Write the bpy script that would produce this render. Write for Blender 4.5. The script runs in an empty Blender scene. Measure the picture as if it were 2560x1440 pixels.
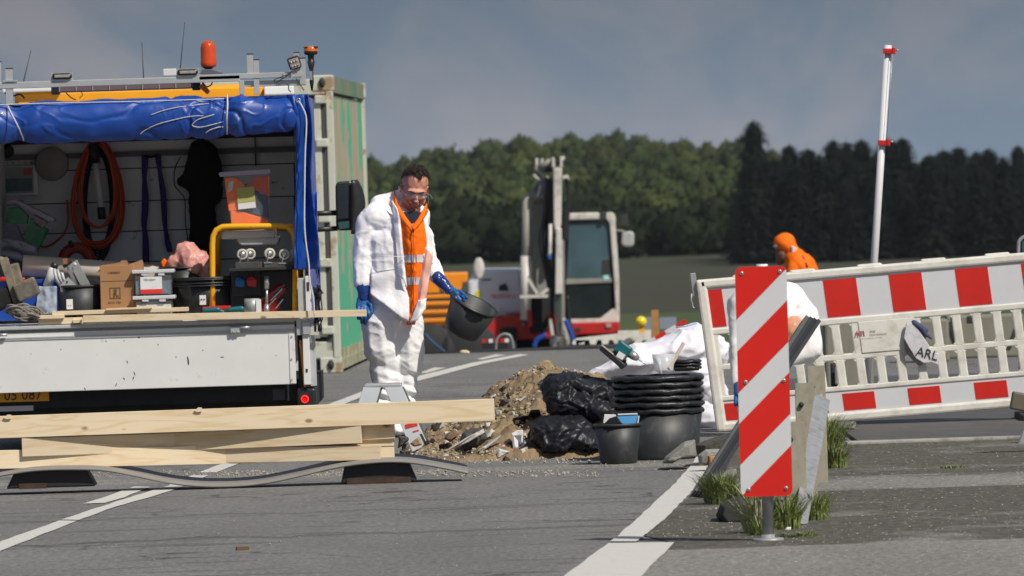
import bpy, bmesh, math, random
from mathutils import Vector, Matrix, noise
random.seed(7)
R = math.radians
sc = bpy.context.scene
# ------------------------------------------------------------------ camera
F = 20000.0            # focal length in pixels of the 2560 wide photograph
H = 1.55               # eye height
HOR = 244.0            # horizon above the picture centre, pixels
ROLL = R(1.8)
CR, SR = math.cos(ROLL), math.sin(ROLL)
cam = bpy.data.cameras.new('camera'); camo = bpy.data.objects.new('camera', cam)
sc.collection.objects.link(camo); sc.camera = camo
cam.sensor_width = 36; cam.lens = F*36/2560
cam.clip_start = 1; cam.clip_end = 9000
cam.dof.use_dof = True; cam.dof.focus_distance = 43; cam.dof.aperture_fstop = 11
pt = math.atan(HOR/F)
fw = Vector((0, math.cos(pt), -math.sin(pt))); up0 = Vector((0, math.sin(pt), math.cos(pt))); rt0 = Vector((1, 0, 0))
X = rt0*CR - up0*SR; Yc = rt0*SR + up0*CR; Z = -fw
camo.matrix_world = Matrix(((X.x, Yc.x, Z.x, 0), (X.y, Yc.y, Z.y, 0), (X.z, Yc.z, Z.z, H), (0, 0, 0, 1)))
# ------------------------------------------------------------------ world and sun
SUN_AZ, SUN_EL = 42.0, 47.0        # azimuth to the right of the direction back to the viewer
sdir = Vector((math.sin(R(SUN_AZ))*math.cos(R(SUN_EL)), -math.cos(R(SUN_AZ))*math.cos(R(SUN_EL)), math.sin(R(SUN_EL))))
w = bpy.data.worlds.new('World'); sc.world = w; w.use_nodes = True
nt = w.node_tree; N = nt.nodes; L = nt.links; N.clear()
out = N.new('ShaderNodeOutputWorld'); bg = N.new('ShaderNodeBackground')
sky = N.new('ShaderNodeTexSky'); sky.sky_type = 'NISHITA'; sky.sun_disc = False
sky.sun_elevation = R(SUN_EL); sky.sun_rotation = math.atan2(sdir.x, sdir.y); sky.air_density = 1.0; sky.dust_density = 1.2
tc = N.new('ShaderNodeTexCoord')
mp = N.new('ShaderNodeMapping'); mp.inputs['Scale'].default_value = (1, 1, 1.5)
n1 = N.new('ShaderNodeTexNoise'); n1.inputs['Scale'].default_value = 26; n1.inputs['Detail'].default_value = 7; n1.inputs['Roughness'].default_value = .55
n1.inputs['Distortion'].default_value = .4
n2 = N.new('ShaderNodeTexNoise'); n2.inputs['Scale'].default_value = 2.2; n2.inputs['Detail'].default_value = 6
r1 = N.new('ShaderNodeValToRGB'); r1.color_ramp.elements[0].position = .40; r1.color_ramp.elements[1].position = .62
r1.color_ramp.elements[0].color = (1.72, 2.3, 3.05, 1); r1.color_ramp.elements[1].color = (2.95, 3.0, 3.35, 1)
r2 = N.new('ShaderNodeValToRGB'); r2.color_ramp.elements[0].position = .42; r2.color_ramp.elements[1].position = .62
sep = N.new('ShaderNodeSeparateXYZ')
mr = N.new('ShaderNodeMapRange'); mr.inputs['From Min'].default_value = .06; mr.inputs['From Max'].default_value = .35
mr.inputs['To Min'].default_value = 1; mr.inputs['To Max'].default_value = 0
mx = N.new('ShaderNodeMath'); mx.operation = 'MAXIMUM'
# a soft brightening of the cloud bank towards the horizon
mg = N.new('ShaderNodeMapRange'); mg.inputs['From Min'].default_value = 0; mg.inputs['From Max'].default_value = .05
mg.inputs['To Min'].default_value = 1.34; mg.inputs['To Max'].default_value = .54
gm = N.new('ShaderNodeMixRGB'); gm.blend_type = 'MULTIPLY'; gm.inputs[0].default_value = 1
mixs = N.new('ShaderNodeMixRGB')
L.new(tc.outputs['Generated'], mp.inputs['Vector']); L.new(mp.outputs[0], n1.inputs['Vector']); L.new(tc.outputs['Generated'], n2.inputs['Vector'])
L.new(n1.outputs['Fac'], r1.inputs[0]); L.new(n2.outputs['Fac'], r2.inputs[0])
L.new(tc.outputs['Generated'], sep.inputs[0]); L.new(sep.outputs['Z'], mr.inputs['Value']); L.new(sep.outputs['Z'], mg.inputs['Value'])
L.new(mr.outputs[0], mx.inputs[0]); L.new(r2.outputs[0], mx.inputs[1])
mh = N.new('ShaderNodeMapRange'); mh.inputs['From Min'].default_value = .12; mh.inputs['From Max'].default_value = .55; mh.inputs['To Min'].default_value = 1; mh.inputs['To Max'].default_value = 1.75
mm = N.new('ShaderNodeMath'); mm.operation = 'MULTIPLY'; L.new(sep.outputs['Z'], mh.inputs['Value']); L.new(mg.outputs[0], mm.inputs[0]); L.new(mh.outputs[0], mm.inputs[1])
L.new(r1.outputs[0], gm.inputs[1]); L.new(mm.outputs[0], gm.inputs[2])
L.new(mx.outputs[0], mixs.inputs[0]); L.new(sky.outputs[0], mixs.inputs[1]); L.new(gm.outputs[0], mixs.inputs[2])
L.new(mixs.outputs[0], bg.inputs[0]); bg.inputs[1].default_value = .1; L.new(bg.outputs[0], out.inputs[0])
sl = bpy.data.lights.new('sun', 'SUN'); so = bpy.data.objects.new('sun', sl); sc.collection.objects.link(so)
sl.energy = 5.0; sl.angle = R(.5); sl.color = (1, .945, .86)
so.rotation_euler = sdir.to_track_quat('Z', 'Y').to_euler(); so.location = (20, 0, 30)
vs = sc.view_settings; vs.view_transform = 'Standard'; vs.look = 'None'; vs.gamma = 1; vs.exposure = -.25; vs.use_curve_mapping = False
sc.cycles.max_bounces = 8; sc.cycles.transparent_max_bounces = 12
sc.cycles.use_denoising = True

# ------------------------------------------------------------------ helpers
def uv(px, py):
    dx, dy = px-1280, py-720
    return dx*CR-dy*SR, dx*SR+dy*CR+HOR
def W(px, py, D):
    u, v = uv(px, py); return Vector((u/F*D, D, H-v/F*D))
def G(px, py, z=0.0):
    u, v = uv(px, py); D = (H-z)*F/v; return Vector((u/F*D, D, z))
PROF = [(-100, 0), (76, 0), (78, -.02), (84, -.2), (100, -.8), (143, -1.85), (300, -3.3), (600, -5.2), (1215, -10.8), (1340, -11.3), (1450, -10.5), (2600, 8.5), (3200, 2), (6000, -20)]
def zg(D, x=0):
    for (a, za), (b, zb) in zip(PROF, PROF[1:]):
        if D <= b:
            t = (D-a)/(b-a)
            z = za+(zb-za)*t
            break
    else: z = PROF[-1][1]
    if D > 1450:
        u = x/D*F
        fac = max(0, min(1, (D-1450)/1150))
        z += fac*(-6.5*max(0, (-u-20)/330)**.9 - 5.5*max(0, (u-300)/320))*.8
    return z
def Gt(px, py):
    "a picture point on the sloping ground"
    u, v = uv(px, py); D = 20
    while D < 3000 and H-zg(D) > v/F*D+1e-9: D += .05 if D < 90 else 1
    return Vector((u/F*D, D, zg(D)))
def fbm(p, s, o=4):
    return noise.fractal(Vector(p)*s, 1.0, 2.0, o)

class MB:
    def __init__(s): s.v = []; s.f = []; s.m = []; s.sm = []
    def add(s, vs, fs, mi=0, smooth=False, M=None):
        b = len(s.v)
        for p in vs:
            p = Vector(p); s.v.append(M @ p if M else p)
        for f in fs: s.f.append(tuple(b+i for i in f)); s.m.append(mi); s.sm.append(smooth)
        return s
    def box(s, c, d, rot=None, mi=0, taper=1.0):
        c = Vector(c); hx, hy, hz = d[0]/2, d[1]/2, d[2]/2
        vs = []
        for z in (-1, 1):
            t = taper if z > 0 else 1
            for x, y in ((-1, -1), (1, -1), (1, 1), (-1, 1)): vs.append(Vector((x*hx*t, y*hy*t, z*hz)))
        if rot is not None: vs = [rot @ p for p in vs]
        return s.add([p+c for p in vs], [(0, 3, 2, 1), (4, 5, 6, 7), (0, 1, 5, 4), (1, 2, 6, 5), (2, 3, 7, 6), (3, 0, 4, 7)], mi)
    def pb(s, xl, xr, yt, yb, D, dep, xref=None, mi=0):
        "upright box from picture extents (y read at xref), its front at distance D"
        if xref is None: xref = (xl+xr)/2
        ym = (yt+yb)/2
        a = W(xl, ym+(xref-xl)*math.tan(ROLL), D).x; b = W(xr, ym+(xref-xr)*math.tan(ROLL), D).x
        z1 = W(xref, yt, D).z; z0 = W(xref, yb, D).z
        return s.box(((a+b)/2, D+dep/2, (z0+z1)/2), (abs(b-a), dep, abs(z1-z0)), mi=mi)
    def bar(s, a, b, wd, ht, mi=0, upv=(0, 0, 1)):
        a, b = Vector(a), Vector(b); d = b-a; l = d.length; x = d.normalized(); z = Vector(upv)
        y = z.cross(x)
        if y.length < 1e-4: y = Vector((0, 1, 0)).cross(x)
        y.normalize(); z = x.cross(y)
        M = Matrix((x, y, z)).transposed()
        return s.box((a+b)/2, (l, wd, ht), M, mi)
    def tube(s, pts, r, n=8, mi=0, cap=True, closed=False):
        pts = [Vector(p) for p in pts]; k = len(pts)
        rs = r if isinstance(r, (list, tuple)) else [r]*k
        prev = None; vs = []; fs = []
        for i, p in enumerate(pts):
            if closed: t = pts[(i+1) % k]-pts[i-1]
            else: t = pts[min(i+1, k-1)]-pts[max(i-1, 0)]
            t.normalize()
            if prev is None:
                a = Vector((0, 0, 1)) if abs(t.z) < .9 else Vector((1, 0, 0))
                nx = t.cross(a).normalized()
            else:
                nx = prev-t*prev.dot(t)
                nx = nx.normalized() if nx.length > 1e-6 else t.orthogonal().normalized()
            prev = nx; ny = t.cross(nx)
            for j in range(n):
                an = 2*math.pi*j/n
                vs.append(p+(nx*math.cos(an)+ny*math.sin(an))*rs[i])
        for i in range(k if closed else k-1):
            for j in range(n):
                a = i*n+j; b = i*n+(j+1) % n; c = ((i+1) % k)*n+(j+1) % n; d = ((i+1) % k)*n+j
                fs.append((a, b, c, d))
        if cap and not closed: fs.append(tuple(range(n-1, -1, -1))); fs.append(tuple((k-1)*n+j for j in range(n)))
        return s.add(vs, fs, mi, True)
    def lathe(s, prof, c, n=28, mi=0, M=None, sx=1, sy=1):
        vs = []; fs = []; k = len(prof)
        for r, z in prof:
            for j in range(n):
                a = 2*math.pi*j/n; vs.append(Vector((r*math.cos(a)*sx, r*math.sin(a)*sy, z)))
        for i in range(k-1):
            for j in range(n): fs.append((i*n+j, i*n+(j+1) % n, (i+1)*n+(j+1) % n, (i+1)*n+j))
        T = Matrix.Translation(Vector(c)) @ (M.to_4x4() if M else Matrix.Identity(4))
        return s.add(vs, fs, mi, True, T)
    def prism(s, poly, D, dep, mi=0):
        "picture polygon at distance D given thickness"
        return s.prismw([W(x, y, D) for x, y in poly], Vector((0, dep, 0)), mi)
    def prismw(s, pts, off, mi=0):
        k = len(pts); pts = [Vector(p) for p in pts]; off = Vector(off)
        fs = [tuple(range(k)), tuple(range(2*k-1, k-1, -1))]+[(i, k+i, k+(i+1) % k, (i+1) % k) for i in range(k)]
        return s.add(pts+[p+off for p in pts], fs, mi)
    def sph(s, c, r, n=10, mi=0, M=None, sub=None):
        bm = bmesh.new(); bmesh.ops.create_icosphere(bm, subdivisions=sub or 2, radius=1)
        rr = r if isinstance(r, (tuple, list)) else (r, r, r)
        vs = []
        for v in bm.verts:
            p = Vector((v.co.x*rr[0], v.co.y*rr[1], v.co.z*rr[2]))
            if M: p = M @ p
            vs.append(p+Vector(c))
        fs = [tuple(v.index for v in f.verts) for f in bm.faces]; bm.free()
        return s.add(vs, fs, mi, True)
    def grid(s, fn, nu, nv, mi=0, smooth=True):
        vs = [fn(i/nu, j/nv) for j in range(nv+1) for i in range(nu+1)]
        fs = [(j*(nu+1)+i, j*(nu+1)+i+1, (j+1)*(nu+1)+i+1, (j+1)*(nu+1)+i) for j in range(nv) for i in range(nu)]
        return s.add(vs, fs, mi, smooth)
    def text(s, body, M, mi=0, ext=.0006):
        cu = bpy.data.curves.new('t', 'FONT'); cu.body = body; cu.size = 1; cu.align_x = 'CENTER'; cu.align_y = 'CENTER'; cu.extrude = ext; cu.resolution_u = 2
        o = bpy.data.objects.new('t', cu); sc.collection.objects.link(o)
        dg = bpy.context.evaluated_depsgraph_get(); me = o.evaluated_get(dg).to_mesh()
        s.add([v.co.copy() for v in me.vertices], [tuple(p.vertices) for p in me.polygons], mi, False, M)
        o.evaluated_get(dg).to_mesh_clear(); bpy.data.objects.remove(o); bpy.data.curves.remove(cu)
        return s
    def build(s, name, mat, parent=None, bevel=0, solid=0, sub=0, local=False, org=None):
        o0 = Vector((0, 0, 0))
        if parent is not None and not local:
            q = parent
            while q: o0 = o0+q.location; q = q.parent
        elif parent is None:
            if org is not None: o0 = Vector(org)
            else:
                xs = [p.x for p in s.v]; ys = [p.y for p in s.v]
                o0 = Vector(((min(xs)+max(xs))/2, (min(ys)+max(ys))/2, min(p.z for p in s.v)))
        me = bpy.data.meshes.new(name)
        me.from_pydata([p-o0 for p in s.v], [], s.f)
        mats = mat if isinstance(mat, (list, tuple)) else [mat]
        for m in mats: me.materials.append(m)
        me.polygons.foreach_set('material_index', s.m); me.polygons.foreach_set('use_smooth', s.sm); me.update()
        o = bpy.data.objects.new(name, me); sc.collection.objects.link(o)
        if parent: o.parent = parent
        else: o.location = o0
        if solid: md = o.modifiers.new('s', 'SOLIDIFY'); md.thickness = solid; md.offset = 0
        if bevel: md = o.modifiers.new('b', 'BEVEL'); md.width = bevel; md.segments = 2; md.limit_method = 'ANGLE'; md.angle_limit = R(40)
        if sub: md = o.modifiers.new('u', 'SUBSURF'); md.levels = sub; md.render_levels = sub
        return o
def tag(o, label=None, cat=None, group=None, kind=None):
    if label: o['label'] = label
    if cat: o['category'] = cat
    if group: o['group'] = group
    if kind: o['kind'] = kind
    return o
def thing(name, label, cat, loc, rz=0, group=None):
    o = bpy.data.objects.new(name, None); sc.collection.objects.link(o); o.location = loc; o.rotation_euler.z = rz
    o.empty_display_size = .2
    return tag(o, label, cat, group)
def kids(o): return [c for c in bpy.data.objects if c.parent == o]
def dup(o, loc=None, label=None, rz=None, scale=None):
    ch = {}
    for c in bpy.data.objects: ch.setdefault(c.parent, []).append(c)
    def cp(a, par):
        n = a.copy(); sc.collection.objects.link(n); n.parent = par
        for c in ch.get(a, []): cp(c, n)
        return n
    r = cp(o, None)
    if loc is not None: r.location = loc
    if label: r['label'] = label
    if rz is not None: r.rotation_euler.z = rz
    if scale: r.scale = scale
    return r
def hull(points):
    bm = bmesh.new()
    for p in points: bm.verts.new(p)
    r = bmesh.ops.convex_hull(bm, input=bm.verts)
    bmesh.ops.delete(bm, geom=list({e for e in r['geom_interior']+r['geom_unused'] if isinstance(e, bmesh.types.BMVert)}), context='VERTS')
    bm.verts.index_update(); vs = [v.co.copy() for v in bm.verts]; fs = [tuple(v.index for v in f.verts) for f in bm.faces]; bm.free()
    return vs, fs
_ico = bmesh.new(); bmesh.ops.create_icosphere(_ico, subdivisions=2, radius=1); ICO = [v.co.copy() for v in _ico.verts]; _ico.free()
def cap(a, b, ra, rb=None):
    "tapered capsule; radii may be (x, y, z) triples"
    rb = rb or ra
    ra = ra if isinstance(ra, (tuple, list)) else (ra,)*3; rb = rb if isinstance(rb, (tuple, list)) else (rb,)*3
    a, b = Vector(a), Vector(b)
    return hull([a+Vector((p.x*ra[0], p.y*ra[1], p.z*ra[2])) for p in ICO]+[b+Vector((p.x*rb[0], p.y*rb[1], p.z*rb[2])) for p in ICO])
def ell(c, r, M=None):
    return hull([Vector(c)+((M @ Vector((p.x*r[0], p.y*r[1], p.z*r[2]))) if M else Vector((p.x*r[0], p.y*r[1], p.z*r[2]))) for p in ICO])
def fuse(parts, voxel, smooth=4, disp=None, fac=.5):
    "one continuous surface from overlapping closed shapes"
    m = MB()
    for v, f in parts: m.add(v, f)
    me = bpy.data.meshes.new('tmp'); me.from_pydata(m.v, [], m.f); o = bpy.data.objects.new('tmp', me); sc.collection.objects.link(o)
    bm = bmesh.new(); bm.from_mesh(me); bmesh.ops.recalc_face_normals(bm, faces=bm.faces); bm.to_mesh(me); bm.free()
    md = o.modifiers.new('r', 'REMESH'); md.mode = 'VOXEL'; md.voxel_size = voxel
    if smooth: ms = o.modifiers.new('s', 'SMOOTH'); ms.iterations = smooth; ms.factor = fac
    dg = bpy.context.evaluated_depsgraph_get(); dg.update(); e = o.evaluated_get(dg).to_mesh()
    vs = [v.co.copy() for v in e.vertices]; ns = [v.normal.copy() for v in e.vertices]; fs = [tuple(p.vertices) for p in e.polygons]
    o.evaluated_get(dg).to_mesh_clear(); bpy.data.objects.remove(o); bpy.data.meshes.remove(me)
    if disp: vs = [p+n*disp(p, n) for p, n in zip(vs, ns)]
    r = MB(); r.add(vs, fs, 0, True); return r

# ------------------------------------------------------------------ materials
def mat(name, col, rough=.6, var=.0, vs=8.0, bump=0, bs=60.0, metal=0, dirt=None, dth=.55, ds=3.0, dsoft=.08, sc3=(1, 1, 1), spec=.5, trans=0, alpha=1, coat=0, emit=0, sss=0, det=6, world=False, damt=1.0):
    m = bpy.data.materials.new(name); m.use_nodes = True; t = m.node_tree; n = t.nodes; l = t.links; b = n['Principled BSDF']
    b.inputs['Roughness'].default_value = rough; b.inputs['Metallic'].default_value = metal; b.inputs['Specular IOR Level'].default_value = spec
    b.inputs['Transmission Weight'].default_value = trans; b.inputs['Alpha'].default_value = alpha; b.inputs['Coat Weight'].default_value = coat
    if emit: b.inputs['Emission Color'].default_value = (*col, 1); b.inputs['Emission Strength'].default_value = emit
    c = (*col, 1); b.inputs['Base Color'].default_value = c
    m.diffuse_color = c
    co = n.new('ShaderNodeTexCoord'); mpn = n.new('ShaderNodeMapping'); mpn.inputs['Scale'].default_value = sc3
    if world:
        ge = n.new('ShaderNodeNewGeometry'); l.new(ge.outputs['Position'], mpn.inputs['Vector'])
    else: l.new(co.outputs['Object'], mpn.inputs['Vector'])
    def nz(s, d=det, r=.6):
        q = n.new('ShaderNodeTexNoise'); q.inputs['Scale'].default_value = s; q.inputs['Detail'].default_value = d; q.inputs['Roughness'].default_value = r
        l.new(mpn.outputs[0], q.inputs['Vector']); return q
    cur = None
    if var:
        q = nz(vs); mp_ = n.new('ShaderNodeMapRange'); mp_.inputs['From Min'].default_value = .3; mp_.inputs['From Max'].default_value = .7
        mp_.inputs['To Min'].default_value = 1-var; mp_.inputs['To Max'].default_value = 1+var
        l.new(q.outputs['Fac'], mp_.inputs['Value'])
        mu = n.new('ShaderNodeMixRGB'); mu.blend_type = 'MULTIPLY'; mu.inputs[0].default_value = 1; mu.inputs[1].default_value = c
        l.new(mp_.outputs[0], mu.inputs[2]); cur = mu.outputs[0]
    if dirt:
        q = nz(ds, 8, .65); rp = n.new('ShaderNodeMapRange'); rp.inputs['From Min'].default_value = dth-dsoft; rp.inputs['From Max'].default_value = dth+dsoft
        rp.inputs['To Max'].default_value = damt
        rp.clamp = True; l.new(q.outputs['Fac'], rp.inputs['Value'])
        mu = n.new('ShaderNodeMixRGB'); mu.inputs[2].default_value = (*dirt, 1); l.new(rp.outputs[0], mu.inputs[0])
        if cur: l.new(cur, mu.inputs[1])
        else: mu.inputs[1].default_value = c
        cur = mu.outputs[0]
    if cur: l.new(cur, b.inputs['Base Color'])
    if bump:
        q = nz(bs, 5); bn = n.new('ShaderNodeBump'); bn.inputs['Strength'].default_value = 1; bn.inputs['Distance'].default_value = bump
        l.new(q.outputs['Fac'], bn.inputs['Height']); l.new(bn.outputs[0], b.inputs['Normal'])
    return m
def wood(name, a, b_, along='X'):
    m = bpy.data.materials.new(name); m.use_nodes = True; t = m.node_tree; n = t.nodes; l = t.links; b = n['Principled BSDF']
    b.inputs['Roughness'].default_value = .75; b.inputs['Specular IOR Level'].default_value = .2
    co = n.new('ShaderNodeTexCoord'); mpn = n.new('ShaderNodeMapping'); mpn.inputs['Scale'].default_value = (.9, 9, 9) if along == 'X' else (9, 9, .9)
    oi = n.new('ShaderNodeObjectInfo'); ad = n.new('ShaderNodeVectorMath'); ad.operation = 'ADD'
    mv = n.new('ShaderNodeVectorMath'); mv.operation = 'SCALE'; mv.inputs['Scale'].default_value = 40
    cb = n.new('ShaderNodeCombineXYZ'); l.new(oi.outputs['Random'], cb.inputs[0]); l.new(oi.outputs['Random'], cb.inputs[2]); l.new(cb.outputs[0], mv.inputs[0])
    l.new(co.outputs['Object'], ad.inputs[0]); l.new(mv.outputs[0], ad.inputs[1]); l.new(ad.outputs[0], mpn.inputs[0])
    q = n.new('ShaderNodeTexNoise'); q.inputs['Scale'].default_value = 1.3; q.inputs['Detail'].default_value = 3; q.inputs['Distortion'].default_value = .6
    wv = n.new('ShaderNodeMath'); wv.operation = 'MULTIPLY'; wv.inputs[1].default_value = 34
    sn = n.new('ShaderNodeMath'); sn.operation = 'SINE'; ab = n.new('ShaderNodeMapRange'); ab.inputs['From Min'].default_value = -1
    q2 = n.new('ShaderNodeTexNoise'); q2.inputs['Scale'].default_value = 9; q2.inputs['Detail'].default_value = 6
    l.new(mpn.outputs[0], q.inputs['Vector']); l.new(mpn.outputs[0], q2.inputs['Vector'])
    l.new(q.outputs['Fac'], wv.inputs[0]); l.new(wv.outputs[0], sn.inputs[0]); l.new(sn.outputs[0], ab.inputs['Value'])
    pw = n.new('ShaderNodeMath'); pw.operation = 'POWER'; pw.inputs[1].default_value = 3; l.new(ab.outputs[0], pw.inputs[0])
    ml = n.new('ShaderNodeMath'); ml.operation = 'MULTIPLY'; l.new(pw.outputs[0], ml.inputs[0]); l.new(q2.outputs['Fac'], ml.inputs[1])
    cr = n.new('ShaderNodeMixRGB'); cr.inputs[1].default_value = (*a, 1); cr.inputs[2].default_value = (*b_, 1); l.new(ml.outputs[0], cr.inputs[0])
    # knots
    vo = n.new('ShaderNodeTexVoronoi'); vo.inputs['Scale'].default_value = 1.6
    m2 = n.new('ShaderNodeMapping'); m2.inputs['Scale'].default_value = (2.2, 4, 4); l.new(ad.outputs[0], m2.inputs[0]); l.new(m2.outputs[0], vo.inputs['Vector'])
    kr = n.new('ShaderNodeMapRange'); kr.inputs['From Min'].default_value = .05; kr.inputs['From Max'].default_value = .1; kr.inputs['To Min'].default_value = .75; kr.inputs['To Max'].default_value = 0
    l.new(vo.outputs['Distance'], kr.inputs['Value'])
    cr2 = n.new('ShaderNodeMixRGB'); cr2.inputs[2].default_value = (.16, .07, .025, 1); l.new(kr.outputs[0], cr2.inputs[0]); l.new(cr.outputs[0], cr2.inputs[1])
    # a little tone from board to board
    hv = n.new('ShaderNodeMapRange'); hv.inputs['To Min'].default_value = .88; hv.inputs['To Max'].default_value = 1.1; l.new(oi.outputs['Random'], hv.inputs['Value'])
    cr3 = n.new('ShaderNodeMixRGB'); cr3.blend_type = 'MULTIPLY'; cr3.inputs[0].default_value = 1; l.new(cr2.outputs[0], cr3.inputs[1]); l.new(hv.outputs[0], cr3.inputs[2])
    l.new(cr3.outputs[0], b.inputs['Base Color'])
    bn = n.new('ShaderNodeBump'); bn.inputs['Distance'].default_value = .0008; l.new(q2.outputs['Fac'], bn.inputs['Height']); l.new(bn.outputs[0], b.inputs['Normal'])
    return m
PINE = wood('pine', (.76, .63, .44), (.62, .44, .23))
M = {}
M['white'] = mat('white_paint', (.72, .72, .70), .42, .05, 3, dirt=(.30, .29, .27), dth=.66, ds=6, dsoft=.05, damt=.5)
M['alu'] = mat('aluminium', (.55, .56, .56), .45, .1, 6, metal=.55, bump=.0003)
M['alu_dull'] = mat('dull_aluminium', (.50, .51, .51), .55, .12, 9, metal=.2, dirt=(.3, .29, .27), dth=.62, ds=9)
M['black'] = mat('black_plastic', (.018, .019, .021), .42, .2, 20)
M['blackrough'] = mat('black_rubber', (.022, .022, .023), .8, .25, 15)
M['tub'] = mat('dark_tub_plastic', (.026, .029, .031), .5, .12, 12, dirt=(.09, .085, .08), dth=.63, ds=11, dsoft=.08, damt=.6)
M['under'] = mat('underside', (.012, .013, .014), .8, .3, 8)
M['tarp'] = mat('blue_tarpaulin', (.006, .055, .31), .42, .12, 4, bump=.0025, bs=6, coat=.06, dirt=(.05, .09, .26), dth=.58, ds=5, damt=.35)
M['tarp2'] = mat('worn_blue_tarpaulin', (.02, .06, .34), .45, .15, 5, bump=.004, bs=12, dirt=(.42, .40, .55), dth=.56, ds=7, sc3=(6, 6, .7))
M['cord'] = mat('white_cord', (.62, .6, .56), .8)
M['wallboard'] = mat('grey_white_boards', (.70, .71, .71), .6, .06, 4, dirt=(.14, .13, .12), dth=.66, ds=9, dsoft=.03)
M['yellow'] = mat('yellow_paint', (.85, .42, .012), .35, .06, 8, dirt=(.12, .07, .03), dth=.72, ds=30)
M['yelroof'] = mat('amber_yellow_paint', (.82, .37, .01), .4, .05, 4)
M['orangepost'] = mat('rusty_orange_paint', (.52, .19, .03), .6, .2, 9)
M['amber'] = mat('amber_lens', (.60, .062, .003), .1, .1, 20, spec=.6, coat=.5)
M['amber2'] = mat('orange_lens', (.85, .16, .006), .15, trans=.2)
M['glassdark'] = mat('dark_glass', (.02, .025, .03), .08, spec=.8)
M['lens'] = mat('lamp_lens', (.36, .32, .28), .2, .3, 60)
M['redlamp'] = mat('red_tail_lamp', (.8, .01, .01), .15)
M['redglow'] = mat('lit_red_ring', (1, .03, .02), .2, emit=1.2)
M['suit'] = mat('white_coverall_fabric', (.88, .87, .86), .78, .02, 6, bump=.004, bs=24, spec=.15, det=2)
M['suitpink'] = mat('white_flap_with_orange_bounce', (.72, .40, .33), .75, .1, 6)  # orange light reflected onto the white flap is put into its colour
M['orange'] = mat('hi_vis_orange_cloth', (.95, .165, .006), .75, .06, 14, bump=.003, bs=25, spec=.2)
M['reflect'] = mat('silver_reflective_tape', (.55, .56, .58), .4, .05, 30)
M['skin'] = mat('skin', (.56, .26, .17), .48, .12, 25, bump=.0006, bs=200)
M['hair'] = mat('dark_brown_hair', (.035, .02, .014), .6, .4, 90, bump=.004, bs=220)
M['stubble'] = mat('stubble', (.2, .11, .08), .8, .3, 200)
M['glove'] = mat('blue_glove', (.016, .10, .30), .42, .15, 30, bump=.0015, bs=120)
M['gauntlet'] = mat('shiny_navy_gauntlet', (.012, .04, .19), .16, .1, 30, bump=.002, bs=60, coat=.6)
M['navy'] = mat('dark_navy_cloth', (.02, .03, .06), .85, .2, 15)
M['jacketblack'] = mat('black_cloth', (.010, .010, .011), .9, .3, 15, bump=.006, bs=14)
M['bag'] = mat('black_bin_liner', (.015, .016, .020), .42, .2, 6, bump=.006, bs=9, spec=.3)
M['red'] = mat('red_reflective_sheet', (.62, .014, .006), .38, .05, 6, dirt=(.62, .25, .2), dth=.73, ds=22, dsoft=.02, damt=.6)
M['redb'] = mat('scuffed_red_sheet', (.56, .018, .010), .4, .08, 6, dirt=(.60, .30, .26), dth=.70, ds=16, dsoft=.03, damt=.6)
M['whitesheet'] = mat('white_reflective_sheet', (.60, .61, .62), .38, .03, 6, dirt=(.35, .36, .34), dth=.72, ds=20, dsoft=.03, damt=.6)
M['barrier'] = mat('cream_white_plastic', (.70, .68, .61), .5, .06, 5, dirt=(.36, .33, .25), dth=.60, ds=7, dsoft=.12, damt=.6)
M['galv'] = mat('galvanised_steel', (.38, .39, .39), .5, .18, 20, metal=.4, dirt=(.27, .26, .24), dth=.6, ds=14)
M['tansteel'] = mat('weathered_steel_post', (.33, .30, .23), .65, .15, 12, dirt=(.15, .12, .08), dth=.62, ds=9, damt=.8)
M['conc'] = mat('concrete', (.34, .325, .29), .85, .18, 12, bump=.003, bs=70, dirt=(.14, .13, .11), dth=.6, ds=7)
M['card'] = mat('cardboard', (.36, .19, .085), .85, .08, 6)
M['tubecard'] = mat('beige_cardboard_tube', (.50, .44, .37), .7, .06, 5)
M['clear'] = mat('clear_plastic', (.82, .87, .9), .12, alpha=.09, spec=.6)
M['lidplastic'] = mat('milky_plastic', (.62, .64, .67), .3, alpha=.9)
M['lidviolet'] = mat('violet_lid', (.42, .34, .42), .35)
M['greencloth'] = mat('green_cloth', (.03, .26, .10), .8, .4, 12)
M['print'] = mat('dark_print', (.03, .03, .03), .7)
M['brownprint'] = mat('brown_print', (.12, .06, .03), .8)
M['paper'] = mat('white_label', (.72, .72, .72), .6)
M['redprint'] = mat('red_print', (.7, .03, .02), .6)
M['khakiprint'] = mat('khaki_print', (.42, .4, .12), .6)
M['hosered'] = mat('orange_red_hose', (.48, .055, .015), .45, .1, 20)
M['purple'] = mat('purple_strap', (.05, .03, .16), .85, .1, 40)
M['pinkbag'] = mat('pink_translucent_bag', (.74, .34, .29), .35, .25, 9, bump=.012, bs=14, alpha=.88)
M['bluecrate'] = mat('blue_plastic', (.01, .06, .32), .4, .1, 8)
M['dirtytool'] = mat('dust_covered_tool', (.12, .105, .085), .8, .3, 14, dirt=(.24, .2, .14), dth=.5, ds=9)
M['rope'] = mat('dirty_rope', (.22, .2, .17), .9, .35, 30, bump=.002, bs=150)
M['teal'] = mat('teal_plastic', (.008, .12, .14), .4, .15, 10)
M['redpl'] = mat('red_plastic', (.55, .02, .015), .35, .05, 10)
M['bluepl'] = mat('bright_blue_plastic', (.01, .13, .42), .35)
M['steel'] = mat('bare_steel', (.5, .5, .5), .35, .15, 20, metal=.7)
M['caster'] = mat('caster_rubber', (.52, .48, .40), .6, .15, 30)
M['contpaint'] = mat('cream_container_paint', (.53, .54, .45), .6, .06, 5, dirt=(.30, .17, .07), dth=.585, ds=5, dsoft=.05, damt=.85)
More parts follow.
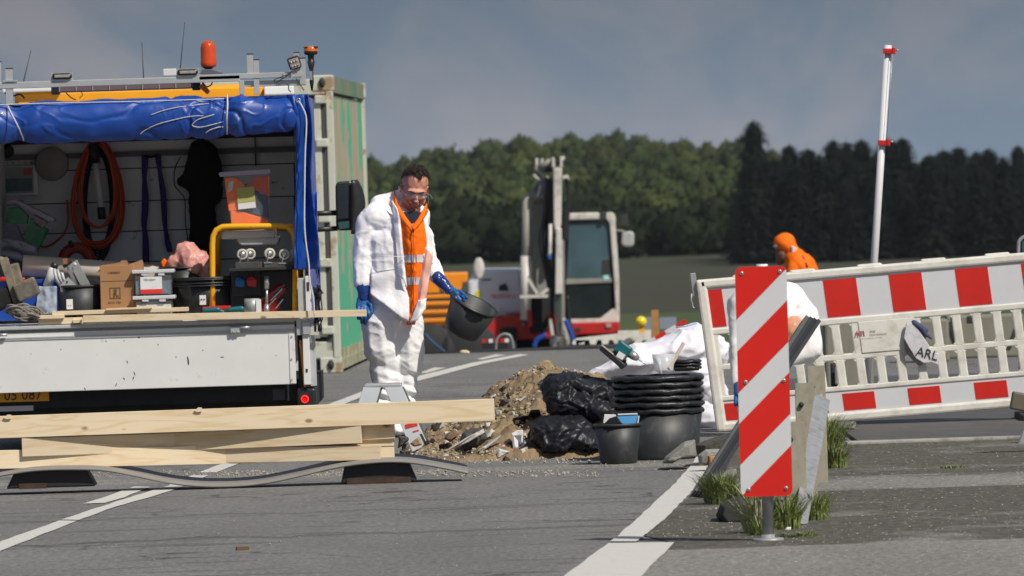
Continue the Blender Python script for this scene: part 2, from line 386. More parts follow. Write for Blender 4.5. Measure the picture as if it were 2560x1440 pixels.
M['plate'] = mat('amber_number_plate', (.75, .33, .01), .5)
M['excred'] = mat('excavator_red', (.42, .016, .012), .45, .2, 3)
M['excwhite'] = mat('excavator_cream', (.60, .57, .52), .5, .1, 2, dirt=(.3, .27, .22), dth=.6, ds=3)
M['excgrey'] = mat('excavator_grey', (.27, .26, .23), .55, .15, 2)
M['exchood'] = mat('pale_grey_hood', (.68, .70, .74), .5, .05, 2)
M['cabglass'] = mat('cab_glass', (.06, .11, .13), .06, .25, 1.2, spec=.9)
M['cabglass2'] = mat('lower_cab_glass', (.012, .02, .02), .1, .3, 3)
M['machorange'] = mat('orange_machine_paint', (.85, .27, .01), .45, .05, 3)
M['stripgrey'] = mat('grey_brown_sheet', (.22, .205, .19), .6, .12, 5, sc3=(1, 8, 8))
M['blackboard'] = mat('black_support_plastic', (.02, .02, .02), .6, .2, 9)
M['whiteline'] = mat('white_road_paint', (.58, .56, .52), .7, .06, 14, dirt=(.25, .24, .22), dth=.64, ds=30, dsoft=.05, damt=.6, bump=.001, bs=120, world=True)
# scratched green container side: green paint over sand coloured primer
def contside():
    m = mat('peeling_green_paint', (.13, .40, .26), .65, .1, 4)
    t = m.node_tree; n = t.nodes; l = t.links; b = n['Principled BSDF']
    co = n.new('ShaderNodeNewGeometry'); mpn = n.new('ShaderNodeMapping'); mpn.inputs['Scale'].default_value = (1, .62, .42); l.new(co.outputs['Position'], mpn.inputs[0])
    q = n.new('ShaderNodeTexNoise'); q.inputs['Scale'].default_value = 2.6; q.inputs['Detail'].default_value = 7; q.inputs['Roughness'].default_value = .62; l.new(mpn.outputs[0], q.inputs['Vector'])
    m2 = n.new('ShaderNodeMapping'); m2.inputs['Scale'].default_value = (1, 5, .5); l.new(co.outputs['Position'], m2.inputs[0])
    q2 = n.new('ShaderNodeTexNoise'); q2.inputs['Scale'].default_value = 4; q2.inputs['Detail'].default_value = 6; l.new(m2.outputs[0], q2.inputs['Vector'])
    # bare primer prevails on the upper two thirds
    sp = n.new('ShaderNodeSeparateXYZ'); l.new(co.outputs['Position'], sp.inputs[0])
    mrz = n.new('ShaderNodeMapRange'); mrz.inputs['From Min'].default_value = .2; mrz.inputs['From Max'].default_value = 1.7; mrz.inputs['To Min'].default_value = -.13; mrz.inputs['To Max'].default_value = .06; l.new(sp.outputs['Z'], mrz.inputs['Value'])
    ad = n.new('ShaderNodeMath'); ad.operation = 'ADD'; l.new(q.outputs['Fac'], ad.inputs[0]); l.new(mrz.outputs[0], ad.inputs[1])
    ad2 = n.new('ShaderNodeMath'); ad2.operation = 'MULTIPLY_ADD'; ad2.inputs[1].default_value = .2; l.new(q2.outputs['Fac'], ad2.inputs[0]); l.new(ad.outputs[0], ad2.inputs[2])
    rr = n.new('ShaderNodeMapRange'); rr.inputs['From Min'].default_value = .575; rr.inputs['From Max'].default_value = .615; l.new(ad2.outputs[0], rr.inputs['Value'])
    mx_ = n.new('ShaderNodeMixRGB'); mx_.inputs[1].default_value = (.075, .33, .20, 1); l.new(rr.outputs[0], mx_.inputs[0])
    tan = n.new('ShaderNodeMixRGB'); tan.inputs[1].default_value = (.24, .21, .14, 1); tan.inputs[2].default_value = (.38, .35, .27, 1); l.new(q2.outputs['Fac'], tan.inputs[0]); l.new(tan.outputs[0], mx_.inputs[2])
    l.new(mx_.outputs[0], b.inputs['Base Color']); return m
M['contside'] = contside()
def ground_mat(name, base, kind):
    m = bpy.data.materials.new(name); m.use_nodes = True; t = m.node_tree; n = t.nodes; l = t.links; b = n['Principled BSDF']
    b.inputs['Roughness'].default_value = .85; b.inputs['Specular IOR Level'].default_value = .25
    ge = n.new('ShaderNodeNewGeometry')
    def nz(s, sc3, d=5, r=.6):
        mpn = n.new('ShaderNodeMapping'); mpn.inputs['Scale'].default_value = sc3; l.new(ge.outputs['Position'], mpn.inputs[0])
        q = n.new('ShaderNodeTexNoise'); q.inputs['Scale'].default_value = s; q.inputs['Detail'].default_value = d; q.inputs['Roughness'].default_value = r
        l.new(mpn.outputs[0], q.inputs['Vector']); return q.outputs['Fac']
    def rng(src, a, b_, c, d):
        q = n.new('ShaderNodeMapRange'); q.inputs['From Min'].default_value = a; q.inputs['From Max'].default_value = b_; q.inputs['To Min'].default_value = c; q.inputs['To Max'].default_value = d
        l.new(src, q.inputs['Value']); return q.outputs[0]
    def mixc(fac, a, b_, mode='MIX'):
        q = n.new('ShaderNodeMixRGB'); q.blend_type = mode
        for i, s in ((0, fac), (1, a), (2, b_)):
            if isinstance(s, (int, float)): q.inputs[i].default_value = s
            elif isinstance(s, tuple): q.inputs[i].default_value = (*s, 1)
            else: l.new(s, q.inputs[i])
        return q.outputs[0]
    c = mixc(rng(nz(1.0, (1, .25, 1), 6), .35, .65, 0, 1), tuple(k*.9 for k in base), tuple(k*1.12 for k in base))
    grain = rng(nz(34, (1, .32, 1), 3, .7), .3, .7, .66, 1.38)
    c = mixc(1.0, c, grain, 'MULTIPLY')
    sp = rng(nz(60, (1, .22, 1), 2), .68, .74, 0, .7)
    c = mixc(sp, c, (.36, .35, .32))
    if kind == 'road':
        # drag marks and tar lines across the road
        dl = rng(nz(2.6, (.35, 1.5, 1), 5, .55), .59, .64, 0, .42)
        c = mixc(dl, c, (.035, .034, .032))
        ll = rng(nz(1.5, (.3, 1.2, 1), 4, .6), .62, .7, 0, .35)
        c = mixc(ll, c, (.2, .19, .175))
        mv_ = n.new('ShaderNodeMapping'); mv_.inputs['Scale'].default_value = (.55, .42, 1); l.new(ge.outputs['Position'], mv_.inputs[0])
        wn = n.new('ShaderNodeTexNoise'); wn.inputs['Scale'].default_value = 1.6; wn.inputs['Detail'].default_value = 6; l.new(ge.outputs['Position'], wn.inputs['Vector'])
        wa = n.new('ShaderNodeMixRGB'); wa.blend_type = 'ADD'; wa.inputs[0].default_value = .7; l.new(mv_.outputs[0], wa.inputs[1]); l.new(wn.outputs['Color'], wa.inputs[2])
        vo = n.new('ShaderNodeTexVoronoi'); vo.feature = 'DISTANCE_TO_EDGE'; vo.inputs['Scale'].default_value = 1.0; l.new(wa.outputs[0], vo.inputs['Vector'])
        ck = rng(vo.outputs['Distance'], .006, .016, .8, 0); mk_ = rng(nz(.9, (1, .6, 1), 2), .5, .58, 0, 1)
        mm_ = n.new('ShaderNodeMath'); mm_.operation = 'MULTIPLY'; l.new(ck, mm_.inputs[0]); l.new(mk_, mm_.inputs[1]); c = mixc(mm_.outputs[0], c, (.05, .048, .045))
        pt_ = rng(nz(.5, (.5, .35, 1), 3, .5), .54, .56, 0, .22); c = mixc(pt_, c, (.13, .125, .12))
        sepn = n.new('ShaderNodeSeparateXYZ'); l.new(ge.outputs['Position'], sepn.inputs[0])
        for yc, wd, amt, col in ((44.55, .45, .55, (.24, .23, .20)), (60.6, .16, .5, (.05, .05, .05)), (36.6, .14, .45, (.05, .05, .048)), (39.3, .12, .35, (.05, .05, .048))):
            df = n.new('ShaderNodeMath'); df.operation = 'SUBTRACT'; df.inputs[1].default_value = yc; l.new(sepn.outputs['Y'], df.inputs[0])
            wob = rng(nz(1.1, (1, 0, 0), 3), .3, .7, -.3, .3)
            ad = n.new('ShaderNodeMath'); l.new(df.outputs[0], ad.inputs[0]); l.new(wob, ad.inputs[1])
            ab = n.new('ShaderNodeMath'); ab.operation = 'ABSOLUTE'; l.new(ad.outputs[0], ab.inputs[0])
            f = rng(ab.outputs[0], wd*.5, wd, amt, 0)
            gr = mixc(1.0, col, rng(nz(40, (1, .3, 1), 2), .35, .65, .5, 1.6), 'MULTIPLY')
            c = mixc(f, c, gr)
    if kind == 'pave':
        sepn = n.new('ShaderNodeSeparateXYZ'); l.new(ge.outputs['Position'], sepn.inputs[0])
        mo = nz(1.1, (.7, .55, 1), 7, .6)
        band = rng(sepn.outputs['Y'], 33.75, 34.0, -.4, .1)        # clean concrete nearest the viewer
        clean = n.new('ShaderNodeMath'); clean.operation = 'COMPARE'; clean.inputs[1].default_value = 40.8; clean.inputs[2].default_value = .95; l.new(sepn.outputs['Y'], clean.inputs[0])
        s1 = n.new('ShaderNodeMath'); l.new(mo, s1.inputs[0]); l.new(band, s1.inputs[1])
        s2 = n.new('ShaderNodeMath'); s2.operation = 'MULTIPLY_ADD'; s2.inputs[1].default_value = -.12; l.new(clean.outputs[0], s2.inputs[0]); l.new(s1.outputs[0], s2.inputs[2])
        moss = rng(s2.outputs[0], .44, .56, 0, .92)
        mc = mixc(rng(nz(20, (1, .4, 1), 4, .7), .3, .7, 0, 1), (.040, .037, .030), (.13, .12, .095))
        c = mixc(moss, c, mc)
        sp2 = rng(nz(46, (1, .22, 1), 1), .70, .73, 0, .9)
        c = mixc(sp2, c, (.42, .39, .33))
    l.new(c, b.inputs['Base Color'])
    bn = n.new('ShaderNodeBump'); bn.inputs['Distance'].default_value = .003; l.new(nz(80, (1, .6, 1), 3), bn.inputs['Height']); l.new(bn.outputs[0], b.inputs['Normal'])
    return m
M['asphalt'] = ground_mat('asphalt', (.166, .161, .155), 'road')
M['pave'] = ground_mat('mossy_concrete', (.20, .192, .175), 'pave')
M['grassland'] = mat('field_grass', (.028, .036, .010), .95, .3, .02, dirt=(.034, .030, .016), dth=.5, ds=.012, dsoft=.1, world=True, sc3=(1, .35, 1))
M['foliage'] = mat('broadleaf_foliage', (.032, .047, .014), .85, .55, .12, spec=.15, world=True)
M['foliage2'] = mat('yellow_green_foliage', (.052, .064, .017), .85, .45, .12, spec=.15, world=True)
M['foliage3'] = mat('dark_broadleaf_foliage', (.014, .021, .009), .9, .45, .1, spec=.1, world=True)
M['needles'] = mat('conifer_needles', (.008, .012, .008), .9, .45, .25, spec=.1, world=True)
M['bark'] = mat('bark', (.06, .045, .03), .9)
M['blade'] = mat('grass_blade', (.11, .16, .03), .6, .35, 12, world=True, dirt=(.36, .33, .15), dth=.56, ds=55, dsoft=.04)
M['blade2'] = mat('dry_grass_blade', (.34, .36, .17), .6, .3, 5, world=True)
M['soil'] = mat('sandy_soil', (.28, .20, .11), .95, .3, 9, bump=.02, bs=22, dirt=(.15, .10, .055), dth=.56, ds=5, dsoft=.12, world=True)
M['pebble'] = mat('pebble', (.33, .30, .25), .85, .4, 40, world=True)
# ================================================================== the setting
def terrain():
    b = MB(); Ds = [-60, 0, 20, 60, 70, 76, 78, 80, 82, 84, 88, 94, 100, 110, 125, 143, 180, 240, 300, 400, 500, 600, 800, 1000, 1200, 1300, 1400, 1450]+list(range(1550, 2700, 100))+[2800, 3200, 4200, 6000]
    us = [-3500, -2200, -1500, -1100, -800, -600, -450, -300, -150, 0, 150, 300, 450, 600, 800, 1000, 1300, 1800, 2600, 3800]
    for D in Ds:
        for u in us:
            x = u/F*max(D, 120)*(1 if D > 300 else 3)
            z = zg(D, x)
            if D > 300: z += fbm((x, D, 0), .004)*min(1.0, D/1500)
            b.v.append(Vector((x, D, z-.03)))
    nu = len(us)
    for j in range(len(Ds)-1):
        for i in range(nu-1): b.f.append((j*nu+i, j*nu+i+1, (j+1)*nu+i+1, (j+1)*nu+i)); b.m.append(0); b.sm.append(True)
    tag(b.build('terrain', M['grassland'], org=(0, 0, 0)), kind='structure')
terrain()
def sheet(name, mt, xs_fn, Ds, dz, kind='structure', nx=1):
    b = MB()
    for D in Ds:
        x0, x1 = xs_fn(D)
        for i in range(nx+1): b.v.append(Vector((x0+(x1-x0)*i/nx, D, zg(D)+dz)))
    for j in range(len(Ds)-1):
        for i in range(nx):
            k = nx+1; b.f.append((j*k+i, j*k+i+1, (j+1)*k+i+1, (j+1)*k+i)); b.m.append(0); b.sm.append(False)
    return tag(b.build(name, mt, org=(0, 0, 0)), kind=kind)
sheet('road', M['asphalt'], lambda D: (-14, 14), [5, 30, 60, 74, 76, 78, 80, 82, 84, 88, 94, 100, 110, 125, 143, 165], 0)
# mossy strip of concrete beside the edge line
edge = [(1600, 1440), (1687, 1360), (1612, 1342), (1690, 1275), (1735, 1235), (1772, 1172), (1790, 1150), (1830, 1100)]
pv = [G(1480, 1560), *[G(x, y) for x, y in edge]]
pv = [Vector((p.x, p.y, .004)) for p in pv]
poly = [Vector((pv[0].x, 24, .004))]+pv+[Vector((pv[-1].x+.2, 46.6, .004)), Vector((9, 46.6, .004)), Vector((9, 24, .004))]
b = MB(); b.add(poly, [tuple(range(len(poly)))[::-1]])
tag(b.build('pavement', M['pave'], org=(0, 0, 0)), kind='structure')
b = MB(); b.box((5.42, 46.72, .012), (7.0, .16, .024))
tag(b.build('kerb', M['conc'], bevel=.008), kind='structure')
b = MB(); b.box((6.6, 54.5, .012), (9.2, 15.2, .016))
tag(b.build('asphalt_strip', mat('dark_asphalt', (.075, .073, .072), .7, .2, 12, bump=.003, bs=60, dirt=(.12, .115, .105), dth=.58, ds=4, sc3=(.6, 2, 1))), kind='structure')  # strip in a darker grey than the road around it
sheet('near_field', mat('bright_field_grass', (.048, .070, .015), .95, .3, .05, world=True, sc3=(1, .3, 1)), lambda D: (-D*.25, D*.3), [96, 110, 125, 143, 180, 240, 300, 345], -.02)
def line(name, left, right, z=.004, rough=.004):
    a = [G(*p) for p in left]; c = [G(*p) for p in right]
    def dense(ps):
        o = []
        for p, q in zip(ps, ps[1:]):
            for i in range(8): o.append(p.lerp(q, i/8))
        return o+[ps[-1]]
    a, c = dense(a), dense(c); m = MB(); n_ = len(a)
    for i in range(n_):
        m.v.append(Vector((a[i].x+random.uniform(-1, 1)*rough, a[i].y, z))); m.v.append(Vector((c[i].x+random.uniform(-1, 1)*rough, c[i].y, z)))
    for i in range(n_-1): m.f.append((2*i, 2*i+1, 2*i+3, 2*i+2)); m.m.append(0); m.sm.append(False)
    return tag(m.build(name, M['whiteline'], org=(0, 0, 0)), kind='structure')
line('edge_line', [(1180, 1680), (1415, 1440), (1522, 1362)], [(1370, 1680), (1608, 1440), (1688, 1360)], .008)
line('edge_line', [(1526, 1358), (1545, 1343), (1600, 1294), (1648, 1250), (1690, 1210), (1722, 1173), (1760, 1120)], [(1592, 1358), (1612, 1342), (1660, 1303), (1706, 1258), (1735, 1225), (1768, 1173), (1800, 1120)], .008)
line('lane_line', [(-420, 1520), (0, 1356), (150, 1303)], [(-340, 1520), (30, 1368), (192, 1304)])
line('lane_line', [(153, 1301), (240, 1272), (330, 1243), (420, 1216), (478, 1190)], [(196, 1302), (290, 1268), (370, 1246), (462, 1217), (520, 1190)])
line('lane_line', [(208, 1261), (260, 1245), (335, 1218)], [(262, 1259), (310, 1245), (375, 1219)])
line('lane_line', [(496, 1183), (540, 1166), (580, 1150), (640, 1120)], [(540, 1183), (582, 1166), (625, 1150), (690, 1120)])
line('lane_line', [(640, 1095), (834, 1007), (900, 982), (1050, 940), (1180, 908), (1300, 886)], [(700, 1095), (870, 1007), (935, 982), (1090, 942), (1205, 911), (1322, 888)])
line('lane_line', [(1046, 934), (1085, 920)], [(1064, 934), (1116, 920)])
line('lane_line', [(1190, 899), (1240, 887)], [(1206, 900), (1266, 888)])
# loose gravel, one scatter of small stones
def stones(name, areas, label, mt, zf=lambda x, y: 0):
    m = MB(); oc = [(1, 0, 0), (-1, 0, 0), (0, 1, 0), (0, -1, 0), (0, 0, 1), (0, 0, -1)]; ofc = [(0, 2, 4), (2, 1, 4), (1, 3, 4), (3, 0, 4), (2, 0, 5), (1, 2, 5), (3, 1, 5), (0, 3, 5)]
    for (x0, x1, y0, y1, n_, r0, r1) in areas:
        for i in range(n_):
            px, py = random.uniform(x0, x1), random.uniform(y0, y1); p = G(px, py); r = r0+(r1-r0)*random.random()**3
            q = Matrix.Rotation(random.random()*6, 3, 'Z') @ Matrix.Rotation(random.random()*6, 3, 'X')
            m.add([q @ Vector((a[0]*r*random.uniform(.7, 1.2), a[1]*r, a[2]*r*random.uniform(.5, 1)))+Vector((p.x, p.y, r*.4+zf(p.x, p.y))) for a in oc], ofc)
    return tag(m.build(name, mt, org=(0, 0, 0)), label, kind='stuff')
stones('gravel', [(230, 1500, 1178, 1193, 900, .004, .012), (1600, 1900, 1270, 1345, 380, .003, .008), (1950, 2560, 1290, 1360, 450, .002, .007), (1000, 1480, 1140, 1160, 300, .004, .014), (0, 2560, 1230, 1440, 380, .002, .006), (2060, 2560, 1130, 1290, 260, .003, .008), (1500, 1760, 1130, 1180, 200, .003, .01)], 'loose pale grit and small stones on the road and pavement', M['pebble'])
# ------------------------------------------------------------------ the woods
def crown_broad(r, h, seed, n_=520, cz=.58):
    rnd = random.Random(seed); m = MB(); bm = bmesh.new(); bmesh.ops.create_icosphere(bm, subdivisions=3, radius=1)
    off = Vector((seed*7.3, 0, 0)); pts = []
    for v in bm.verts:
        d = v.co.normalized(); k = .80+.5*noise.fractal(d*1.7+off, 1, 2, 3)
        p = Vector((d.x*r*k, d.y*r*k, h*cz+d.z*h*.42*k)); pts.append(p)
    m.add([p*1.0 for p in pts], [tuple(v.index for v in f.verts) for f in bm.faces], 0, True); bm.free()
    for i in range(n_):
        p = rnd.choice(pts); d = (p-Vector((0, 0, h*cz))).normalized()
        c = p+d*rnd.uniform(-.1, .3)*r*.35; s = r*rnd.uniform(.06, .15)
        a = Vector((rnd.uniform(-1, 1), rnd.uniform(-1, 1), rnd.uniform(-1, 1))).normalized(); e = a.cross(d+Vector((.01, .02, .03))).normalized()
        m.add([c-a*s, c-e*s*.7, c+a*s, c+e*s*.7], [(0, 1, 2, 3)])
    return m
def crown_fir(r, h, seed, n_=1100):
    rnd = random.Random(seed); m = MB()
    # inner mass so that the crown is dense, ragged at the rim
    prof = []
    for i in range(13):
        t = i/12; prof.append((max(.02, r*.82*(1-t)**.4*(1 if i % 2 else .72)), h*.0+h*.98*t))
    m.lathe(prof, (0, 0, 0), 12)
    for i in range(n_):
        t = rnd.random()**.8; z = h*.0+h*.98*t; rr = r*(1-t)**.42*rnd.uniform(.7, 1.25)+.12; an = rnd.random()*6.283
        d = Vector((math.cos(an), math.sin(an), -.35)); s = r*rnd.uniform(.13, .3)*(1.15-.7*t)
        c = Vector((math.cos(an)*rr, math.sin(an)*rr, z)); e = Vector((-math.sin(an), math.cos(an), 0))
        m.add([c-d*s, c-e*s*.45, c+d*s, c+e*s*.45], [(0, 1, 2, 3)])
    m.tube([(0, 0, h*.9), (0, 0, h*1.02)], [.08, .02], 5)
    return m
def tree_proto(kind, mt, r, h, seed):
    t = bpy.data.objects.new('conifer_tree' if kind == 'fir' else 'broadleaf_tree', None); sc.collection.objects.link(t)
    tk = MB(); tk.tube([(0, 0, -.6), (0, 0, h*.3), (.1, 0, h*.6)], [h*.02, h*.015, h*.008], 6)
    for k in range(3): an = k*2.1; tk.tube([(0, 0, h*.25), (math.cos(an)*r*.5, math.sin(an)*r*.5, h*.5)], [h*.009, h*.004], 5)
    tk.build('trunk', M['bark'], t, local=True)
    (crown_fir(r, h, seed) if kind == 'fir' else crown_broad(r, h, seed, cz=.40 if kind == 'd' else .55)).build('crown', mt, t, local=True)
    return t
protos = {'b': [tree_proto('b', M['foliage'] if i % 3 else M['foliage2'], 4.3, 9.5, i+1) for i in range(6)],
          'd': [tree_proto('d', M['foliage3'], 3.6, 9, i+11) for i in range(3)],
          'f': [tree_proto('fir', M['needles'], 4.7, 19.5, i+21) for i in range(5)]}
used = set()
def plant(kind, u, D, sc_, label, group, cat='tree'):
    x = u/F*D; p = random.choice(protos[kind])
    if p in used: o = dup(p, label=label)
    else: o = p; used.add(p); o['label'] = label
    o.location = (x, D, zg(D, x)-.3); s = sc_*random.uniform(.85, 1.15)*(1 if kind != 'f' else 1-.15*max(0, min(1, (u-600)/550))); o.scale = (s*random.uniform(.85, 1.2), s, s*random.uniform(.9, 1.12)); o.rotation_euler.z = random.random()*6.28
    o['category'] = cat; o['group'] = group
LB, GB = 'broadleaf tree in the dense green wood on the far hillside', 'broadleaf trees of the wood on the far hill'
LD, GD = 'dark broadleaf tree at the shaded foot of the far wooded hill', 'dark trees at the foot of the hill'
LF, GF = 'tall dark conifer in the fir plantation behind the barrier', 'conifers of the dark plantation'
D = 2620
rows = 0
while D > 1500:
    step = 5.9; x0 = -640/F*D; x1 = 690/F*D
    x = x0+random.random()*step
    while x < x1:
        plant('b', x/D*F, D+random.uniform(-40, 40), random.uniform(.8, 1.2), LB, GB); x += step*random.uniform(.75, 1.3)
    D -= 110; rows += 1
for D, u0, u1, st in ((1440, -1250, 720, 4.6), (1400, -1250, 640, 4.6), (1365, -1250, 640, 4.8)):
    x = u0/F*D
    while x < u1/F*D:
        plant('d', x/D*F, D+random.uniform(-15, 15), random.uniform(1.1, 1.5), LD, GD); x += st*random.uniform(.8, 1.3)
for D, st in ((1215, 3.6), (1245, 2.9), (1275, 2.3), (1300, 2.3)):
    x = 615/F*D
    while x < 1500/F*D:
        plant('f', x/D*F, D+random.uniform(-12, 12), (random.uniform(.90, .98) if D > 1250 else random.uniform(.7, .93)), LF, GF); x += st*random.uniform(.8, 1.35)
for k in protos:
    for p in protos[k]:
        if p not in used:
            for c in kids(p): bpy.data.objects.remove(c)
            bpy.data.objects.remove(p)
# dark strip of hedge and wire fence out on the field

# thin summer haze over the whole valley
b = MB(); b.box((0, 2900, 20), (9000, 6400, 62.0)); hz_ = b.build('haze', None, org=(0, 0, 0)) if False else None
m_ = bpy.data.materials.new('haze'); m_.use_nodes = True; n_ = m_.node_tree.nodes; n_.remove(n_['Principled BSDF']); v_ = n_.new('ShaderNodeVolumePrincipled')
v_.inputs['Color'].default_value = (.82, .88, .95, 1); v_.inputs['Density'].default_value = .00003; v_.inputs['Anisotropy'].default_value = .2
m_.node_tree.links.new(v_.outputs[0], n_['Material Output'].inputs['Volume'])
b = MB(); b.box((0, 2900, 10), (12000, 6800, 80.0)); tag(b.build('haze', m_, org=(0, 0, 0)), kind='stuff')
# ================================================================== the service truck, rear at 50 m
TD = 50.0
def S(y, x0, x): return y+(x0-x)*math.tan(ROLL)
truck = thing('truck', 'service truck seen from behind with blue rolled-up tarpaulin, open white tailgate and crowded load', 'truck', Vector((W(360, 1120, TD).x, TD, 0)))
# floor and tailgate
b = MB(); b.pb(-62, 742, 800, 812, TD+.06, 2.55, 400); b.build('load_bed', M['wallboard'], truck)
tg = MB(); tg.pb(-62, 738, 797+1, 960, TD, .035, 738); tg = tg.build('tailgate', M['white'], truck, bevel=.003)
b = MB(); b.pb(-62, 738, 794, 803, TD-.02, .075, 738); b.build('top_rail', M['alu_dull'], tg, bevel=.004)
b = MB(); b.pb(-62, 735, 804.5, 811, TD-.004, .01, 738); b.build('groove', mat('groove_shadow_grey', (.22, .22, .21), .6), tg)
b = MB(); b.pb(-62, 736, 822, 824.5, TD-.006, .012, 738); b.pb(-62, 736, 827, 829, TD-.006, .012, 738); b.build('rib', M['alu_dull'], tg)
b = MB(); b.pb(724, 738, 834, 958, TD-.006, .012, 738); b.build('edge_plate', M['white'], tg, bevel=.001)
for y in (842, 898, 950):
    b = MB(); p = W(729, y, TD-.008); b.lathe([(0, -.004), (.006, -.003), (.006, .003)], p, 10, M=Matrix.Rotation(R(90), 3, 'X')); b.build('screw', M['steel'], tg)
for x, lab in ((598, None), (-8, None)):
    h = MB(); h.pb(x-22, x+2, S(817, 598, x), S(832, 598, x), TD-.03, .03, x); h.box(W(x-15, S(829, 598, x), TD-.032), (.008, .01, .008)); h.box(W(x-5, S(829, 598, x), TD-.032), (.008, .01, .008))
    h = h.build('latch', M['alu'], tg, bevel=.002)
    b = MB(); b.tube([W(x+3, S(819, 598, x), TD-.03), W(x+26, S(818, 598, x), TD-.03)], .009, 8); b.build('handle', M['alu'], h)
# scuffs on the white board, small proud flakes of dirt
b = MB()
for (x, y, w_, h_) in ((470, 902, 6, 30), (395, 862, 4, 5), (347, 843, 9, 7), (318, 905, 4, 10), (336, 934, 4, 14), (333, 946, 4, 12), (310, 947, 4, 9), (290, 962, 4, 12), (212, 972, 4, 8), (440, 893, 4, 4), (507, 876, 3, 4), (265, 853, 6, 3), (310, 852, 4, 3), (555, 893, 14, 3), (690, 889, 4, 3), (152, 874, 4, 4), (77, 885, 4, 3), (252, 826, 3, 5)):
    c = W(x, y, TD-.0008); n_ = 7; sl_ = random.uniform(-.4, .4)
    ps = [c+Vector((math.cos(k*6.283/n_)*w_/1000*random.uniform(.6, 1.2)+sl_*math.sin(k*6.283/n_)*h_/1000, 0, math.sin(k*6.283/n_)*h_/1000)) for k in range(n_)]
    b.prismw(ps, (0, .0015, 0))
tag(b.build('scuff', M['print'], tg), kind='stuff')
# right corner: posts, latch block, orange post
pr = MB(); pr.pb(764, 778, 690, 797, TD-.01, .05, 770); pr.pb(758, 775, 836, 962, TD-.01, .05, 766)
pr = pr.build('corner_post', M['white'], truck, bevel=.003)
b = MB(); b.pb(745, 763, 695, 797, TD+.01, .06, 755); b.pb(775, 790, 838, 965, TD+.01, .04, 780); b.build('post_side', M['alu_dull'], pr, bevel=.002)
b = MB(); b.pb(741, 753, 796, 838, TD-.02, .03, 747); b.pb(755, 776, 806, 836, TD-.03, .05, 766); b.pb(750, 790, 798, 812, TD-.01, .05, 770); b.build('latch_block', M['alu'], pr, bevel=.002)
for y, w_, h_, rr in ((716, 6, 22, 0), (926, 5, 8, 0)):
    b = MB(); b.pb(770-w_/2-(3 if y > 900 else 0), 770+w_/2-(3 if y > 900 else 0), y-h_/2, y+h_/2, TD-.014, .006, 770); b.build('slot', M['print'], pr)
b = MB(); b.pb(733, 745, 560, 810, TD+.12, .07, 739); b.build('orange_post', M['orangepost'], truck, bevel=.003)
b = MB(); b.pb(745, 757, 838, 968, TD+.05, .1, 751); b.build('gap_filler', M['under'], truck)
b = MB(); b.bar(W(750, 850, TD+.02), W(762, 968, TD+.02), .012, .014, upv=(0, 1, 0)); b.build('strap', M['orangepost'], truck)
# underside
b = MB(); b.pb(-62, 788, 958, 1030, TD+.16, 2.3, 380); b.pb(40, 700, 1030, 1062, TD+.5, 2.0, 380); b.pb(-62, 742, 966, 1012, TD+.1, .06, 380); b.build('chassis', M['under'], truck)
b = MB(); b.pb(742, 791, 968, 1042, TD+.02, .12, 766); b.build('bumper', M['black'], truck, bevel=.02)
b = MB(); b.pb(682, 712, 972, 1000, TD+.09, .02, 700); b.build('mud_flap', mat('charcoal_rubber', (.05, .05, .055), .7), truck)
b = MB(); b.lathe([(.0, -.012), (.02, -.01), (.026, 0), (.026, .02)], W(762, 998, TD+.015), 20, M=Matrix.Rotation(R(-90), 3, 'X')); rl = b.build('tail_lamp', M['redlamp'], truck)
for q in rl.data.vertices: pass
b = MB(); c = W(762, 998, TD-.002); b.tube([c+Vector((.021*math.cos(a), 0, .021*math.sin(a))) for a in [k*math.pi/10 for k in range(20)]], .0042, 6, closed=True); b.build('light_ring', M['redglow'], rl)
for x in (140, 620):
    wh = bpy.data.objects.new('wheel', None); sc.collection.objects.link(wh); wh.parent = truck
    c = W(x, 0, TD+.9); c = Vector((c.x, TD+.9, .33)); b = MB(); rot = Matrix.Rotation(R(90), 3, 'Y')
    b.lathe([(.16, -.1), (.31, -.1), (.33, -.07), (.33, .07), (.31, .1), (.16, .1)], c, 28, M=rot); b.build('tyre', M['blackrough'], wh)
    b = MB(); b.lathe([(0, -.06), (.16, -.07), (.165, .07), (0, .06)], c, 20, M=rot); b.build('rim', M['steel'], wh)
b = MB(); b.pb(424, 440, 1004, 1032, TD+.3, .05); b.pb(360, 400, 1022, 1030, TD+.3, .05); b.build('tow_bracket', M['galv'], truck)
# number plate
pl = MB(); pl.pb(-70, 122, 972, 1003, TD+.09, .006, 100); pl = pl.build('number_plate', M['plate'], truck)
Rt = Matrix(((1, 0, 0, 0), (0, 0, -1, 0), (0, 1, 0, 0), (0, 0, 0, 1)))
def textat(body, px, py, D, hpx, mt, parent, wx=1.0, rot=0, scale=None, name='lettering'):
    "upright text, cap height hpx pixels, centred on a picture point"
    s = hpx/F*D/.72
    T = Matrix.Translation(W(px, py, D)) @ Rt @ Matrix.Rotation(rot, 4, 'Z') @ Matrix.Diagonal((s*wx, s, s, 1))
    b = MB(); b.text(body, T, ext=.01); return b.build(name, mt, parent)
textat('05 087', 57, 988.5, TD+.088, 27, M['print'], pl, .92)
b = MB(); b.pb(-70, 83, 1015, 1028, TD+.085, .01, 40); b.build('plate_strip', mat('pale_strip', (.45, .42, .44), .5), truck)
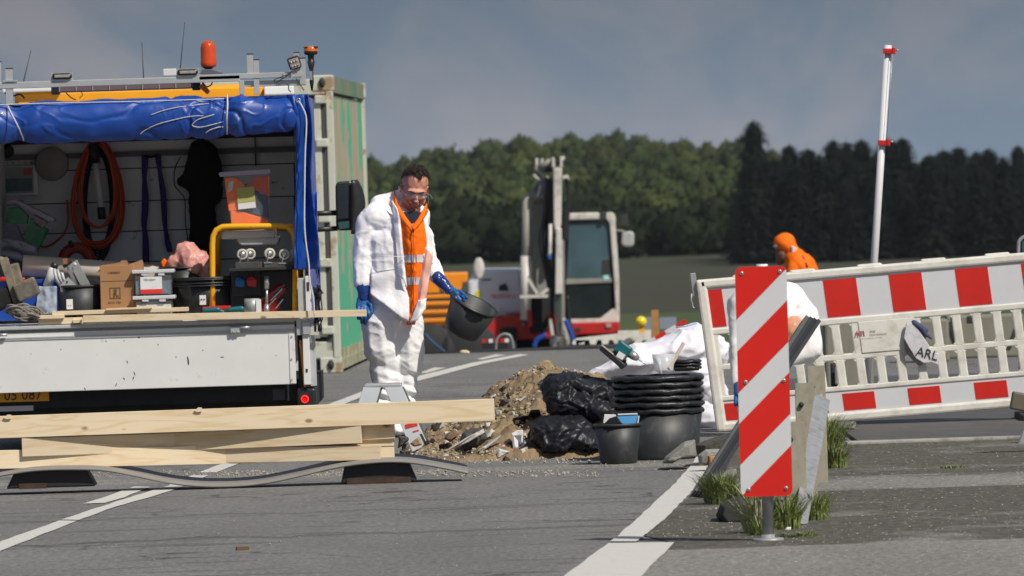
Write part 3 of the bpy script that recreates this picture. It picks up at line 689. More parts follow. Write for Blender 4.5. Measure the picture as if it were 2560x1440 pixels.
# back wall of the load space: horizontal boards
BD = TD+1.6; sB = BD/TD
ys = [352, 421, 503, 578, 655, 735, 810]
for i in range(len(ys)-1):
    b = MB(); b.pb(-40, 735, ys[i]+1.3, ys[i+1]-1.3, BD, .02, 330); b.build('plank', M['wallboard'], truck, bevel=.002)
b = MB(); b.pb(-60, 742, 335, 830, BD+.02, .02, 330); b.build('back_panel', M['blackboard'], truck)
b = MB(); b.pb(-62, 742, 378, 392, BD-.03, .03, 330); b.build('wall_rail', mat('grey_rail', (.12, .12, .12), .6), truck)
b = MB(); b.pb(637, 640, 350, 425, BD-.03, .02, 330); b.build('post_strip', M['blackboard'], truck)
# side walls and roof canopy
def wall(x, name, mt):
    b = MB(); a = W(x, 250, TD); z1 = W(400, 244, TD).z-.01; z0 = W(400, 830, TD).z
    b.box((a.x, TD+.1+1.2, (z0+z1)/2), (.02, 2.4, z1-z0)); return b.build(name, mt, truck)
wall(756, 'side_curtain', M['tarp2']); wall(-40, 'side_curtain', M['tarp'])
b = MB(); b.pb(-62, 758, 237, 243, TD+.0, 2.55, 740); b.build('canopy_roof', M['tarp'], truck)
b = MB(); b.pb(-38, 742, 246, 250, TD+.05, 1.5, 740); b.build('roof_bounce_panel', M['wallboard'], truck)  # white sheet added under the canopy to bounce light into the load space
for x_ in (-34, 748):
    b = MB(); a_ = W(x_, 250, TD); z1_ = W(400, 262, TD).z; z0_ = W(400, 812, TD).z; b.box((a_.x, TD+.12+.75, (z0_+z1_)/2), (.012, 1.45, z1_-z0_)); b.build('side_bounce_panel', M['wallboard'], truck)  # white panels added inside the curtains to reflect light onto the load
# rolled up blue tarpaulin
def roll(u, v):
    px = -60+u*812; base = 236+(745-px)*math.tan(ROLL)
    a = R(-100)+v*R(235)
    pinch = 1-.22*math.exp(-((px-568)/16)**2)-.25*math.exp(-((px-45)/30)**2)
    hgt = 114 if px < 600 else 114-10*((px-600)/150)
    hgt -= 14*math.exp(-((px-690)/70)**2)
    rr = .5*hgt/400*pinch
    n = fbm((px*.005, v*1.4, 3), 1.0, 3)*.11*min(1, v*2.2)+noise.noise(Vector((px*.016+v*3, v*3.2-px*.018, 0)))*.05
    cr = abs(noise.noise(Vector((px*.009-v*1.6, v*2.6+px*.004, 7)))); n -= .20*max(0, .13-cr)/.13*(.25+.75*math.exp(-((px-560)/230)**2))
    c2 = abs(noise.noise(Vector((px*.02+v*2.5, v*4.2-px*.012, 17)))); n += .10*(max(0, .09-c2)/.09)*math.exp(-((px-590)/150)**2)
    c3 = abs(noise.noise(Vector((px*.016-v*2.5, v*5, 27)))); n += .09*(max(0, .1-c3)/.1)*(math.exp(-((px-60)/90)**2))
    rr *= 1+n*.7
    if px > 715: rr *= max(.35, 1-((px-715)/45)**2*.7)
    zc = W(px, base+60*(1 if px < 600 else .97), TD).z; c = W(px, base+60, TD)
    return Vector((c.x, TD-.02-math.sin(a+R(10))*rr*.95 if True else 0, zc+math.cos(a)*rr*1.08))
b = MB(); b.grid(roll, 260, 70); rt_ = b.build('rolled_tarpaulin', M['tarp'], truck)
def cordpx(pts, D, r, name='cord', mt=None, par=truck):
    ps = [W(x, y, D if len(q) < 3 else q[2]) for q in pts for x, y in [q[:2]]]
    out_ = []
    for i in range(len(ps)-1):
        p0 = ps[max(i-1, 0)]; p1 = ps[i]; p2 = ps[i+1]; p3 = ps[min(i+2, len(ps)-1)]
        for k in range(6):
            t = k/6; out_.append(.5*((2*p1)+(-p0+p2)*t+(2*p0-5*p1+4*p2-p3)*t*t+(-p0+3*p1-3*p2+p3)*t**3))
    out_.append(ps[-1]); b = MB(); b.tube(out_, r, 6); return b.build(name, mt or M['cord'], par)
fr = TD-.19
cordpx([(-20, 263), (120, 258), (330, 254), (560, 247)], TD-.12, .0035, par=rt_)
cordpx([(18, 262, TD-.1), (32, 290, fr), (48, 322, fr), (60, 352, TD-.08)], fr, .005, par=rt_)
cordpx([(568, 238, TD-.05), (569, 262, fr+.03), (567, 300, fr+.02), (568, 336, TD-.08)], fr, .005, par=rt_)
def on_roll(px, py):
    best = None
    u = (px+60)/812
    for k in range(90):
        p = roll(u, k/90); q = W(px, py, p.y)
        e = abs(p.z-q.z)+(0 if p.y < TD-.02 else .2)
        if best is None or e < best[0]: best = (e, p)
    return best[1]+Vector((0, -.006, 0))
for pts in ([(352, 336), (366, 324), (400, 310), (450, 297), (480, 292), (512, 289)], [(562, 277), (530, 288), (500, 299), (484, 309), (486, 316), (504, 318), (535, 311), (560, 305)], [(380, 289), (410, 277), (450, 268), (500, 261), (558, 254)], [(515, 334), (526, 326), (548, 318), (560, 317)]):
    cp_ = [on_roll(x, y) for x, y in pts]; b = MB(); o_ = []
    for i_ in range(len(cp_)-1):
        p0, p1, p2_, p3_ = cp_[max(i_-1, 0)], cp_[i_], cp_[i_+1], cp_[min(i_+2, len(cp_)-1)]
        for k in range(5): t = k/5; o_.append(.5*((2*p1)+(-p0+p2_)*t+(2*p0-5*p1+4*p2_-p3_)*t*t+(-p0+3*p1-3*p2_+p3_)*t**3))
    o_.append(cp_[-1]); b.tube(o_, [.001]+[.0027]*(len(o_)-2)+[.001], 6); b.build('roll_line', M['cord'], rt_)  # thin white lines laid on the surface of the roll
# roll openings at its right end and the side drape
b = MB()
def drape(u, v):
    py = 236+v*438; x0 = 734+4*math.sin(v*5)+ (12*max(0, (v-.0))*.5); x1 = 770+v*26+5*math.sin(v*9)
    px = x0+(x1-x0)*u
    if v < .28: px -= (.28-v)*60*(1-u)
    return W(px, py+(750-px)*.03, TD-.02-.045*math.sin(u*6.0+v*2)-.05*math.exp(-((v-.1)/.12)**2)+.02*fbm((u*2, v*6, 0), 1.5))
b.grid(drape, 22, 70); dr = b.build('side_drape', M['tarp'], truck, solid=.004)
b = MB()
def drape2(u, v):
    py = 480+v*240; x0 = 772+v*20; x1 = 792+v*14-4*math.sin(v*3)
    if v > .8: x0 += (v-.8)*40; x1 -= (v-.8)*20
    px = x0+(x1-x0)*u; return W(px, py, TD+.02+.02*math.sin(u*9+v*3))
b.grid(drape2, 12, 30); b.build('worn_drape_edge', M['tarp2'], truck, solid=.004)
cordpx([(746, 252), (756, 268), (766, 300), (763, 380), (762, 440), (761, 545), (764, 600), (772, 660), (774, 700), (783, 745), (786, 790)], TD-.12, .0055, par=dr)
b = MB(); c = W(746, 251, TD-.11); b.tube([c+Vector((.012*math.cos(a), 0, .012*math.sin(a))) for a in [k*math.pi/8 for k in range(16)]], .004, 6, closed=True); b.build('eyelet', M['steel'], dr)
# cords and buckles hanging on the corner
t_ = thing('cord_bundle', 'dark tangled cords and hooks hanging at the truck corner beside the container', 'cords', W(795, 800, TD-.03))
b = MB()
for i in range(8):
    x = 787+i*2.2; pts = []
    for k in range(8): pts.append(W(x+random.uniform(-4, 4), 715+k*16+random.uniform(-4, 4), TD-.03+random.uniform(-.02, .02)))
    b.tube(pts, .0045, 5)
b.tube([W(792, 712, TD-.05), W(800, 722, TD-.05), (W(808, 733, TD-.05)), W(797, 738, TD-.05), W(790, 726, TD-.05)], .004, 5)
b.build('cord', M['jacketblack'], t_)
b = MB(); b.pb(786, 800, 838, 846, TD-.04, .02); b.build('hook', M['steel'], t_)
# rack on the roof
def rackbar(x0, x1, yt, yb, xr, D=TD-.05, dep=.05): b = MB(); b.pb(x0, x1, yt, yb, D, dep, xr); return b
rack = rackbar(-62, 600, 196, 212, 330).build('roof_rack', M['alu'], truck, bevel=.003)
rackbar(498, 755, 184, 197, 600).build('bar', M['alu'], rack, bevel=.002)
rackbar(604, 764, 200, 215, 700, TD-.02).build('bar', M['alu'], rack, bevel=.002)
for x0, x1, yt, yb in ((-6, 3, 155, 232), (14, 32, 172, 262), (617, 633, 136, 190), (634, 648, 150, 236), (598, 611, 192, 236), (734, 748, 132, 190), (749, 764, 146, 212)):
    q = rackbar(x0, x1, yt, yb, (x0+x1)/2, TD-.045).build('post', M['alu'], rack, bevel=.002)
    rackbar(x0, x1, yt-2.2, yt, (x0+x1)/2, TD-.047, .054).build('cap', M['print'], q)
rackbar(8, 44, 200, 204, 26, TD-.06).build('clamp', M['alu'], rack)
# amber light bar slung under the rack
lb = MB(); lb.pb(145, 480, 208, 226, TD+.1, .12, 330); lb = lb.build('light_bar', mat('smoky_lens', (.17, .12, .12), .15), truck, bevel=.008)
for k in range(9):
    x = 148+k*41.5; b = MB(); b.pb(x, x+2, S(207, 330, x), S(224, 330, x), TD+.095, .01, x); b.build('segment_joint', M['alu'], lb)
for x in (128, 480):
    b = MB(); b.pb(x, x+20, S(205, 330, x), S(230, 330, x), TD+.09, .14, x+10); b.build('end_cap', M['black'], lb, bevel=.006)
b = MB()
for k in range(6): b.lathe([(.0, 0), (.075, 0), (.075, .02), (0, .02)], W(190+k*52, S(219, 330, 190+k*52), TD+.2), 16, sx=1, sy=.4, M=Matrix.Rotation(R(90), 3, 'X') @ Matrix.Diagonal((1, .28, 1)))
b.build('reflector', M['black'], lb)
# cab behind: amber roof, windscreen visor, mirrors
cabD = TD+2.9
b = MB(); b.pb(38, 660, 218, 330, cabD, 1.9, 330); cabr = b.build('cab', M['yelroof'], truck, bevel=.03)
b = MB(); b.pb(-62, 758, 252, 980, TD+2.62, .2, 330); b.build('front_bulkhead', M['white'], truck)
b = MB(); b.pb(5, 155, 212, 230, cabD-.05, .05, 80); b.build('roof_box', M['white'], truck, bevel=.01)
b = MB(); b.pb(660, 735, 214, 238, cabD-.05, .2, 700); b.build('roof_box', M['white'], truck, bevel=.01)
cordpx([(12, 232), (30, 240), (50, 236), (62, 246)], TD+.02, .006, 'cable', M['black'], rack)
cordpx([(165, 232), (178, 244), (190, 250)], TD+.02, .004, 'cable', M['black'], rack)
cordpx([(203, 228), (206, 238), (198, 246)], TD+.02, .003, 'cable', M['hosered'], rack)
cordpx([(506, 206), (514, 216), (526, 214), (532, 204)], TD-.03, .005, 'cable', M['black'], rack)
b = MB(); b.prism([(497, 218), (508, 205), (524, 228), (518, 236)], TD+.05, .1); b.build('corner_lamp', M['amber2'], rack)
mi = MB(); mi.prism([(838, 462), (845, 454), (878, 452), (884, 470), (884, 560), (880, 576), (846, 577), (840, 570)], TD+4.4, .09)
mi = mi.build('door_mirror', M['black'], truck, bevel=.015)
b = MB(); b.prism([(842, 464), (872, 462), (871, 546), (844, 548)], TD+4.385, .01); b.build('mirror_glass', M['glassdark'], mi, bevel=.003)
b = MB(); b.prism([(845, 556), (874, 552), (876, 569), (848, 573)], TD+4.385, .01); b.build('lower_glass', mat('teal_mirror', (.04, .09, .1), .08), mi)
b = MB(); b.grid(lambda u, v: W(878+34*math.sin(math.pi*min(1, max(0, v*.9+.08)))**.6*math.cos((u-.5)*math.pi)*1.0, 450+v*135, TD+4.43+.06*math.sin((u-.5)*math.pi)), 10, 14); b.build('mirror_back', M['black'], mi, solid=.01)
b = MB()
b.tube([W(760, 535, TD+4.45), W(842, 532, TD+4.45)], .019, 10); b.tube([W(760, 576, TD+4.45), W(844, 571, TD+4.45)], .018, 10); b.build('mirror_arm', M['black'], truck)
# strobe lamps on the rack
def strobe(x0, x1, yt, yb, label):
    t = thing('strobe_lamp', label, 'lamp', W((x0+x1)/2, yb+3, TD-.06), group='strobe lamps on the roof rack')
    b = MB(); b.pb(x0, x1, yt, yb, TD-.07, .04, (x0+x1)/2); b.build('housing', M['black'], t, bevel=.015)
    b = MB(); b.pb(x0+6, x1-6, yt+4, yb-4, TD-.075, .01, (x0+x1)/2); b.build('lens', M['lens'], t, bevel=.003)
    b = MB(); b.pb(x0-3, x1, yb, yb+7, TD-.05, .03, (x0+x1)/2); b.pb(x0-2, x1+3, yt-2, yb+2, TD-.03, .02, (x0+x1)/2); b.build('bracket', M['alu'], t)
strobe(130, 180, 183, 198, 'small strobe lamp standing on the rack above the light bar left end')
strobe(443, 495, 173, 188, 'small strobe lamp on the rack beside the tall amber beacon')
t = MB(); t.pb(408, 441, 172, 190, TD+.3, .05, 424); tag(t.build('white_box', M['white'], bevel=.004), 'small plain white box between antenna and strobe lamp on the rack', 'box')
# tall amber beacon
t = thing('beacon', 'tall rounded amber warning beacon on the truck roof rack', 'beacon', W(521, 184, TD+.05))
b = MB(); b.lathe([(.0, .108), (.016, .106), (.032, .098), (.043, .082), (.047, .06), (.048, -.02), (.0505, -.028), (.051, -.046), (.044, -.058), (.03, -.062)], W(521, 144, TD+.05), 30); b.build('dome', M['amber'], t)
b = MB(); b.lathe([(.043, .01), (.03, 0), (.012, -.012), (.012, -.03), (0, -.03)], W(521, 170, TD+.05), 20); b.build('stem', M['black'], t)
b = MB(); b.prism([(499, 186), (506, 173), (535, 173), (556, 180), (556, 186)], TD-.02, .12); b.build('base', mat('blue_grey_plastic', (.10, .10, .13), .4), t, bevel=.006)
# low amber beacon on a black stem
t = thing('beacon', 'short flat amber beacon on a long black stem at the truck corner', 'beacon', W(775, 222, TD+.02))
b = MB(); b.lathe([(0, .022), (.035, .021), (.043, .017), (.043, -.01)], W(777, 124, TD+.02), 24); b.build('lens', M['amber2'], t)
b = MB(); b.lathe([(.042, 0), (.043, -.004), (.042, -.018), (.02, -.026), (.019, -.06), (.024, -.065), (.017, -.1), (.012, -.12), (.012, -.16), (.014, -.19), (.006, -.245), (0, -.245)], W(777, 128, TD+.02), 18); b.build('stem', M['black'], t)
b = MB(); b.pb(759, 795, 116, 119, TD-.02, .08); b.build('cap', M['black'], t, bevel=.004)
b = MB(); b.pb(774, 781, 178, 200, TD-.01, .02); b.build('clamp', M['steel'], t)
# work light
t = thing('work_light', 'square tilted LED work light on the roof rack next to the amber beacon', 'lamp', W(733, 196, TD-.05))
Mt = Matrix.Rotation(R(-16), 3, 'Y') @ Matrix.Rotation(R(12), 3, 'X')
b = MB(); b.box(W(736, 157, TD-.06), (.078, .04, .078), Mt); b.build('housing', M['blackrough'], t, bevel=.012)
b = MB(); b.box(W(736, 157, TD-.06)+Mt @ Vector((0, -.022, 0)), (.062, .006, .062), Mt); ll = b.build('lens', M['lens'], t, bevel=.004)
for i in range(2):
    for j in range(3):
        b = MB(); b.sph(W(736, 157, TD-.06)+Mt @ Vector((-.018+.018*j, -.026, -.014+.028*i)), .007, sub=1); b.build('diode', M['steel'], ll)
b = MB(); b.bar(W(700, 196, TD-.06), W(737, 176, TD-.04), .012, .012); b.pb(708, 711, 182, 197, TD-.06, .01); b.pb(728, 731, 180, 196, TD-.06, .01); b.build('bracket', M['alu'], t)
cordpx([(731, 178), (716, 190), (702, 200), (690, 206), (686, 200), (694, 196), (720, 186)], TD-.07, .003, 'cable', M['black'], t)
cordpx([(740, 196), (752, 214), (760, 226)], TD-.07, .003, 'cable', M['black'], t); cordpx([(722, 212), (722, 224), (728, 230)], TD-.07, .004, 'cable', M['black'], t)
# antennas
for x0, y0, x1, y1, D, l_ in ((359, 190, 355, 106, TD+3.4, 'short upright black antenna above the light bar'), (451, 172, 462, 55, TD+3.6, 'longest thin antenna rising beside the small white box'), (59, 205, 78, 126, TD+5, 'faint slanting whip antenna above the left of the rack')):
    b = MB(); b.tube([W(x0, y0+45, D), W(x0, y0, D), W(x1, y1, D)], [.006, .004, .0022], 6); tag(b.build('antenna', M['black']), l_, 'antenna')
# ================================================================== what lies on the load bed
def bucket(name, label, px, yt, yb, wt, wb, D, mt=None, group=None, cat='bucket', rim=.006, n=36, dirt=None, M3=None):
    "open bucket: wall lathe, rim; yt, yb read at px"
    c = W(px, yb, D); s = D/F; hh = (yb-yt)*s; rt2 = wt/2*s; rb2 = wb/2*s; c = c+Vector((0, rt2, 0))
    t = thing(name, label, cat, c, group=group)
    b = MB(); b.lathe([(0, 0), (rb2*.93, 0), (rb2, .008), (rt2*.985, hh), (rt2*.955, hh), (rb2*.95, .012), (0, .012)], c, n, M=M3); b.build('body', mt or M['tub'], t)
    b = MB(); b.lathe([(rt2*.98, hh-.012), (rt2+rim, hh-.010), (rt2+rim*1.2, hh-.002), (rt2+rim*.5, hh+.004), (rt2*.96, hh+.002)], c, n, M=M3); b.build('rim', mt or M['tub'], t)
    return t, c, hh, rt2, rb2
def slab(t, name, x0, x1, yt, yb, D, dep, mt, xr=None, bevel=.003):
    b = MB(); b.pb(x0, x1, yt, yb, D, dep, xr); return b.build(name, mt, t, bevel=bevel)
# left black bucket with tools
t, c, hh, rr, rb = bucket('bucket', 'black mortar bucket on the load bed with levels and trowels sticking out', 199, 714, 806, 110, 100, TD+.12)
slab(t, 'sticker', 166, 182, 748, 773, TD+.117, .004, M['paper'], bevel=0)
b = MB(); b.pb(170, 172, 763, 765, TD+.114, .003); b.pb(176, 178, 763, 765, TD+.114, .003); b.build('print', M['print'], t)
t = thing('spirit_level', 'pale aluminium spirit level leaning out of the black mortar bucket', 'level', W(205, 715, TD+.3))
b = MB(); b.bar(W(183, 655, TD+.25), W(228, 740, TD+.3), .03, .055, upv=(.6, 0, .4)); b.build('body', M['alu'], t, bevel=.002)
b = MB(); b.lathe([(0, 0), (.012, 0), (.012, .006), (0, .006)], W(187, 661, TD+.22), 14, M=Matrix.Rotation(R(90), 3, 'X')); b.build('vial', M['lidplastic'], t)
b = MB(); b.bar(W(168, 662, TD+.22), W(200, 738, TD+.26), .012, .022, upv=(.6, 0, .4)); tag(b.build('metal_bar', M['steel']), 'narrow steel bar beside the spirit level in the bucket', 'bar')
t = thing('trowel', 'grey steel plastering trowel in the bucket with black handle', 'trowel', W(170, 715, TD+.2))
b = MB(); b.prism([(150, 714), (170, 692), (190, 712), (192, 730), (152, 730)], TD+.17, .003); b.build('blade', M['alu'], t)
b = MB(); b.lathe([(0, 0), (.006, 0), (.006, .004), (0, .004)], W(168, 704, TD+.168), 10, M=Matrix.Rotation(R(90), 3, 'X')); b.build('hole', M['print'], t)
b = MB()
for k in range(3): b.tube([W(135+k*9, 672+k*2, TD+.2), W(140+k*9, 695, TD+.19), W(152+k*8, 716, TD+.2)], .010, 8)
tag(b.build('grey_tube_handles', M['alu_dull']), 'curved grey tool handles in the left black bucket', 'handles')
t = thing('sealant_tube', 'white sealant bottle with black cap beside the bucket tools', 'bottle', W(122, 716, TD+.3))
b = MB(); ax = (W(134, 668, TD+.3)-W(120, 712, TD+.3)); b.tube([W(118, 716, TD+.3), W(131, 676, TD+.3), W(134, 668, TD+.3)], [.028, .028, .02], 14); b.build('body', M['paper'], t)
b = MB(); b.tube([W(133, 670, TD+.3), W(139, 659, TD+.3)], .023, 12); b.build('cap', M['black'], t)
t = thing('hammer', 'small club hammer with copper coloured end across the bucket tools', 'hammer', W(165, 660, TD+.2))
b = MB(); b.bar(W(158, 668, TD+.18), W(180, 652, TD+.18), .02, .022); b.build('head', M['black'], t, bevel=.003)
b = MB(); b.pb(157, 168, 647, 661, TD+.16, .03); b.build('socket', mat('copper', (.5, .2, .1), .4, metal=.6), t, bevel=.002)
# cardboard box with damaged flaps
t = thing('cardboard_box', 'brown cardboard box with torn flaps between black bucket and clear boxes', 'box', W(303, 800, TD+.1))
slab(t, 'body', 251, 336, 663, 800, TD+.1, .2, M['card'], 290)
b = MB(); b.prism([(320, 664), (352, 650), (356, 662), (356, 800), (322, 800)], TD+.16, .2); b.build('side', M['card'], t)
b = MB(); b.prism([(251, 664), (300, 656), (304, 651), (316, 651), (320, 657), (320, 668), (251, 668)], TD+.12, .004); b.prism([(322, 660), (350, 652), (356, 664), (340, 668)], TD+.17, .004); b.prism([(240, 681), (251, 672), (252, 676), (244, 684)], TD+.11, .003); b.build('flap', M['card'], t)
textat('1080800', 284, 682, TD+.098, 6, M['brownprint'], t, 1.1)
b = MB()
for a_ in ((274, 301, 719, 721), (274, 301, 745, 747), (274, 276, 719, 747), (299, 301, 719, 747), (284, 292, 723, 730), (283, 287, 732, 744), (290, 297, 738, 743), (286, 291, 730, 738)): b.pb(*a_, TD+.098, .003, 287)
b.build('care_symbol', M['brownprint'], t); textat('BOX 700', 286, 757, TD+.098, 6, M['brownprint'], t)
b = MB(); b.pb(252, 336, 702, 703.2, TD+.0985, .003, 290); b.build('crease', M['brownprint'], t)
# clear boxes
def clearbox(x0, x1, yt, yb, label, fill, lab=None):
    D = TD+.05; t = thing('storage_box', label, 'box', W((x0+x1)/2, yb, D), group='clear lidded boxes on the load bed')
    b = MB(); b.pb(x0+5, x1-5, yt+9, yb, D, .17); b.build('body', M['clear'], t, bevel=.006)
    b = MB(); b.pb(x0+9, x1-9, (yt+yb)/2-3 if not lab else yt+28, yb-2, D+.012, .14); b.build('contents', fill, t)
    b = MB(); b.pb(x0-2, x1+2, yt, yt+9, D-.012, .19); b.build('lid', M['lidplastic'], t, bevel=.005)
    for xx in ((x0+24), (x1-36)):
        b = MB(); b.pb(xx-2, xx+14, yt+7, yt+15, D-.008, .01); b.build('clip', M['lidplastic'], t, bevel=.002)
    return t
t = clearbox(331, 433, 674, 737, 'clear storage box with red and white label, on top of the other clear box', mat('bluish_contents', (.10, .15, .18), .5, .4, 60), 1)
slab(t, 'label_sheet', 351, 405, 692, 733, TD+.045, .003, M['paper'], bevel=0); slab(t, 'label_band', 352, 406, 723, 734, TD+.042, .003, M['redprint'], bevel=0)
textat('Vibrokjern', 374, 699, TD+.042, 5, M['print'], t); textat('. . .', 386, 714, TD+.042, 6, M['print'], t)
clearbox(333, 436, 739, 790, 'lower clear storage box filled with white sheets, standing under the labelled box', mat('white_contents', (.62, .61, .57), .7, .15, 30))
# long cardboard tube
t = thing('cardboard_tube', 'long thick beige cardboard tube lying behind the box and bucket', 'tube', W(230, 740, TD+1.0))
a, e = W(58, 664, TD+.5), W(420, 690, TD+.5); d = (e-a).normalized()
b = MB(); b.tube([a, e], .066, 28, cap=False); b.build('tube', M['tubecard'], t, solid=.004); b = MB(); b.tube([a+d*.004, a+d*.01], .062, 24); b.build('hollow_end', M['under'], t)
# things on the back wall
t = thing('hose', 'coiled orange red compressed air hose hanging on the truck back wall', 'hose', W(242, 620, BD-.12))
b = MB()
for k in range(7):
    w1 = 64+random.uniform(-7, 9); h1 = 130+random.uniform(-10, 8); cx = 243+random.uniform(-5, 5); pts = []
    if k > 4: w1 -= 22; h1 -= 25
    for i in range(40):
        a = i/40*6.283; yy = 484-h1*math.cos(a) + (0 if k <= 4 else -25); xx = cx+w1*math.sin(a)*(1+.25*(-math.cos(a)))*.92
        pts.append(W(xx, yy, BD-.08-.012*k))
    b.tube(pts, .0105, 6, closed=True)
b.build('coil', M['hosered'], t)
cordpx([(168, 500, BD-.1), (170, 560, BD-.1), (150, 595, BD-.1), (118, 616, BD-.1), (96, 614, BD-.1)], BD, .008, 'loose_end', M['hosered'], t)
t = thing('cable_coil', 'black electric cable coil hanging inside the orange red hose', 'cable', W(240, 650, BD-.06))
b = MB()
for k in range(6):
    w1 = 30+k*1.5; h1 = 120+k*5; pts = []
    for i in range(30):
        a = i/30*6.283; pts.append(W(246+w1*math.sin(a)*(.8+.3*math.sin(a/2)), 500-h1*math.cos(a)+k*2, BD-.05-.008*k))
    b.tube(pts, .008, 6, closed=True)
for k in range(3): b.tube([W(218+k*2, 560, BD-.06), W(232, 618+k*8, BD-.06), W(250, 630+k*7, BD-.06), W(270, 606+k*7, BD-.06), W(278, 560, BD-.06)], .006, 6)
b.build('coil', M['black'], t)
t = thing('tube_lamp', 'white inspection tube lamp hanging within the cable coil', 'lamp', W(250, 530, BD-.16))
b = MB(); b.tube([W(239, 408, BD-.16), W(253, 518, BD-.16)], .023, 14); b.build('tube', M['lidplastic'], t)
b = MB(); b.tube([W(232, 360, BD-.16), W(239, 408, BD-.16)], .03, 12); b.build('grip', M['black'], t)
b = MB(); b.tube([W(253, 518, BD-.16), W(255, 548, BD-.16)], .026, 12); b.build('end_cap', M['black'], t)
b = MB(); b.lathe([(0, 0), (.105, 0), (.11, .015), (.1, .03), (0, .035)], W(130, 410, BD-.05), 32, M=Matrix.Rotation(R(90), 3, 'X')); tag(b.build('round_tray', mat('dull_grey_lid', (.28, .26, .25), .6, .1, 5)), 'round grey tray lid hanging left of the orange hose', 'tray')
b = MB(); b.lathe([(0, 0), (.045, 0), (.045, .02), (0, .02)], W(18, 378, BD-.05), 20, M=Matrix.Rotation(R(90), 3, 'X')); tag(b.build('black_disc', M['black']), 'small black disc above the framed board', 'disc')
b = MB()
for k in range(7): b.lathe([(0, 0), (.004, 0), (.004, .004), (0, .004)], W(3+k*15, 407-k*.3, BD-.006), 8, M=Matrix.Rotation(R(90), 3, 'X'))
b.build('hook_hole', M['print'], truck)
t = thing('framed_board', 'framed notice board with red square on the truck back wall', 'board', W(40, 490, BD-.05))
slab(t, 'frame', -50, 95, 414, 489, BD-.045, .03, M['alu'], 50); slab(t, 'sheet', -45, 84, 417, 483, BD-.05, .01, mat('faint_sheet', (.30, .31, .32), .4, .1, 5), 50, 0)
slab(t, 'red_square', 59, 80, 421, 438, BD-.054, .006, mat('dull_red', (.5, .1, .07), .6), 70, 0); slab(t, 'picture', -45, 80, 446, 478, BD-.053, .006, mat('faint_print', (.10, .16, .17), .5, .5, 12), 50, 0)
# plastic box with green garment, tilted
def tiltbox(name, label, poly, D, dep, lidedge, fills, labelpoly=None, cat='box'):
    cx = sum(p[0] for p in poly)/len(poly); cy = max(p[1] for p in poly)
    t = thing(name, label, cat, W(cx, cy, D)); b = MB(); b.prism(poly, D, dep); b.build('body', M['clear'], t, bevel=.01)
    for nm, pl_, mt in fills:
        b = MB(); b.prism(pl_, D+.012, dep*.6); b.build(nm, mt, t, bevel=.004)
    return t
t = tiltbox('storage_box', 'clear box with green cloth tilted against the truck wall', [(22, 505), (40, 503), (132, 550), (110, 580), (86, 632), (-30, 618), (-20, 590)], TD+1.05, .25, None,
    [('cloth', [(20, 520), (45, 515), (70, 540), (66, 560), (30, 560), (14, 555)], M['greencloth']), ('cloth', [(75, 545), (120, 575), (92, 628), (64, 604), (60, 580)], M['greencloth']), ('cloth', [(-20, 575), (40, 562), (58, 600), (62, 625), (-28, 612)], mat('grey_garment', (.18, .17, .22), .8, .2, 20)), ('cloth', [(84, 536), (118, 555), (106, 572), (82, 562)], mat('pinkish_garment', (.36, .25, .25), .8))])
b = MB(); b.prism([(20, 502), (40, 499), (136, 546), (134, 556), (118, 552), (36, 508), (20, 511)], TD+1.02, .3); b.build('lid', M['lidviolet'], t, bevel=.006)
b = MB(); b.grid(lambda u, v: W(-40+u*130, 612+v*50-12*math.sin(u*4)-u*4, TD+.9+.1*fbm((u*3, v*3, 1), 1)), 16, 10); tag(b.build('white_sack', mat('lilac_white_sack', (.45, .42, .48), .6, .1, 8), solid=.02), 'lilac white plastic sack below the box with green cloth', 'sack')
# purple straps
t = thing('lifting_strap', 'dark purple lifting strap hanging in two lengths on the back wall', 'strap', W(385, 650, BD-.05))
def strap(pts, w_, nm='length', mt=None, par=t):
    b = MB(); k = len(pts)
    def f(u, v):
        i = min(int(v*(k-1)), k-2); fr_ = v*(k-1)-i; x = pts[i][0]*(1-fr_)+pts[i+1][0]*fr_; y = pts[i][1]*(1-fr_)+pts[i+1][1]*fr_
        tw = .55+.45*abs(math.cos(v*7)); return W(x+(u-.5)*w_*tw, y, BD-.05-.02*math.sin(v*7)*(u-.5))
    b.grid(f, 3, 26); return b.build(nm, mt or M['purple'], par, solid=.006)
strap([(363, 388), (361, 440), (364, 500), (360, 560), (364, 600), (365, 655)], 17); strap([(394, 386), (398, 420), (408, 480), (412, 560), (418, 600), (425, 630)], 15)
b = MB(); b.tube([W(363, 390, BD-.05), W(378, 393, BD-.05), W(394, 388, BD-.05)], .008, 6); b.build('joining_loop', M['jacketblack'], t)
# red reel, hook, dark jacket
t = thing('cable_reel', 'dark red cable reel half hidden behind the cardboard tube', 'reel', W(190, 660, TD+1.2))
b = MB(); b.lathe([(.05, -.05), (.12, -.05), (.12, -.04), (.085, -.04), (.085, .04), (.12, .04), (.12, .05), (.05, .05), (.05, -.05)], W(192, 652, TD+1.2), 28, M=Matrix.Rotation(R(90), 3, 'X')); b.build('drum', mat('dark_red', (.25, .02, .012), .5), t)
b = MB(); b.tube([W(174, 602, TD+1.15), W(182, 618, TD+1.15)], .014, 8); b.build('handle', M['black'], t)
def jk(p, n): return .02*fbm(p, 9, 3)
Dj = BD-.14
parts = [cap(W(500, 392, Dj), W(478, 455, Dj), .085, .06), cap(W(505, 385, Dj), W(530, 440, Dj), .1, .08), cap(W(505, 400, Dj), W(505, 620, Dj), (.10, .07, .1), (.085, .05, .06)), cap(W(530, 420, Dj), W(538, 500, Dj), .07, .04), cap(W(478, 440, Dj), W(455, 452, Dj), .06, .04), cap(W(485, 500, Dj), W(478, 640, Dj), .03, .02), cap(W(520, 560, Dj), W(520, 670, Dj), .06, .05)]
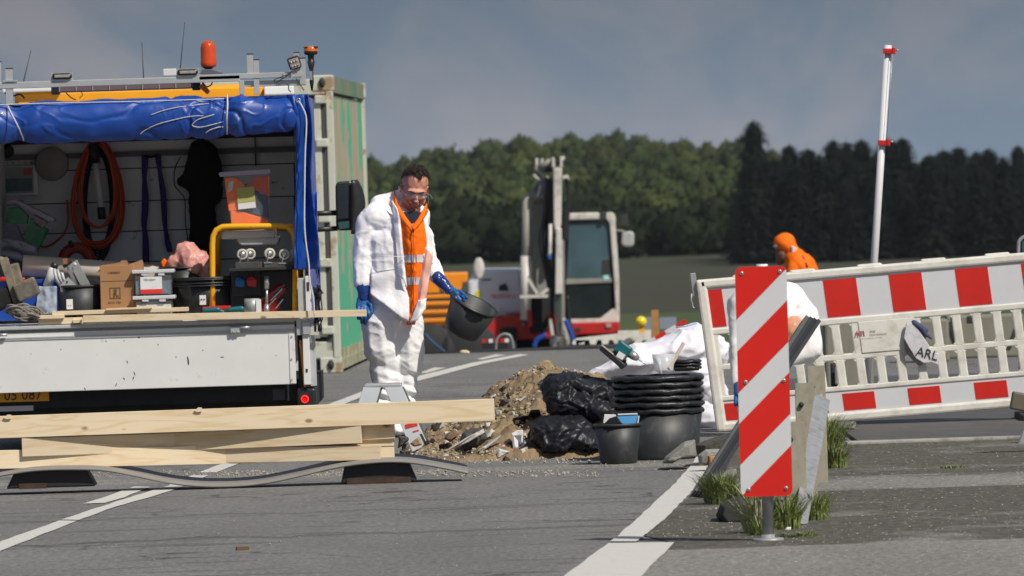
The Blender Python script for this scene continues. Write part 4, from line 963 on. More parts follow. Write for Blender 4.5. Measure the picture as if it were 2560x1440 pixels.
j = fuse(parts, .018, 3, jk); j = tag(j.build('jacket', M['jacketblack']), 'black jacket hanging on the back wall of the truck', 'jacket')
t2 = thing('strap_cord', 'thin black cord hanging beside the black jacket', 'cord', W(468, 640, BD-.06)); cordpx([(452, 392), (438, 420), (436, 460), (450, 480), (462, 500), (464, 560), (470, 600), (473, 650)], BD-.07, .004, 'cord', M['black'], t2)
# clear crate with orange work clothes
t = thing('storage_box', 'clear crate of orange and navy work clothes standing on the generator', 'box', W(620, 560, TD+.3)); D = TD+.2
oc = M['orange']; nv = mat('navy_garment', (.04, .06, .11), .85, .15, 15); rd = mat('dark_orange_red_garment', (.62, .07, .015), .8, .1, 10)
b = MB(); b.prism([(558, 440), (672, 428), (674, 560), (577, 562)], D, .28); b.build('body', M['clear'], t, bevel=.012)
for nm, pl_, mt, dd in (('cloth', [(562, 446), (590, 444), (612, 462), (596, 520), (600, 526), (572, 528), (565, 480)], oc, .012), ('cloth', [(612, 468), (640, 442), (670, 440), (671, 490), (650, 480)], rd, .016), ('cloth', [(600, 462), (625, 458), (650, 486), (668, 485), (672, 545), (600, 526), (640, 500)], nv, .022), ('cloth', [(576, 528), (600, 528), (668, 548), (668, 560), (578, 561)], oc, .010), ('cloth', [(572, 456), (586, 450), (580, 476), (568, 482)], M['reflect'], .008)):
    b = MB(); b.prism(pl_, D+dd, .15); b.build(nm, mt, t, bevel=.004)
b = MB(); b.prism([(591, 470), (635, 466), (640, 519), (596, 524)], D-.004, .003); lb2 = b.build('label_sheet', M['paper'], t); b = MB(); b.prism([(591, 470), (635, 466), (638, 503), (594, 508)], D-.006, .002); b.build('label_band', M['khakiprint'], lb2)
b = MB(); b.prism([(546, 433), (552, 430), (671, 423), (674, 432), (672, 434), (550, 442)], D-.015, .32); b.build('lid', M['lidviolet'], t, bevel=.006)
# generator with yellow tube frame
t = thing('generator', 'generator in yellow tubular frame with blue and red sockets', 'generator', W(640, 800, TD+.3))
fr_ = []
D = TD+.13
ctrl = [(531, 800), (531, 700), (531, 610), (533, 590), (541, 575), (556, 567), (580, 566), (700, 565), (718, 567), (730, 577), (736, 592), (738, 620), (738, 700), (738, 800)]
b = MB(); b.tube([W(x, y, D) for x, y in ctrl], .0185, 14); b.build('tube_frame', M['yellow'], t)
b = MB(); b.tube([W(x+14, y+6, D+.45) for x, y in ctrl], .018, 12); b.tube([W(720, 566, D), W(734, 572, D+.45)], .018, 10); b.build('rear_frame', M['yellow'], t)
b = MB(); b.prism([(556, 578), (690, 573), (688, 594), (552, 599)], D+.03, .38); b.prism([(590, 594), (700, 590), (694, 612), (600, 614)], D+.05, .34); b.build('fuel_tank', M['excwhite'], t, bevel=.012)
slab(t, 'engine', 575, 735, 676, 800, D+.06, .32, M['black'], 650, .01); slab(t, 'socket_panel', 578, 652, 668, 740, D+.02, .05, M['black'], 615, .006)
for (x, y, mt, rr_) in ((599, 703, M['bluepl'], .028), (629, 702, M['redpl'], .034)):
    b = MB(); b.lathe([(0, .0), (rr_*.75, 0), (rr_, .01), (rr_, .05), (0, .05)], W(x, y, D-.03), 8, M=Matrix.Rotation(R(-90), 3, 'X')); sk = b.build('socket', mt, t, bevel=.003)
    b = MB(); b.prism([(x-12, y-2), (x+12, y-4), (x+12, y+15), (x-10, y+13)], D-.045, .012); b.build('flap', mt, sk, bevel=.004)
# dolly with casters, upside down
t = thing('dolly', 'wooden roller dolly lying upside down with rubber casters in the air', 'dolly', W(660, 672, TD+.15))
D = TD+.0
slab(t, 'board', 588, 655, 655, 672, D, .3, mat('grey_worn_wood', (.06, .058, .055), .8, .2, 12), 620); slab(t, 'board', 660, 746, 655, 672, D+.01, .3, mat('grey_worn_wood_b', (.075, .07, .066), .8, .2, 12), 700)
slab(t, 'batten', 572, 746, 668, 676, D-.012, .05, M['blackrough'], 660)
for i, (x, y, dd) in enumerate(((606, 636, 0), (625, 635, .12), (674, 634, 0), (711, 636, 0), (733, 637, .05))):
    cs = bpy.data.objects.new('caster', None); sc.collection.objects.link(cs); cs.parent = t
    an = (0, .35, .2, -.2, 1.3)[i]; Rm = Matrix.Rotation(an, 3, 'Z') @ Matrix.Rotation(R(90), 3, 'X'); c = W(x, y, D+.03+dd)
    b = MB(); b.lathe([(.022, -.012), (.031, -.013), (.035, -.009), (.035, .009), (.031, .013), (.022, .012)], c, 22, M=Rm); b.build('tyre', M['caster'], cs)
    b = MB(); b.lathe([(0, -.014), (.010, -.014), (.011, -.009), (.022, -.009), (.022, .009), (0, .01)], c, 18, M=Rm); b.build('hub', M['steel'], cs)
    b = MB(); b.bar(c+Vector((-.004, -.018, 0)), c+Vector((-.018, -.018, -.055)), .004, .02, upv=(0, 1, 0)); b.box(c+Vector((-.012, 0, -.056)), (.05, .05, .008)); b.build('fork', M['steel'], cs)
# big black tubs stacked
for i, (yo, lab_) in enumerate(((0, 'glossy black tub, outermost of two nested on the load bed'),)):
    t, c, hh, rr, rb = bucket('tub', 'large black mortar tub standing between clear boxes and the generator', 516, 694, 802, 158, 122, TD+.1, M['black'])
    b = MB()
    for q in (.012, .034, .05): b.lathe([(rr*.985, hh-q-.006), (rr+.006, hh-q-.004), (rr+.006, hh-q+.002), (rr*.98, hh-q+.005)], c, 40)
    b.build('rib', M['black'], t); slab(t, 'sticker', 499, 515, 738, 762, TD+.105, .006, M['paper'], bevel=0)
    b = MB(); b.pb(502, 505, 747, 750, TD+.1, .004); b.pb(509, 512, 747, 750, TD+.1, .004); b.build('print', M['print'], t)
t, c, hh, rr, rb = bucket('tub', 'black tub behind the clear boxes holding the pink plastic bag', 455, 668, 800, 110, 95, TD+.28, M['black'])
def pk(p, n): return .012*fbm(p, 9, 3)+.012*max(0, 1-abs(noise.noise(Vector((p.x*22, p.y*22, p.z*7))))*4)**1.5
Dp = TD+.38
pb_ = fuse([cap(W(465, 632, Dp), W(480, 660, Dp), .07, .09), cap(W(445, 650, Dp), W(430, 665, Dp), .055, .035), cap(W(500, 650, Dp), W(515, 682, Dp), .06, .05), cap(W(472, 620, Dp), W(470, 640, Dp), .04, .07)], .012, 3, pk)
tag(pb_.build('plastic_bag', M['pinkbag']), 'pink tinted plastic bag bulging out of the black tub', 'bag')
b = MB(); b.prism([(505, 655), (520, 648), (546, 660), (540, 672), (520, 676), (512, 680)], Dp+.05, .05); b.prism([(402, 655), (410, 645), (424, 660), (420, 672), (408, 672)], Dp, .04); tag(b.build('orange_cloth', M['orange'], bevel=.006), 'bright orange cloth poking out below the pink bag', 'cloth')
# left: dusty power tool, rope, blue crates
t = thing('power_mixer', 'dust covered handheld mixer with grey motor block at the left of the load', 'power tool', W(50, 790, TD+.05)); D = TD+.02
b = MB(); b.bar(W(8, 645, D), W(52, 778, D), .05, .055, upv=(.8, 0, .3)); b.tube([W(-8, 668, D+.02), W(4, 648, D), W(20, 655, D)], .022, 8); b.build('handle', M['dirtytool'], t, bevel=.006)
b = MB(); b.bar(W(-25, 765, D+.04), W(60, 718, D+.04), .11, .12, upv=(.3, 0, 1)); b.build('gearbox', M['jacketblack'], t, bevel=.02)
b = MB(); b.bar(W(40, 735, D), W(93, 712, D), .11, .115, upv=(.35, 0, 1)); b.build('motor_block', M['dirtytool'], t, bevel=.012)
b = MB(); b.bar(W(30, 660, D+.02), W(44, 712, D+.02), .07, .08, upv=(.8, 0, .3)); b.build('switch_grip', M['dirtytool'], t, bevel=.012)
t = thing('rope', 'heap of dirty knotted rope lying on the bed beside the dusty tool', 'rope', W(60, 800, TD-.02)); b = MB()
for k in range(16):
    cx, cy = 58+random.uniform(-6, 6), 784+random.uniform(-6, 6); w1 = random.uniform(24, 42); h1 = random.uniform(6, 17); ph = random.random()*6; pts = []
    for i in range(16):
        a = i/16*6.283; pts.append(W(cx+w1*math.cos(a)*1.0, cy+h1*math.sin(a+ph*.2)+3*math.sin(a*2+ph), TD-.01+.05*math.sin(a)+random.uniform(-.006, .006)))
    b.tube(pts, .0065, 6, closed=True)
b.tube([W(88, 785, TD), W(100, 772, TD), (W(112, 786, TD)), W(122, 780, TD)], .007, 6)
b.build('coil', M['rope'], t)
t = thing('crate', 'blue plastic crate behind the dusty tool', 'crate', W(50, 800, TD+.35)); slab(t, 'body', -60, 140, 706, 802, TD+.35, .4, M['bluecrate'], 40, .01); slab(t, 'rim', -64, 144, 700, 710, TD+.34, .42, M['bluecrate'], 40, .004)
b = MB(); b.grid(lambda u, v: W(96+u*46-8*v*(1-u), 716+v*70, TD+.15+.02*fbm((u*2, v*2, 3), 1)), 14, 18); tag(b.build('clear_foil', mat('clear_foil', (.55, .62, .72), .15, alpha=.5, bump=.003, bs=10), solid=.003), 'crumpled clear plastic foil beside the left black bucket', 'foil')
cordpx([(-20, 640, TD+.6), (20, 650, TD+.6), (50, 668, TD+.6), (60, 690, TD+.6)], TD+.6, .016, 'hose', M['black'], thing('black_hose', 'thick black hose end curving above the dusty tool', 'hose', W(40, 690, TD+.6)))
b = MB(); b.pb(0, 30, 692, 703, TD+.3, .1); b.pb(40, 62, 694, 704, TD+.28, .1); tag(b.build('red_packet', M['redpl'], bevel=.008), 'red and white packet on the rim of the blue crate', 'packet')
# right: paper can, gloves, red helmet shape, lever, brush
t = thing('can', 'plain grey metal can standing on the bed edge near the red and white sack', 'can', W(630, 782, TD+.04)); b = MB(); b.lathe([(0, 0), (.05, 0), (.05, .095), (.047, .095), (.047, .01)], W(631, 784, TD+.1), 26); b.build('body', M['galv'], t)
slab(t, 'label_sheet', 640, 653, 748, 782, TD+.048, .004, M['paper'], bevel=.001)
b = MB(); b.tube([W(667, 690, TD+.05), W(667, 722, TD+.05)], .016, 12); b.tube([W(667, 722, TD+.05), W(667, 760, TD+.05)], .008, 8); b.tube([W(667, 760, TD+.05), W(667, 790, TD+.05)], [.014, .02], 10)
tag(b.build('jack_rod', M['steel']), 'upright silver support rod standing between can and red sack', 'rod')
sk = fuse([cap(W(662, 760, TD+.2), W(700, 724, TD+.2), (.035, .05, .045), (.045, .05, .04)), cap(W(652, 778, TD+.2), W(690, 766, TD+.2), .03, .03)], .012, 2, lambda p, n: .008*fbm(p, 20))
sko = sk.build('sack', mat('red_sack', (.62, .03, .02), .45)); tag(sko, 'red and white striped sack lying in the right corner of the load', 'sack')
b = MB()
for (x0, y0, x1, y1) in ((676, 752, 706, 722), (668, 768, 690, 745), (690, 770, 708, 748)): b.bar(W(x0, y0, TD+.145), W(x1, y1, TD+.15), .006, .022, upv=(0, 1, 0))
b.build('white_stripe', M['paper'], sko); b = MB(); b.bar(W(655, 750, TD+.15), W(712, 712, TD+.15), .008, .012); b.bar(W(672, 764, TD+.145), W(712, 722, TD+.145), .008, .01); b.build('grey_stripe', mat('slate', (.1, .11, .14), .5), sko)
t = thing('glove_pair', 'teal work gloves lying on the timber edge in the truck', 'gloves', W(550, 785, TD+.0))
b = fuse([cap(W(512, 777, TD+.02), W(545, 774, TD+.02), .02, .018), cap(W(545, 776, TD+.02), W(560, 780, TD+.02), .012, .01)], .006, 2); b.build('glove', M['teal'], t); b = fuse([cap(W(572, 775, TD+.02), W(604, 772, TD+.02), .018, .02), cap(W(560, 779, TD+.02), W(574, 778, TD+.02), .01, .01)], .006, 2); b.build('glove', M['teal'], t)
b = MB(); b.prism([(505, 768), (526, 766), (527, 784), (506, 785)], TD+.05, .04); b.prism([(527, 765), (577, 764), (575, 773), (530, 776)], TD+.07, .05); tag(b.build('red_pouch', M['redpl'], bevel=.004), 'red pouch lying behind the teal gloves', 'pouch')
# boards lying on top of the tailgate
def board(label, x0, x1, yl, yr, D, hpx, dep, group, mt=None, cat='board', name='timber_board', bev=.002, D2=None):
    "a board between two picture points of its top front edge"
    a, e = W(x0, yl, D), W(x1, yr, D2 or D); hh = hpx/F*D; d = (e-a); L_ = d.length; d.normalize()
    b = MB(); xz = Vector((0, 0, 1)); y_ = xz.cross(d).normalized(); z_ = d.cross(y_); Mx = Matrix((d, y_, z_)).transposed()
    b.box((0, 0, 0), (L_, dep, hh)); me_o = b.build(name, mt or PINE, org=(0, 0, 0), bevel=bev)
    me_o.matrix_world = Matrix.Translation((a+e)/2+y_*dep/2-z_*hh/2) @ Mx.to_4x4(); me_o.location = ((a+e)/2+y_*dep/2-z_*hh/2); me_o.rotation_euler = Mx.to_euler()
    return tag(me_o, label, cat, group)
GB2 = 'planed boards lying on the tailgate'
board('long thin planed board running from the truck tailgate to the worker\'s glove', 207, 916, 789, 774, TD-.07, 17, .03, GB2)
board('short board end next to the rope on the tailgate', 92, 160, 789, 787, TD-.03, 9, .1, GB2)
board('planed board lying behind the longest board on the tailgate', 130, 470, 779, 768, TD+.0, 10, .12, GB2)
board('thin top board lying on the other boards at the tailgate', 265, 380, 771.5, 767, TD-.02, 4.5, .06, GB2)
board('recessed darker board between short board ends on the tailgate', 95, 206, 796, 793, TD+.0, 16, .05, GB2)
board('small block end under the long board on the tailgate', 182, 204, 799, 798, TD-.04, 9, .05, GB2)
# ================================================================== container behind the truck
CD = 70.0
ct = thing('container', 'old steel shipping container with peeling green side and cream door end', 'container', Vector((W(760, 935, CD).x, CD, 0)))
xr = W(842, 600, CD).x; L6 = 6.06; wC = 2.4; zt = 2.60
xl = xr-wC
hr = (W(922, 560, CD+L6).x-xr)    # skew of the side so that it shows as far as in the picture
yaw = math.atan2(hr, L6)
def cl(u, d, z): return Vector((xr, CD, 0))+Vector((u*math.cos(yaw)+d*math.sin(yaw), -u*math.sin(yaw)+d*math.cos(yaw), z))
def cbox(b, u0, u1, d0, d1, z0, z1, mi=0):
    vs = [cl(u, d, z) for z in (z0, z1) for u, d in ((u0, d0), (u1, d0), (u1, d1), (u0, d1))]
    return b.add(vs, [(0, 3, 2, 1), (4, 5, 6, 7), (0, 1, 5, 4), (1, 2, 6, 5), (2, 3, 7, 6), (3, 0, 4, 7)], mi)
# corrugated side
def corr(u0, d0, d1, z0, z1):
    b = MB(); n_ = 17; prof = []
    for i in range(n_):
        a = d0+(d1-d0)*i/n_; w_ = (d1-d0)/n_
        prof += [(a, 0), (a+w_*.28, 0), (a+w_*.42, -.03), (a+w_*.86, -.03)]
    prof.append((d1, 0)); vs = []
    for z in (z0, z1):
        for d, u in prof: vs.append(cl(u0+u, d, z))
    k = len(prof); return b.add(vs, [(i, i+1, k+i+1, k+i) for i in range(k-1)])
corr(-.02, .16, L6-.16, .17, zt-.16).build('corrugated_side', M['contside'], ct)
b = MB(); cbox(b, -wC+.1, -.1, .12, L6-.1, .15, zt-.05); b.build('body', M['contside'], ct)
for (a0, a1, nm) in ((zt-.14, zt, 'top_rail'), (.12, .2, 'bottom_rail')):
    b = MB(); cbox(b, -.07, .0, .16, L6-.16, a0, a1); b.build(nm, mat('green_rail_'+nm, (.14, .24, .16) if nm == 'top_rail' else (.30, .33, .22), .65, .2, 3, dirt=(.25, .2, .12), dth=.55, ds=3), ct)
b = MB(); cbox(b, -.05, .015, .3, L6-.3, .03, .12)
for k in range(8): cbox(b, -.02, .02, .5+k*.7, .62+k*.7, .1, .2)
b.build('under_rail', mat('sandy_rail', (.36, .35, .24), .7, .2, 3, dirt=(.2, .12, .05), dth=.6, ds=2), ct)
for d0 in (0, L6-.17):
    p = MB(); cbox(p, -.06, .0, d0, d0+.17, .1, zt-.1); p = p.build('corner_post', M['contpaint'], ct)
    for z0 in (0, zt-.13):
        b = MB(); cbox(b, -.18, .012, d0-.01, d0+.18, z0, z0+.14); q = b.build('corner_casting', M['contpaint'], ct, bevel=.012)
        b = MB(); c = cl(-.085, d0-.014, z0+.075); b.lathe([(0, 0), (.035, 0), (.035, .012), (0, .012)], c, 20, M=Matrix.Rotation(R(90), 3, 'X') @ Matrix.Diagonal((.8, 1.25, 1)))
        b.build('hole', M['print'], q)
# door end: frame members, pale panels and dark gaps
b = MB(); cbox(b, -wC, -.07, .03, .07, .2, zt-.14); b.build('door_panel', M['blackboard'], ct)
for nm, u0, u1, z0, z1, mt in (('door_post', -.15, -.0, .15, zt-.13, 'contpaint'), ('door_rail', -.36, -.17, .30, zt-.2, 'contpaint')):
    pass
b = MB(); cbox(b, -.058, .004, -.012, .05, .13, zt-.13); b.build('door_frame', M['contpaint'], ct, bevel=.008)
b = MB(); cbox(b, -.115, -.058, .0, .06, .2, zt-.2); b.build('door_gap', mat('dark_door_gap', (.06, .06, .06), .7), ct)
b = MB(); cbox(b, -.6, -.105, -.01, .05, .32, zt-.2); b.build('door', M['contpaint'], ct, bevel=.01)
for z_ in (.34, .93, 1.32, 1.98, 2.36):
    b = MB(); cbox(b, -.155, -.05, -.045, .0, z_, z_+.075); b.build('hinge', M['contpaint'], ct, bevel=.012)
b = MB(); cbox(b, -wC, -.06, -.0, .06, .13, .28); b.build('door_sill', M['contpaint'], ct, bevel=.01)
b = MB(); cbox(b, -wC, -.06, -.0, .06, zt-.16, zt-.02); b.build('door_header', M['contpaint'], ct, bevel=.01)
b = MB(); cbox(b, -wC, -.2, .0, .06, .0, .12); b.build('forklift_recess', M['under'], ct)
b = MB(); b.tube([cl(-.30, -.03, .3), cl(-.30, -.03, zt-.2)], .02, 8); b.build('lock_bar', M['contpaint'], ct)

# ================================================================== the worker with the bucket
PD = 51.0
def P(x, y, d=0.0): return W(x, y, PD+d)
def k_(px): return px/F*PD
man = thing('person', 'worker in open white coverall over orange jacket, holding a board and a black bucket', 'person', Vector((P(985, 1085).x, PD, 0)))
def wrinkle(amp=1.0, fr=1.0, off=0):
    def f(p, n):
        q = Vector((p.x*5+off, p.y*4, p.z*9))*fr
        a = noise.noise(q+Vector((noise.noise(q*.7), 0, noise.noise(q*.6+Vector((5, 0, 0)))))*1.2)
        r_ = 1-abs(noise.noise(Vector((p.x*9+p.z*6+off, p.y*7, p.z*13-p.x*6))*fr))*2.4
        r2 = 1-abs(noise.noise(Vector((p.x*16-p.z*9, p.y*9+off, p.z*22+p.x*5))*fr))*2.4
        r_ = 1-abs(noise.noise(Vector((p.x*5+p.z*4+off, p.y*4, p.z*6-p.x*5))*fr))*3.4
        r2 = 1-abs(noise.noise(Vector((p.x*9-p.z*5, p.y*6+off, p.z*15+p.x*5))*fr))*3.6
        return amp*(.0035*a+.0052*max(0, r_)**1.8+.0036*max(0, r2)**1.8)
    return f
def C(x, y, d, rx, ry=None, rz=None):
    rx = k_(rx); return (P(x, y, d), (rx, ry if ry is not None else rx*.85, rz if rz is not None else rx))
def seg(a, b_): return cap(a[0], b_[0], a[1], b_[1])
# trunk and sleeves and legs of the coverall, one surface
sh = []
sh.append(seg(C(1000, 560, .03, 54, .14, .12), C(990, 640, .03, 62, .15, .1)))        # chest
sh.append(seg(C(985, 600, .03, 78, .15, .1), C(985, 740, .03, 66, .15, .1)))
sh.append(seg(C(985, 700, .03, 68, .15, .1), C(990, 800, .04, 66, .16, .08)))
sh.append(seg(C(940, 545, .03, 38, .11, .10), C(1040, 570, .03, 34, .11, .1)))        # shoulders
sh.append(seg(C(948, 515, .09, 24, .09, .07), C(1002, 500, .10, 24, .08, .06)))        # hood on the back
sh.append(seg(C(1002, 500, .09, 22, .07, .06), C(1060, 545, .08, 16, .07, .07)))
sh.append(seg(C(925, 560, .02, 36), C(912, 630, .0, 31)))                             # right arm (picture left)
sh.append(seg(C(912, 630, .0, 31), C(908, 706, -.04, 24)))
sh.append(seg(C(1058, 590, .02, 27), C(1066, 655, .0, 27)))                           # left arm
sh.append(seg(C(1066, 655, .0, 28), C(1096, 697, -.08, 18)))
sh.append(seg(C(952, 800, .03, 50, .15), C(958, 880, .03, 49, .14)))                   # leg
sh.append(seg(C(958, 880, .03, 48, .13), C(972, 945, .03, 42, .12)))
sh.append(seg(C(972, 940, .03, 41, .12), C(962, 1060, .04, 36, .11)))
sh.append(seg(C(1018, 800, .05, 42, .14), C(1024, 880, .05, 37, .13)))
sh.append(seg(C(1024, 880, .05, 37, .13), C(1022, 930, .06, 34, .12)))
sh.append(seg(C(1020, 930, .07, 32, .11), C(1006, 1062, .08, 26, .10)))
def drag(p, n):
    w0 = wrinkle(1.0)(p, n)
    # long pulls running down from the hips and deep creases behind the knee
    z = p.z; q = abs(noise.noise(Vector((p.x*7+z*2.2, p.y*2, z*3.1+4))))
    w0 += .011*max(0, .5-q*2.2) if z < .95 else .004*max(0, .5-q*2.2)
    kz = (W(970, 915, PD).z); w0 -= .022*math.exp(-((z-kz+.35*(p.x-P(950, 915).x))/.035)**2)
    w0 += .012*math.sin((z)*95+p.x*30)*math.exp(-((z-.22)/.13)**2)
    return w0
suit = fuse(sh, .0078, 8, drag); so_ = suit.build('coverall', M['suit'], man)
# lower hem of the open jacket part, hanging over the trousers
def hem(x0, y0, x1, y1, pts_top, pts_bot, d0, n1=24, n2=16, amp=.01):
    def f(u, v):
        def ip(ps, t):
            s_ = t*(len(ps)-1); i = min(int(s_), len(ps)-2); fr2 = s_-i
            return [ps[i][j]*(1-fr2)+ps[i+1][j]*fr2 for j in range(3)]
        a, c = ip(pts_top, u), ip(pts_bot, u); x, y, d = [a[j]*(1-v)+c[j]*v for j in range(3)]
        return P(x, y, d+d0+amp*math.sin(v*9+u*5)+.012*fbm((x*.02, y*.02, 1), 1))
    return f
b = MB(); b.grid(hem(0, 0, 0, 0, [(930, 640, -.05), (970, 640, -.09), (1010, 645, -.12), (1026, 650, -.14)], [(925, 735, -.10), (965, 765, -.16), (1000, 795, -.19), (1022, 806, -.185)], 0), 24, 20); b.build('front_flap', M['suit'], man, solid=.006)
b = MB(); b.grid(hem(0, 0, 0, 0, [(980, 500, -.10), (993, 522, -.13), (1000, 547, -.135)], [(996, 690, -.16), (1010, 700, -.18), (1017, 720, -.18)], 0, amp=.006), 16, 40); b.build('lapel', M['suit'], man, solid=.006)
b = MB(); b.grid(hem(0, 0, 0, 0, [(1052, 520, -.09), (1066, 560, -.09), (1078, 590, -.04)], [(1058, 640, -.16), (1070, 650, -.15), (1082, 660, -.08)], 0, amp=.006), 12, 30); b.build('lapel', M['suit'], man, solid=.006)
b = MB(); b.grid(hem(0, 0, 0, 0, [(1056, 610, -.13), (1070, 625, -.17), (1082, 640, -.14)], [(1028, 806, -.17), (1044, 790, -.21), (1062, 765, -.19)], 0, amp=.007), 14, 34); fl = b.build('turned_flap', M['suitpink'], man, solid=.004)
b = MB(); b.grid(hem(0, 0, 0, 0, [(1045, 750, -.19), (1055, 750, -.215), (1066, 745, -.20)], [(1024, 808, -.185), (1044, 800, -.22), (1064, 772, -.20)], -.006, amp=.002), 8, 12); b.build('flap_edge', M['suit'], man, solid=.004)
# pocket seam
b = MB(); b.tube([P(948, 640, -.155), P(980, 641, -.175), P(1012, 642, -.185)], .0022, 5); b.build('seam', M['suit'], man)
# orange jacket filling the opening
def ogy(u, y):
    L_ = [(500, 988), (540, 996), (600, 1002), (700, 1010), (812, 1018)]; R_ = [(500, 1052), (540, 1058), (600, 1066), (680, 1062), (740, 1050), (812, 1036)]
    def ip(ps, y):
        for (a, xa), (c, xc) in zip(ps, ps[1:]):
            if y <= c: return xa+(xc-xa)*(y-a)/(c-a)
        return ps[-1][1]
    v = (y-528)/284
    x = ip(L_, y)+(ip(R_, y)-ip(L_, y))*u
    return P(x, y, -.045-.055*math.sin(math.pi*u)-.085*min(1, max(0, v)*6)**.7+.010*fbm((u*2, v*8, 2), 1.3)+.006*fbm((u*6, v*16, 2), 1.3))
def og(u, v):
    ys_ = 528+32*max(0, math.sin(math.pi*(u*1.1-.05))); return ogy(u, ys_+v*(812-ys_))
b = MB(); b.grid(og, 24, 70); oj = b.build('orange_jacket', M['orange'], man, solid=.008)
for y0, y1 in ((637, 656), (693, 712)):
    b = MB(); b.grid(lambda u, v: ogy(.06+.5*u, y0+(y1-y0)*v)+Vector((0, -.009, 0)), 10, 3); b.build('reflective_band', M['reflect'], oj)
    b = MB(); b.grid(lambda u, v: ogy(.62+.33*u, y0+(y1-y0)*v)+Vector((0, -.009, 0)), 8, 3); b.build('reflective_band', M['reflect'], oj)
b = MB(); b.tube([P(1030, 562, -.185), P(1034, 580, -.205), P(1033, 800, -.20)], .003, 5); b.build('zip', mat('orange_zip', (.5, .09, .01), .5), oj)
b = MB(); b.tube([P(1035, 568, -.208), P(1034, 580, -.208)], .0042, 6); b.build('zip_pull', M['redpl'], oj)
# stand-up collar
def coll(u, v):
    a = R(-205)+R(230)*u; tx = 1026+(v)*2; ty = 536-v*34-14*math.cos(a-.3)*1.0
    return P(tx+38*math.sin(a)*(1.04-.12*v)-4, ty-10*math.sin(a)*0-18*(1-math.cos(a))*.5*.3, .02-.085*math.cos(a)+.02)
def coll2(u, v):
    top = [(986, 474, .03), (990, 498, -.05), (1001, 522, -.10), (1016, 545, -.14), (1031, 566, -.165), (1046, 545, -.14), (1055, 528, -.12), (1066, 508, -.02)]
    bot = [(984, 512, .0), (989, 530, -.09), (999, 546, -.13), (1014, 564, -.165), (1031, 581, -.19), (1048, 562, -.165), (1060, 545, -.13), (1069, 530, -.04)]
    s_ = u*(len(top)-1); i = min(int(s_), len(top)-2); f = s_-i
    a = [top[i][j]*(1-f)+top[i+1][j]*f for j in range(3)]; c = [bot[i][j]*(1-f)+bot[i+1][j]*f for j in range(3)]
    x, y, d = [a[j]*(1-v)+c[j]*v for j in range(3)]; return P(x, y, d-.014*math.sin(v*math.pi))
b = MB(); b.grid(coll2, 28, 6); b.build('collar', M['orange'], man, solid=.008)
b = MB(); b.prism([(1006, 530), (1052, 530), (1044, 556), (1032, 574), (1018, 560)], PD-.095, .03); b.build('dark_neckline', M['navy'], man)
# ---- head, one surface: local frame, face towards -y
Hc = P(1036, 472, -.03)
Rh = Matrix.Rotation(R(-17), 3, 'Z') if False else Matrix.Identity(3)
Rh = Matrix.Rotation(R(6), 3, 'Y') @ Matrix.Rotation(R(10), 3, 'Z') @ Matrix.Rotation(R(24), 3, 'X')
sH = 1.13
def h(x, y, z): return Hc+Rh @ (Vector((x, y, z))*sH)
def he(x, y, z, r, rot=None):
    Mr = Rh @ rot if rot else Rh; return hull([h(x, y, z)+Mr @ Vector((p.x*r[0]*sH, p.y*r[1]*sH, p.z*r[2]*sH)) for p in ICO])
hd = [he(0, .012, .045, (.076, .096, .083)), he(0, -.012, .0, (.070, .082, .085)), he(0, -.03, -.06, (.056, .058, .052)), he(0, -.062, -.088, (.027, .022, .022)),
      he(0, -.082, .022, (.055, .02, .014)), he(0, -.105, -.012, (.011, .018, .022)), he(0, -.113, -.026, (.0155, .014, .011)), he(.033, -.076, -.02, (.022, .02, .018)), he(-.033, -.076, -.02, (.022, .02, .018)),
      he(0, -.088, -.052, (.026, .012, .014)), he(0, -.094, -.0585, (.021, .010, .0045)), he(0, -.092, -.067, (.018, .010, .0055)), he(.047, -.04, -.05, (.02, .035, .028)), he(-.047, -.04, -.05, (.02, .035, .028)),
      he(.076, .012, -.008, (.008, .018, .029), Matrix.Rotation(R(15), 3, 'X')), he(-.076, .012, -.008, (.008, .018, .029), Matrix.Rotation(R(15), 3, 'X')),
      cap(h(0, .03, -.05), P(1022, 555, .03), .062, .07)]
head = fuse(hd, .0042, 3).build('head', M['skin'], man)
for sx_ in (-1, 1):
    b = MB(); b.sph(h(.031*sx_, -.083, .002), .0115*sH); e_ = b.build('eye', mat('eye_white', (.5, .46, .42), .2), head); b = MB(); b.sph(h(.033*sx_, -.093, -.001), .0058*sH, sub=1); b.build('iris', M['print'], e_)
    b = MB(); b.tube([h(.012*sx_, -.101, .020), h(.03*sx_, -.100, .026), h(.052*sx_, -.083, .02)], [.003, .0045, .002], 6); b.build('eyebrow', M['hair'], head)
b = fuse([he(0, -.104, -.043, (.024, .006, .0055)), he(0, -.079, -.094, (.03, .022, .016)), he(0, -.098, -.078, (.010, .006, .006)), he(.028, -.085, -.055, (.006, .012, .016)), he(-.028, -.085, -.055, (.006, .012, .016))], .003, 2); b.build('beard', mat('short_grey_brown_beard', (.27, .13, .09), .8, .3, 150), head)
b = MB(); b.tube([h(-.018, -.106, -.059), h(0, -.109, -.0605), h(.018, -.106, -.059)], [.001, .0018, .001], 5); b.build('mouth_line', mat('lip_line', (.2, .05, .04), .6), head)
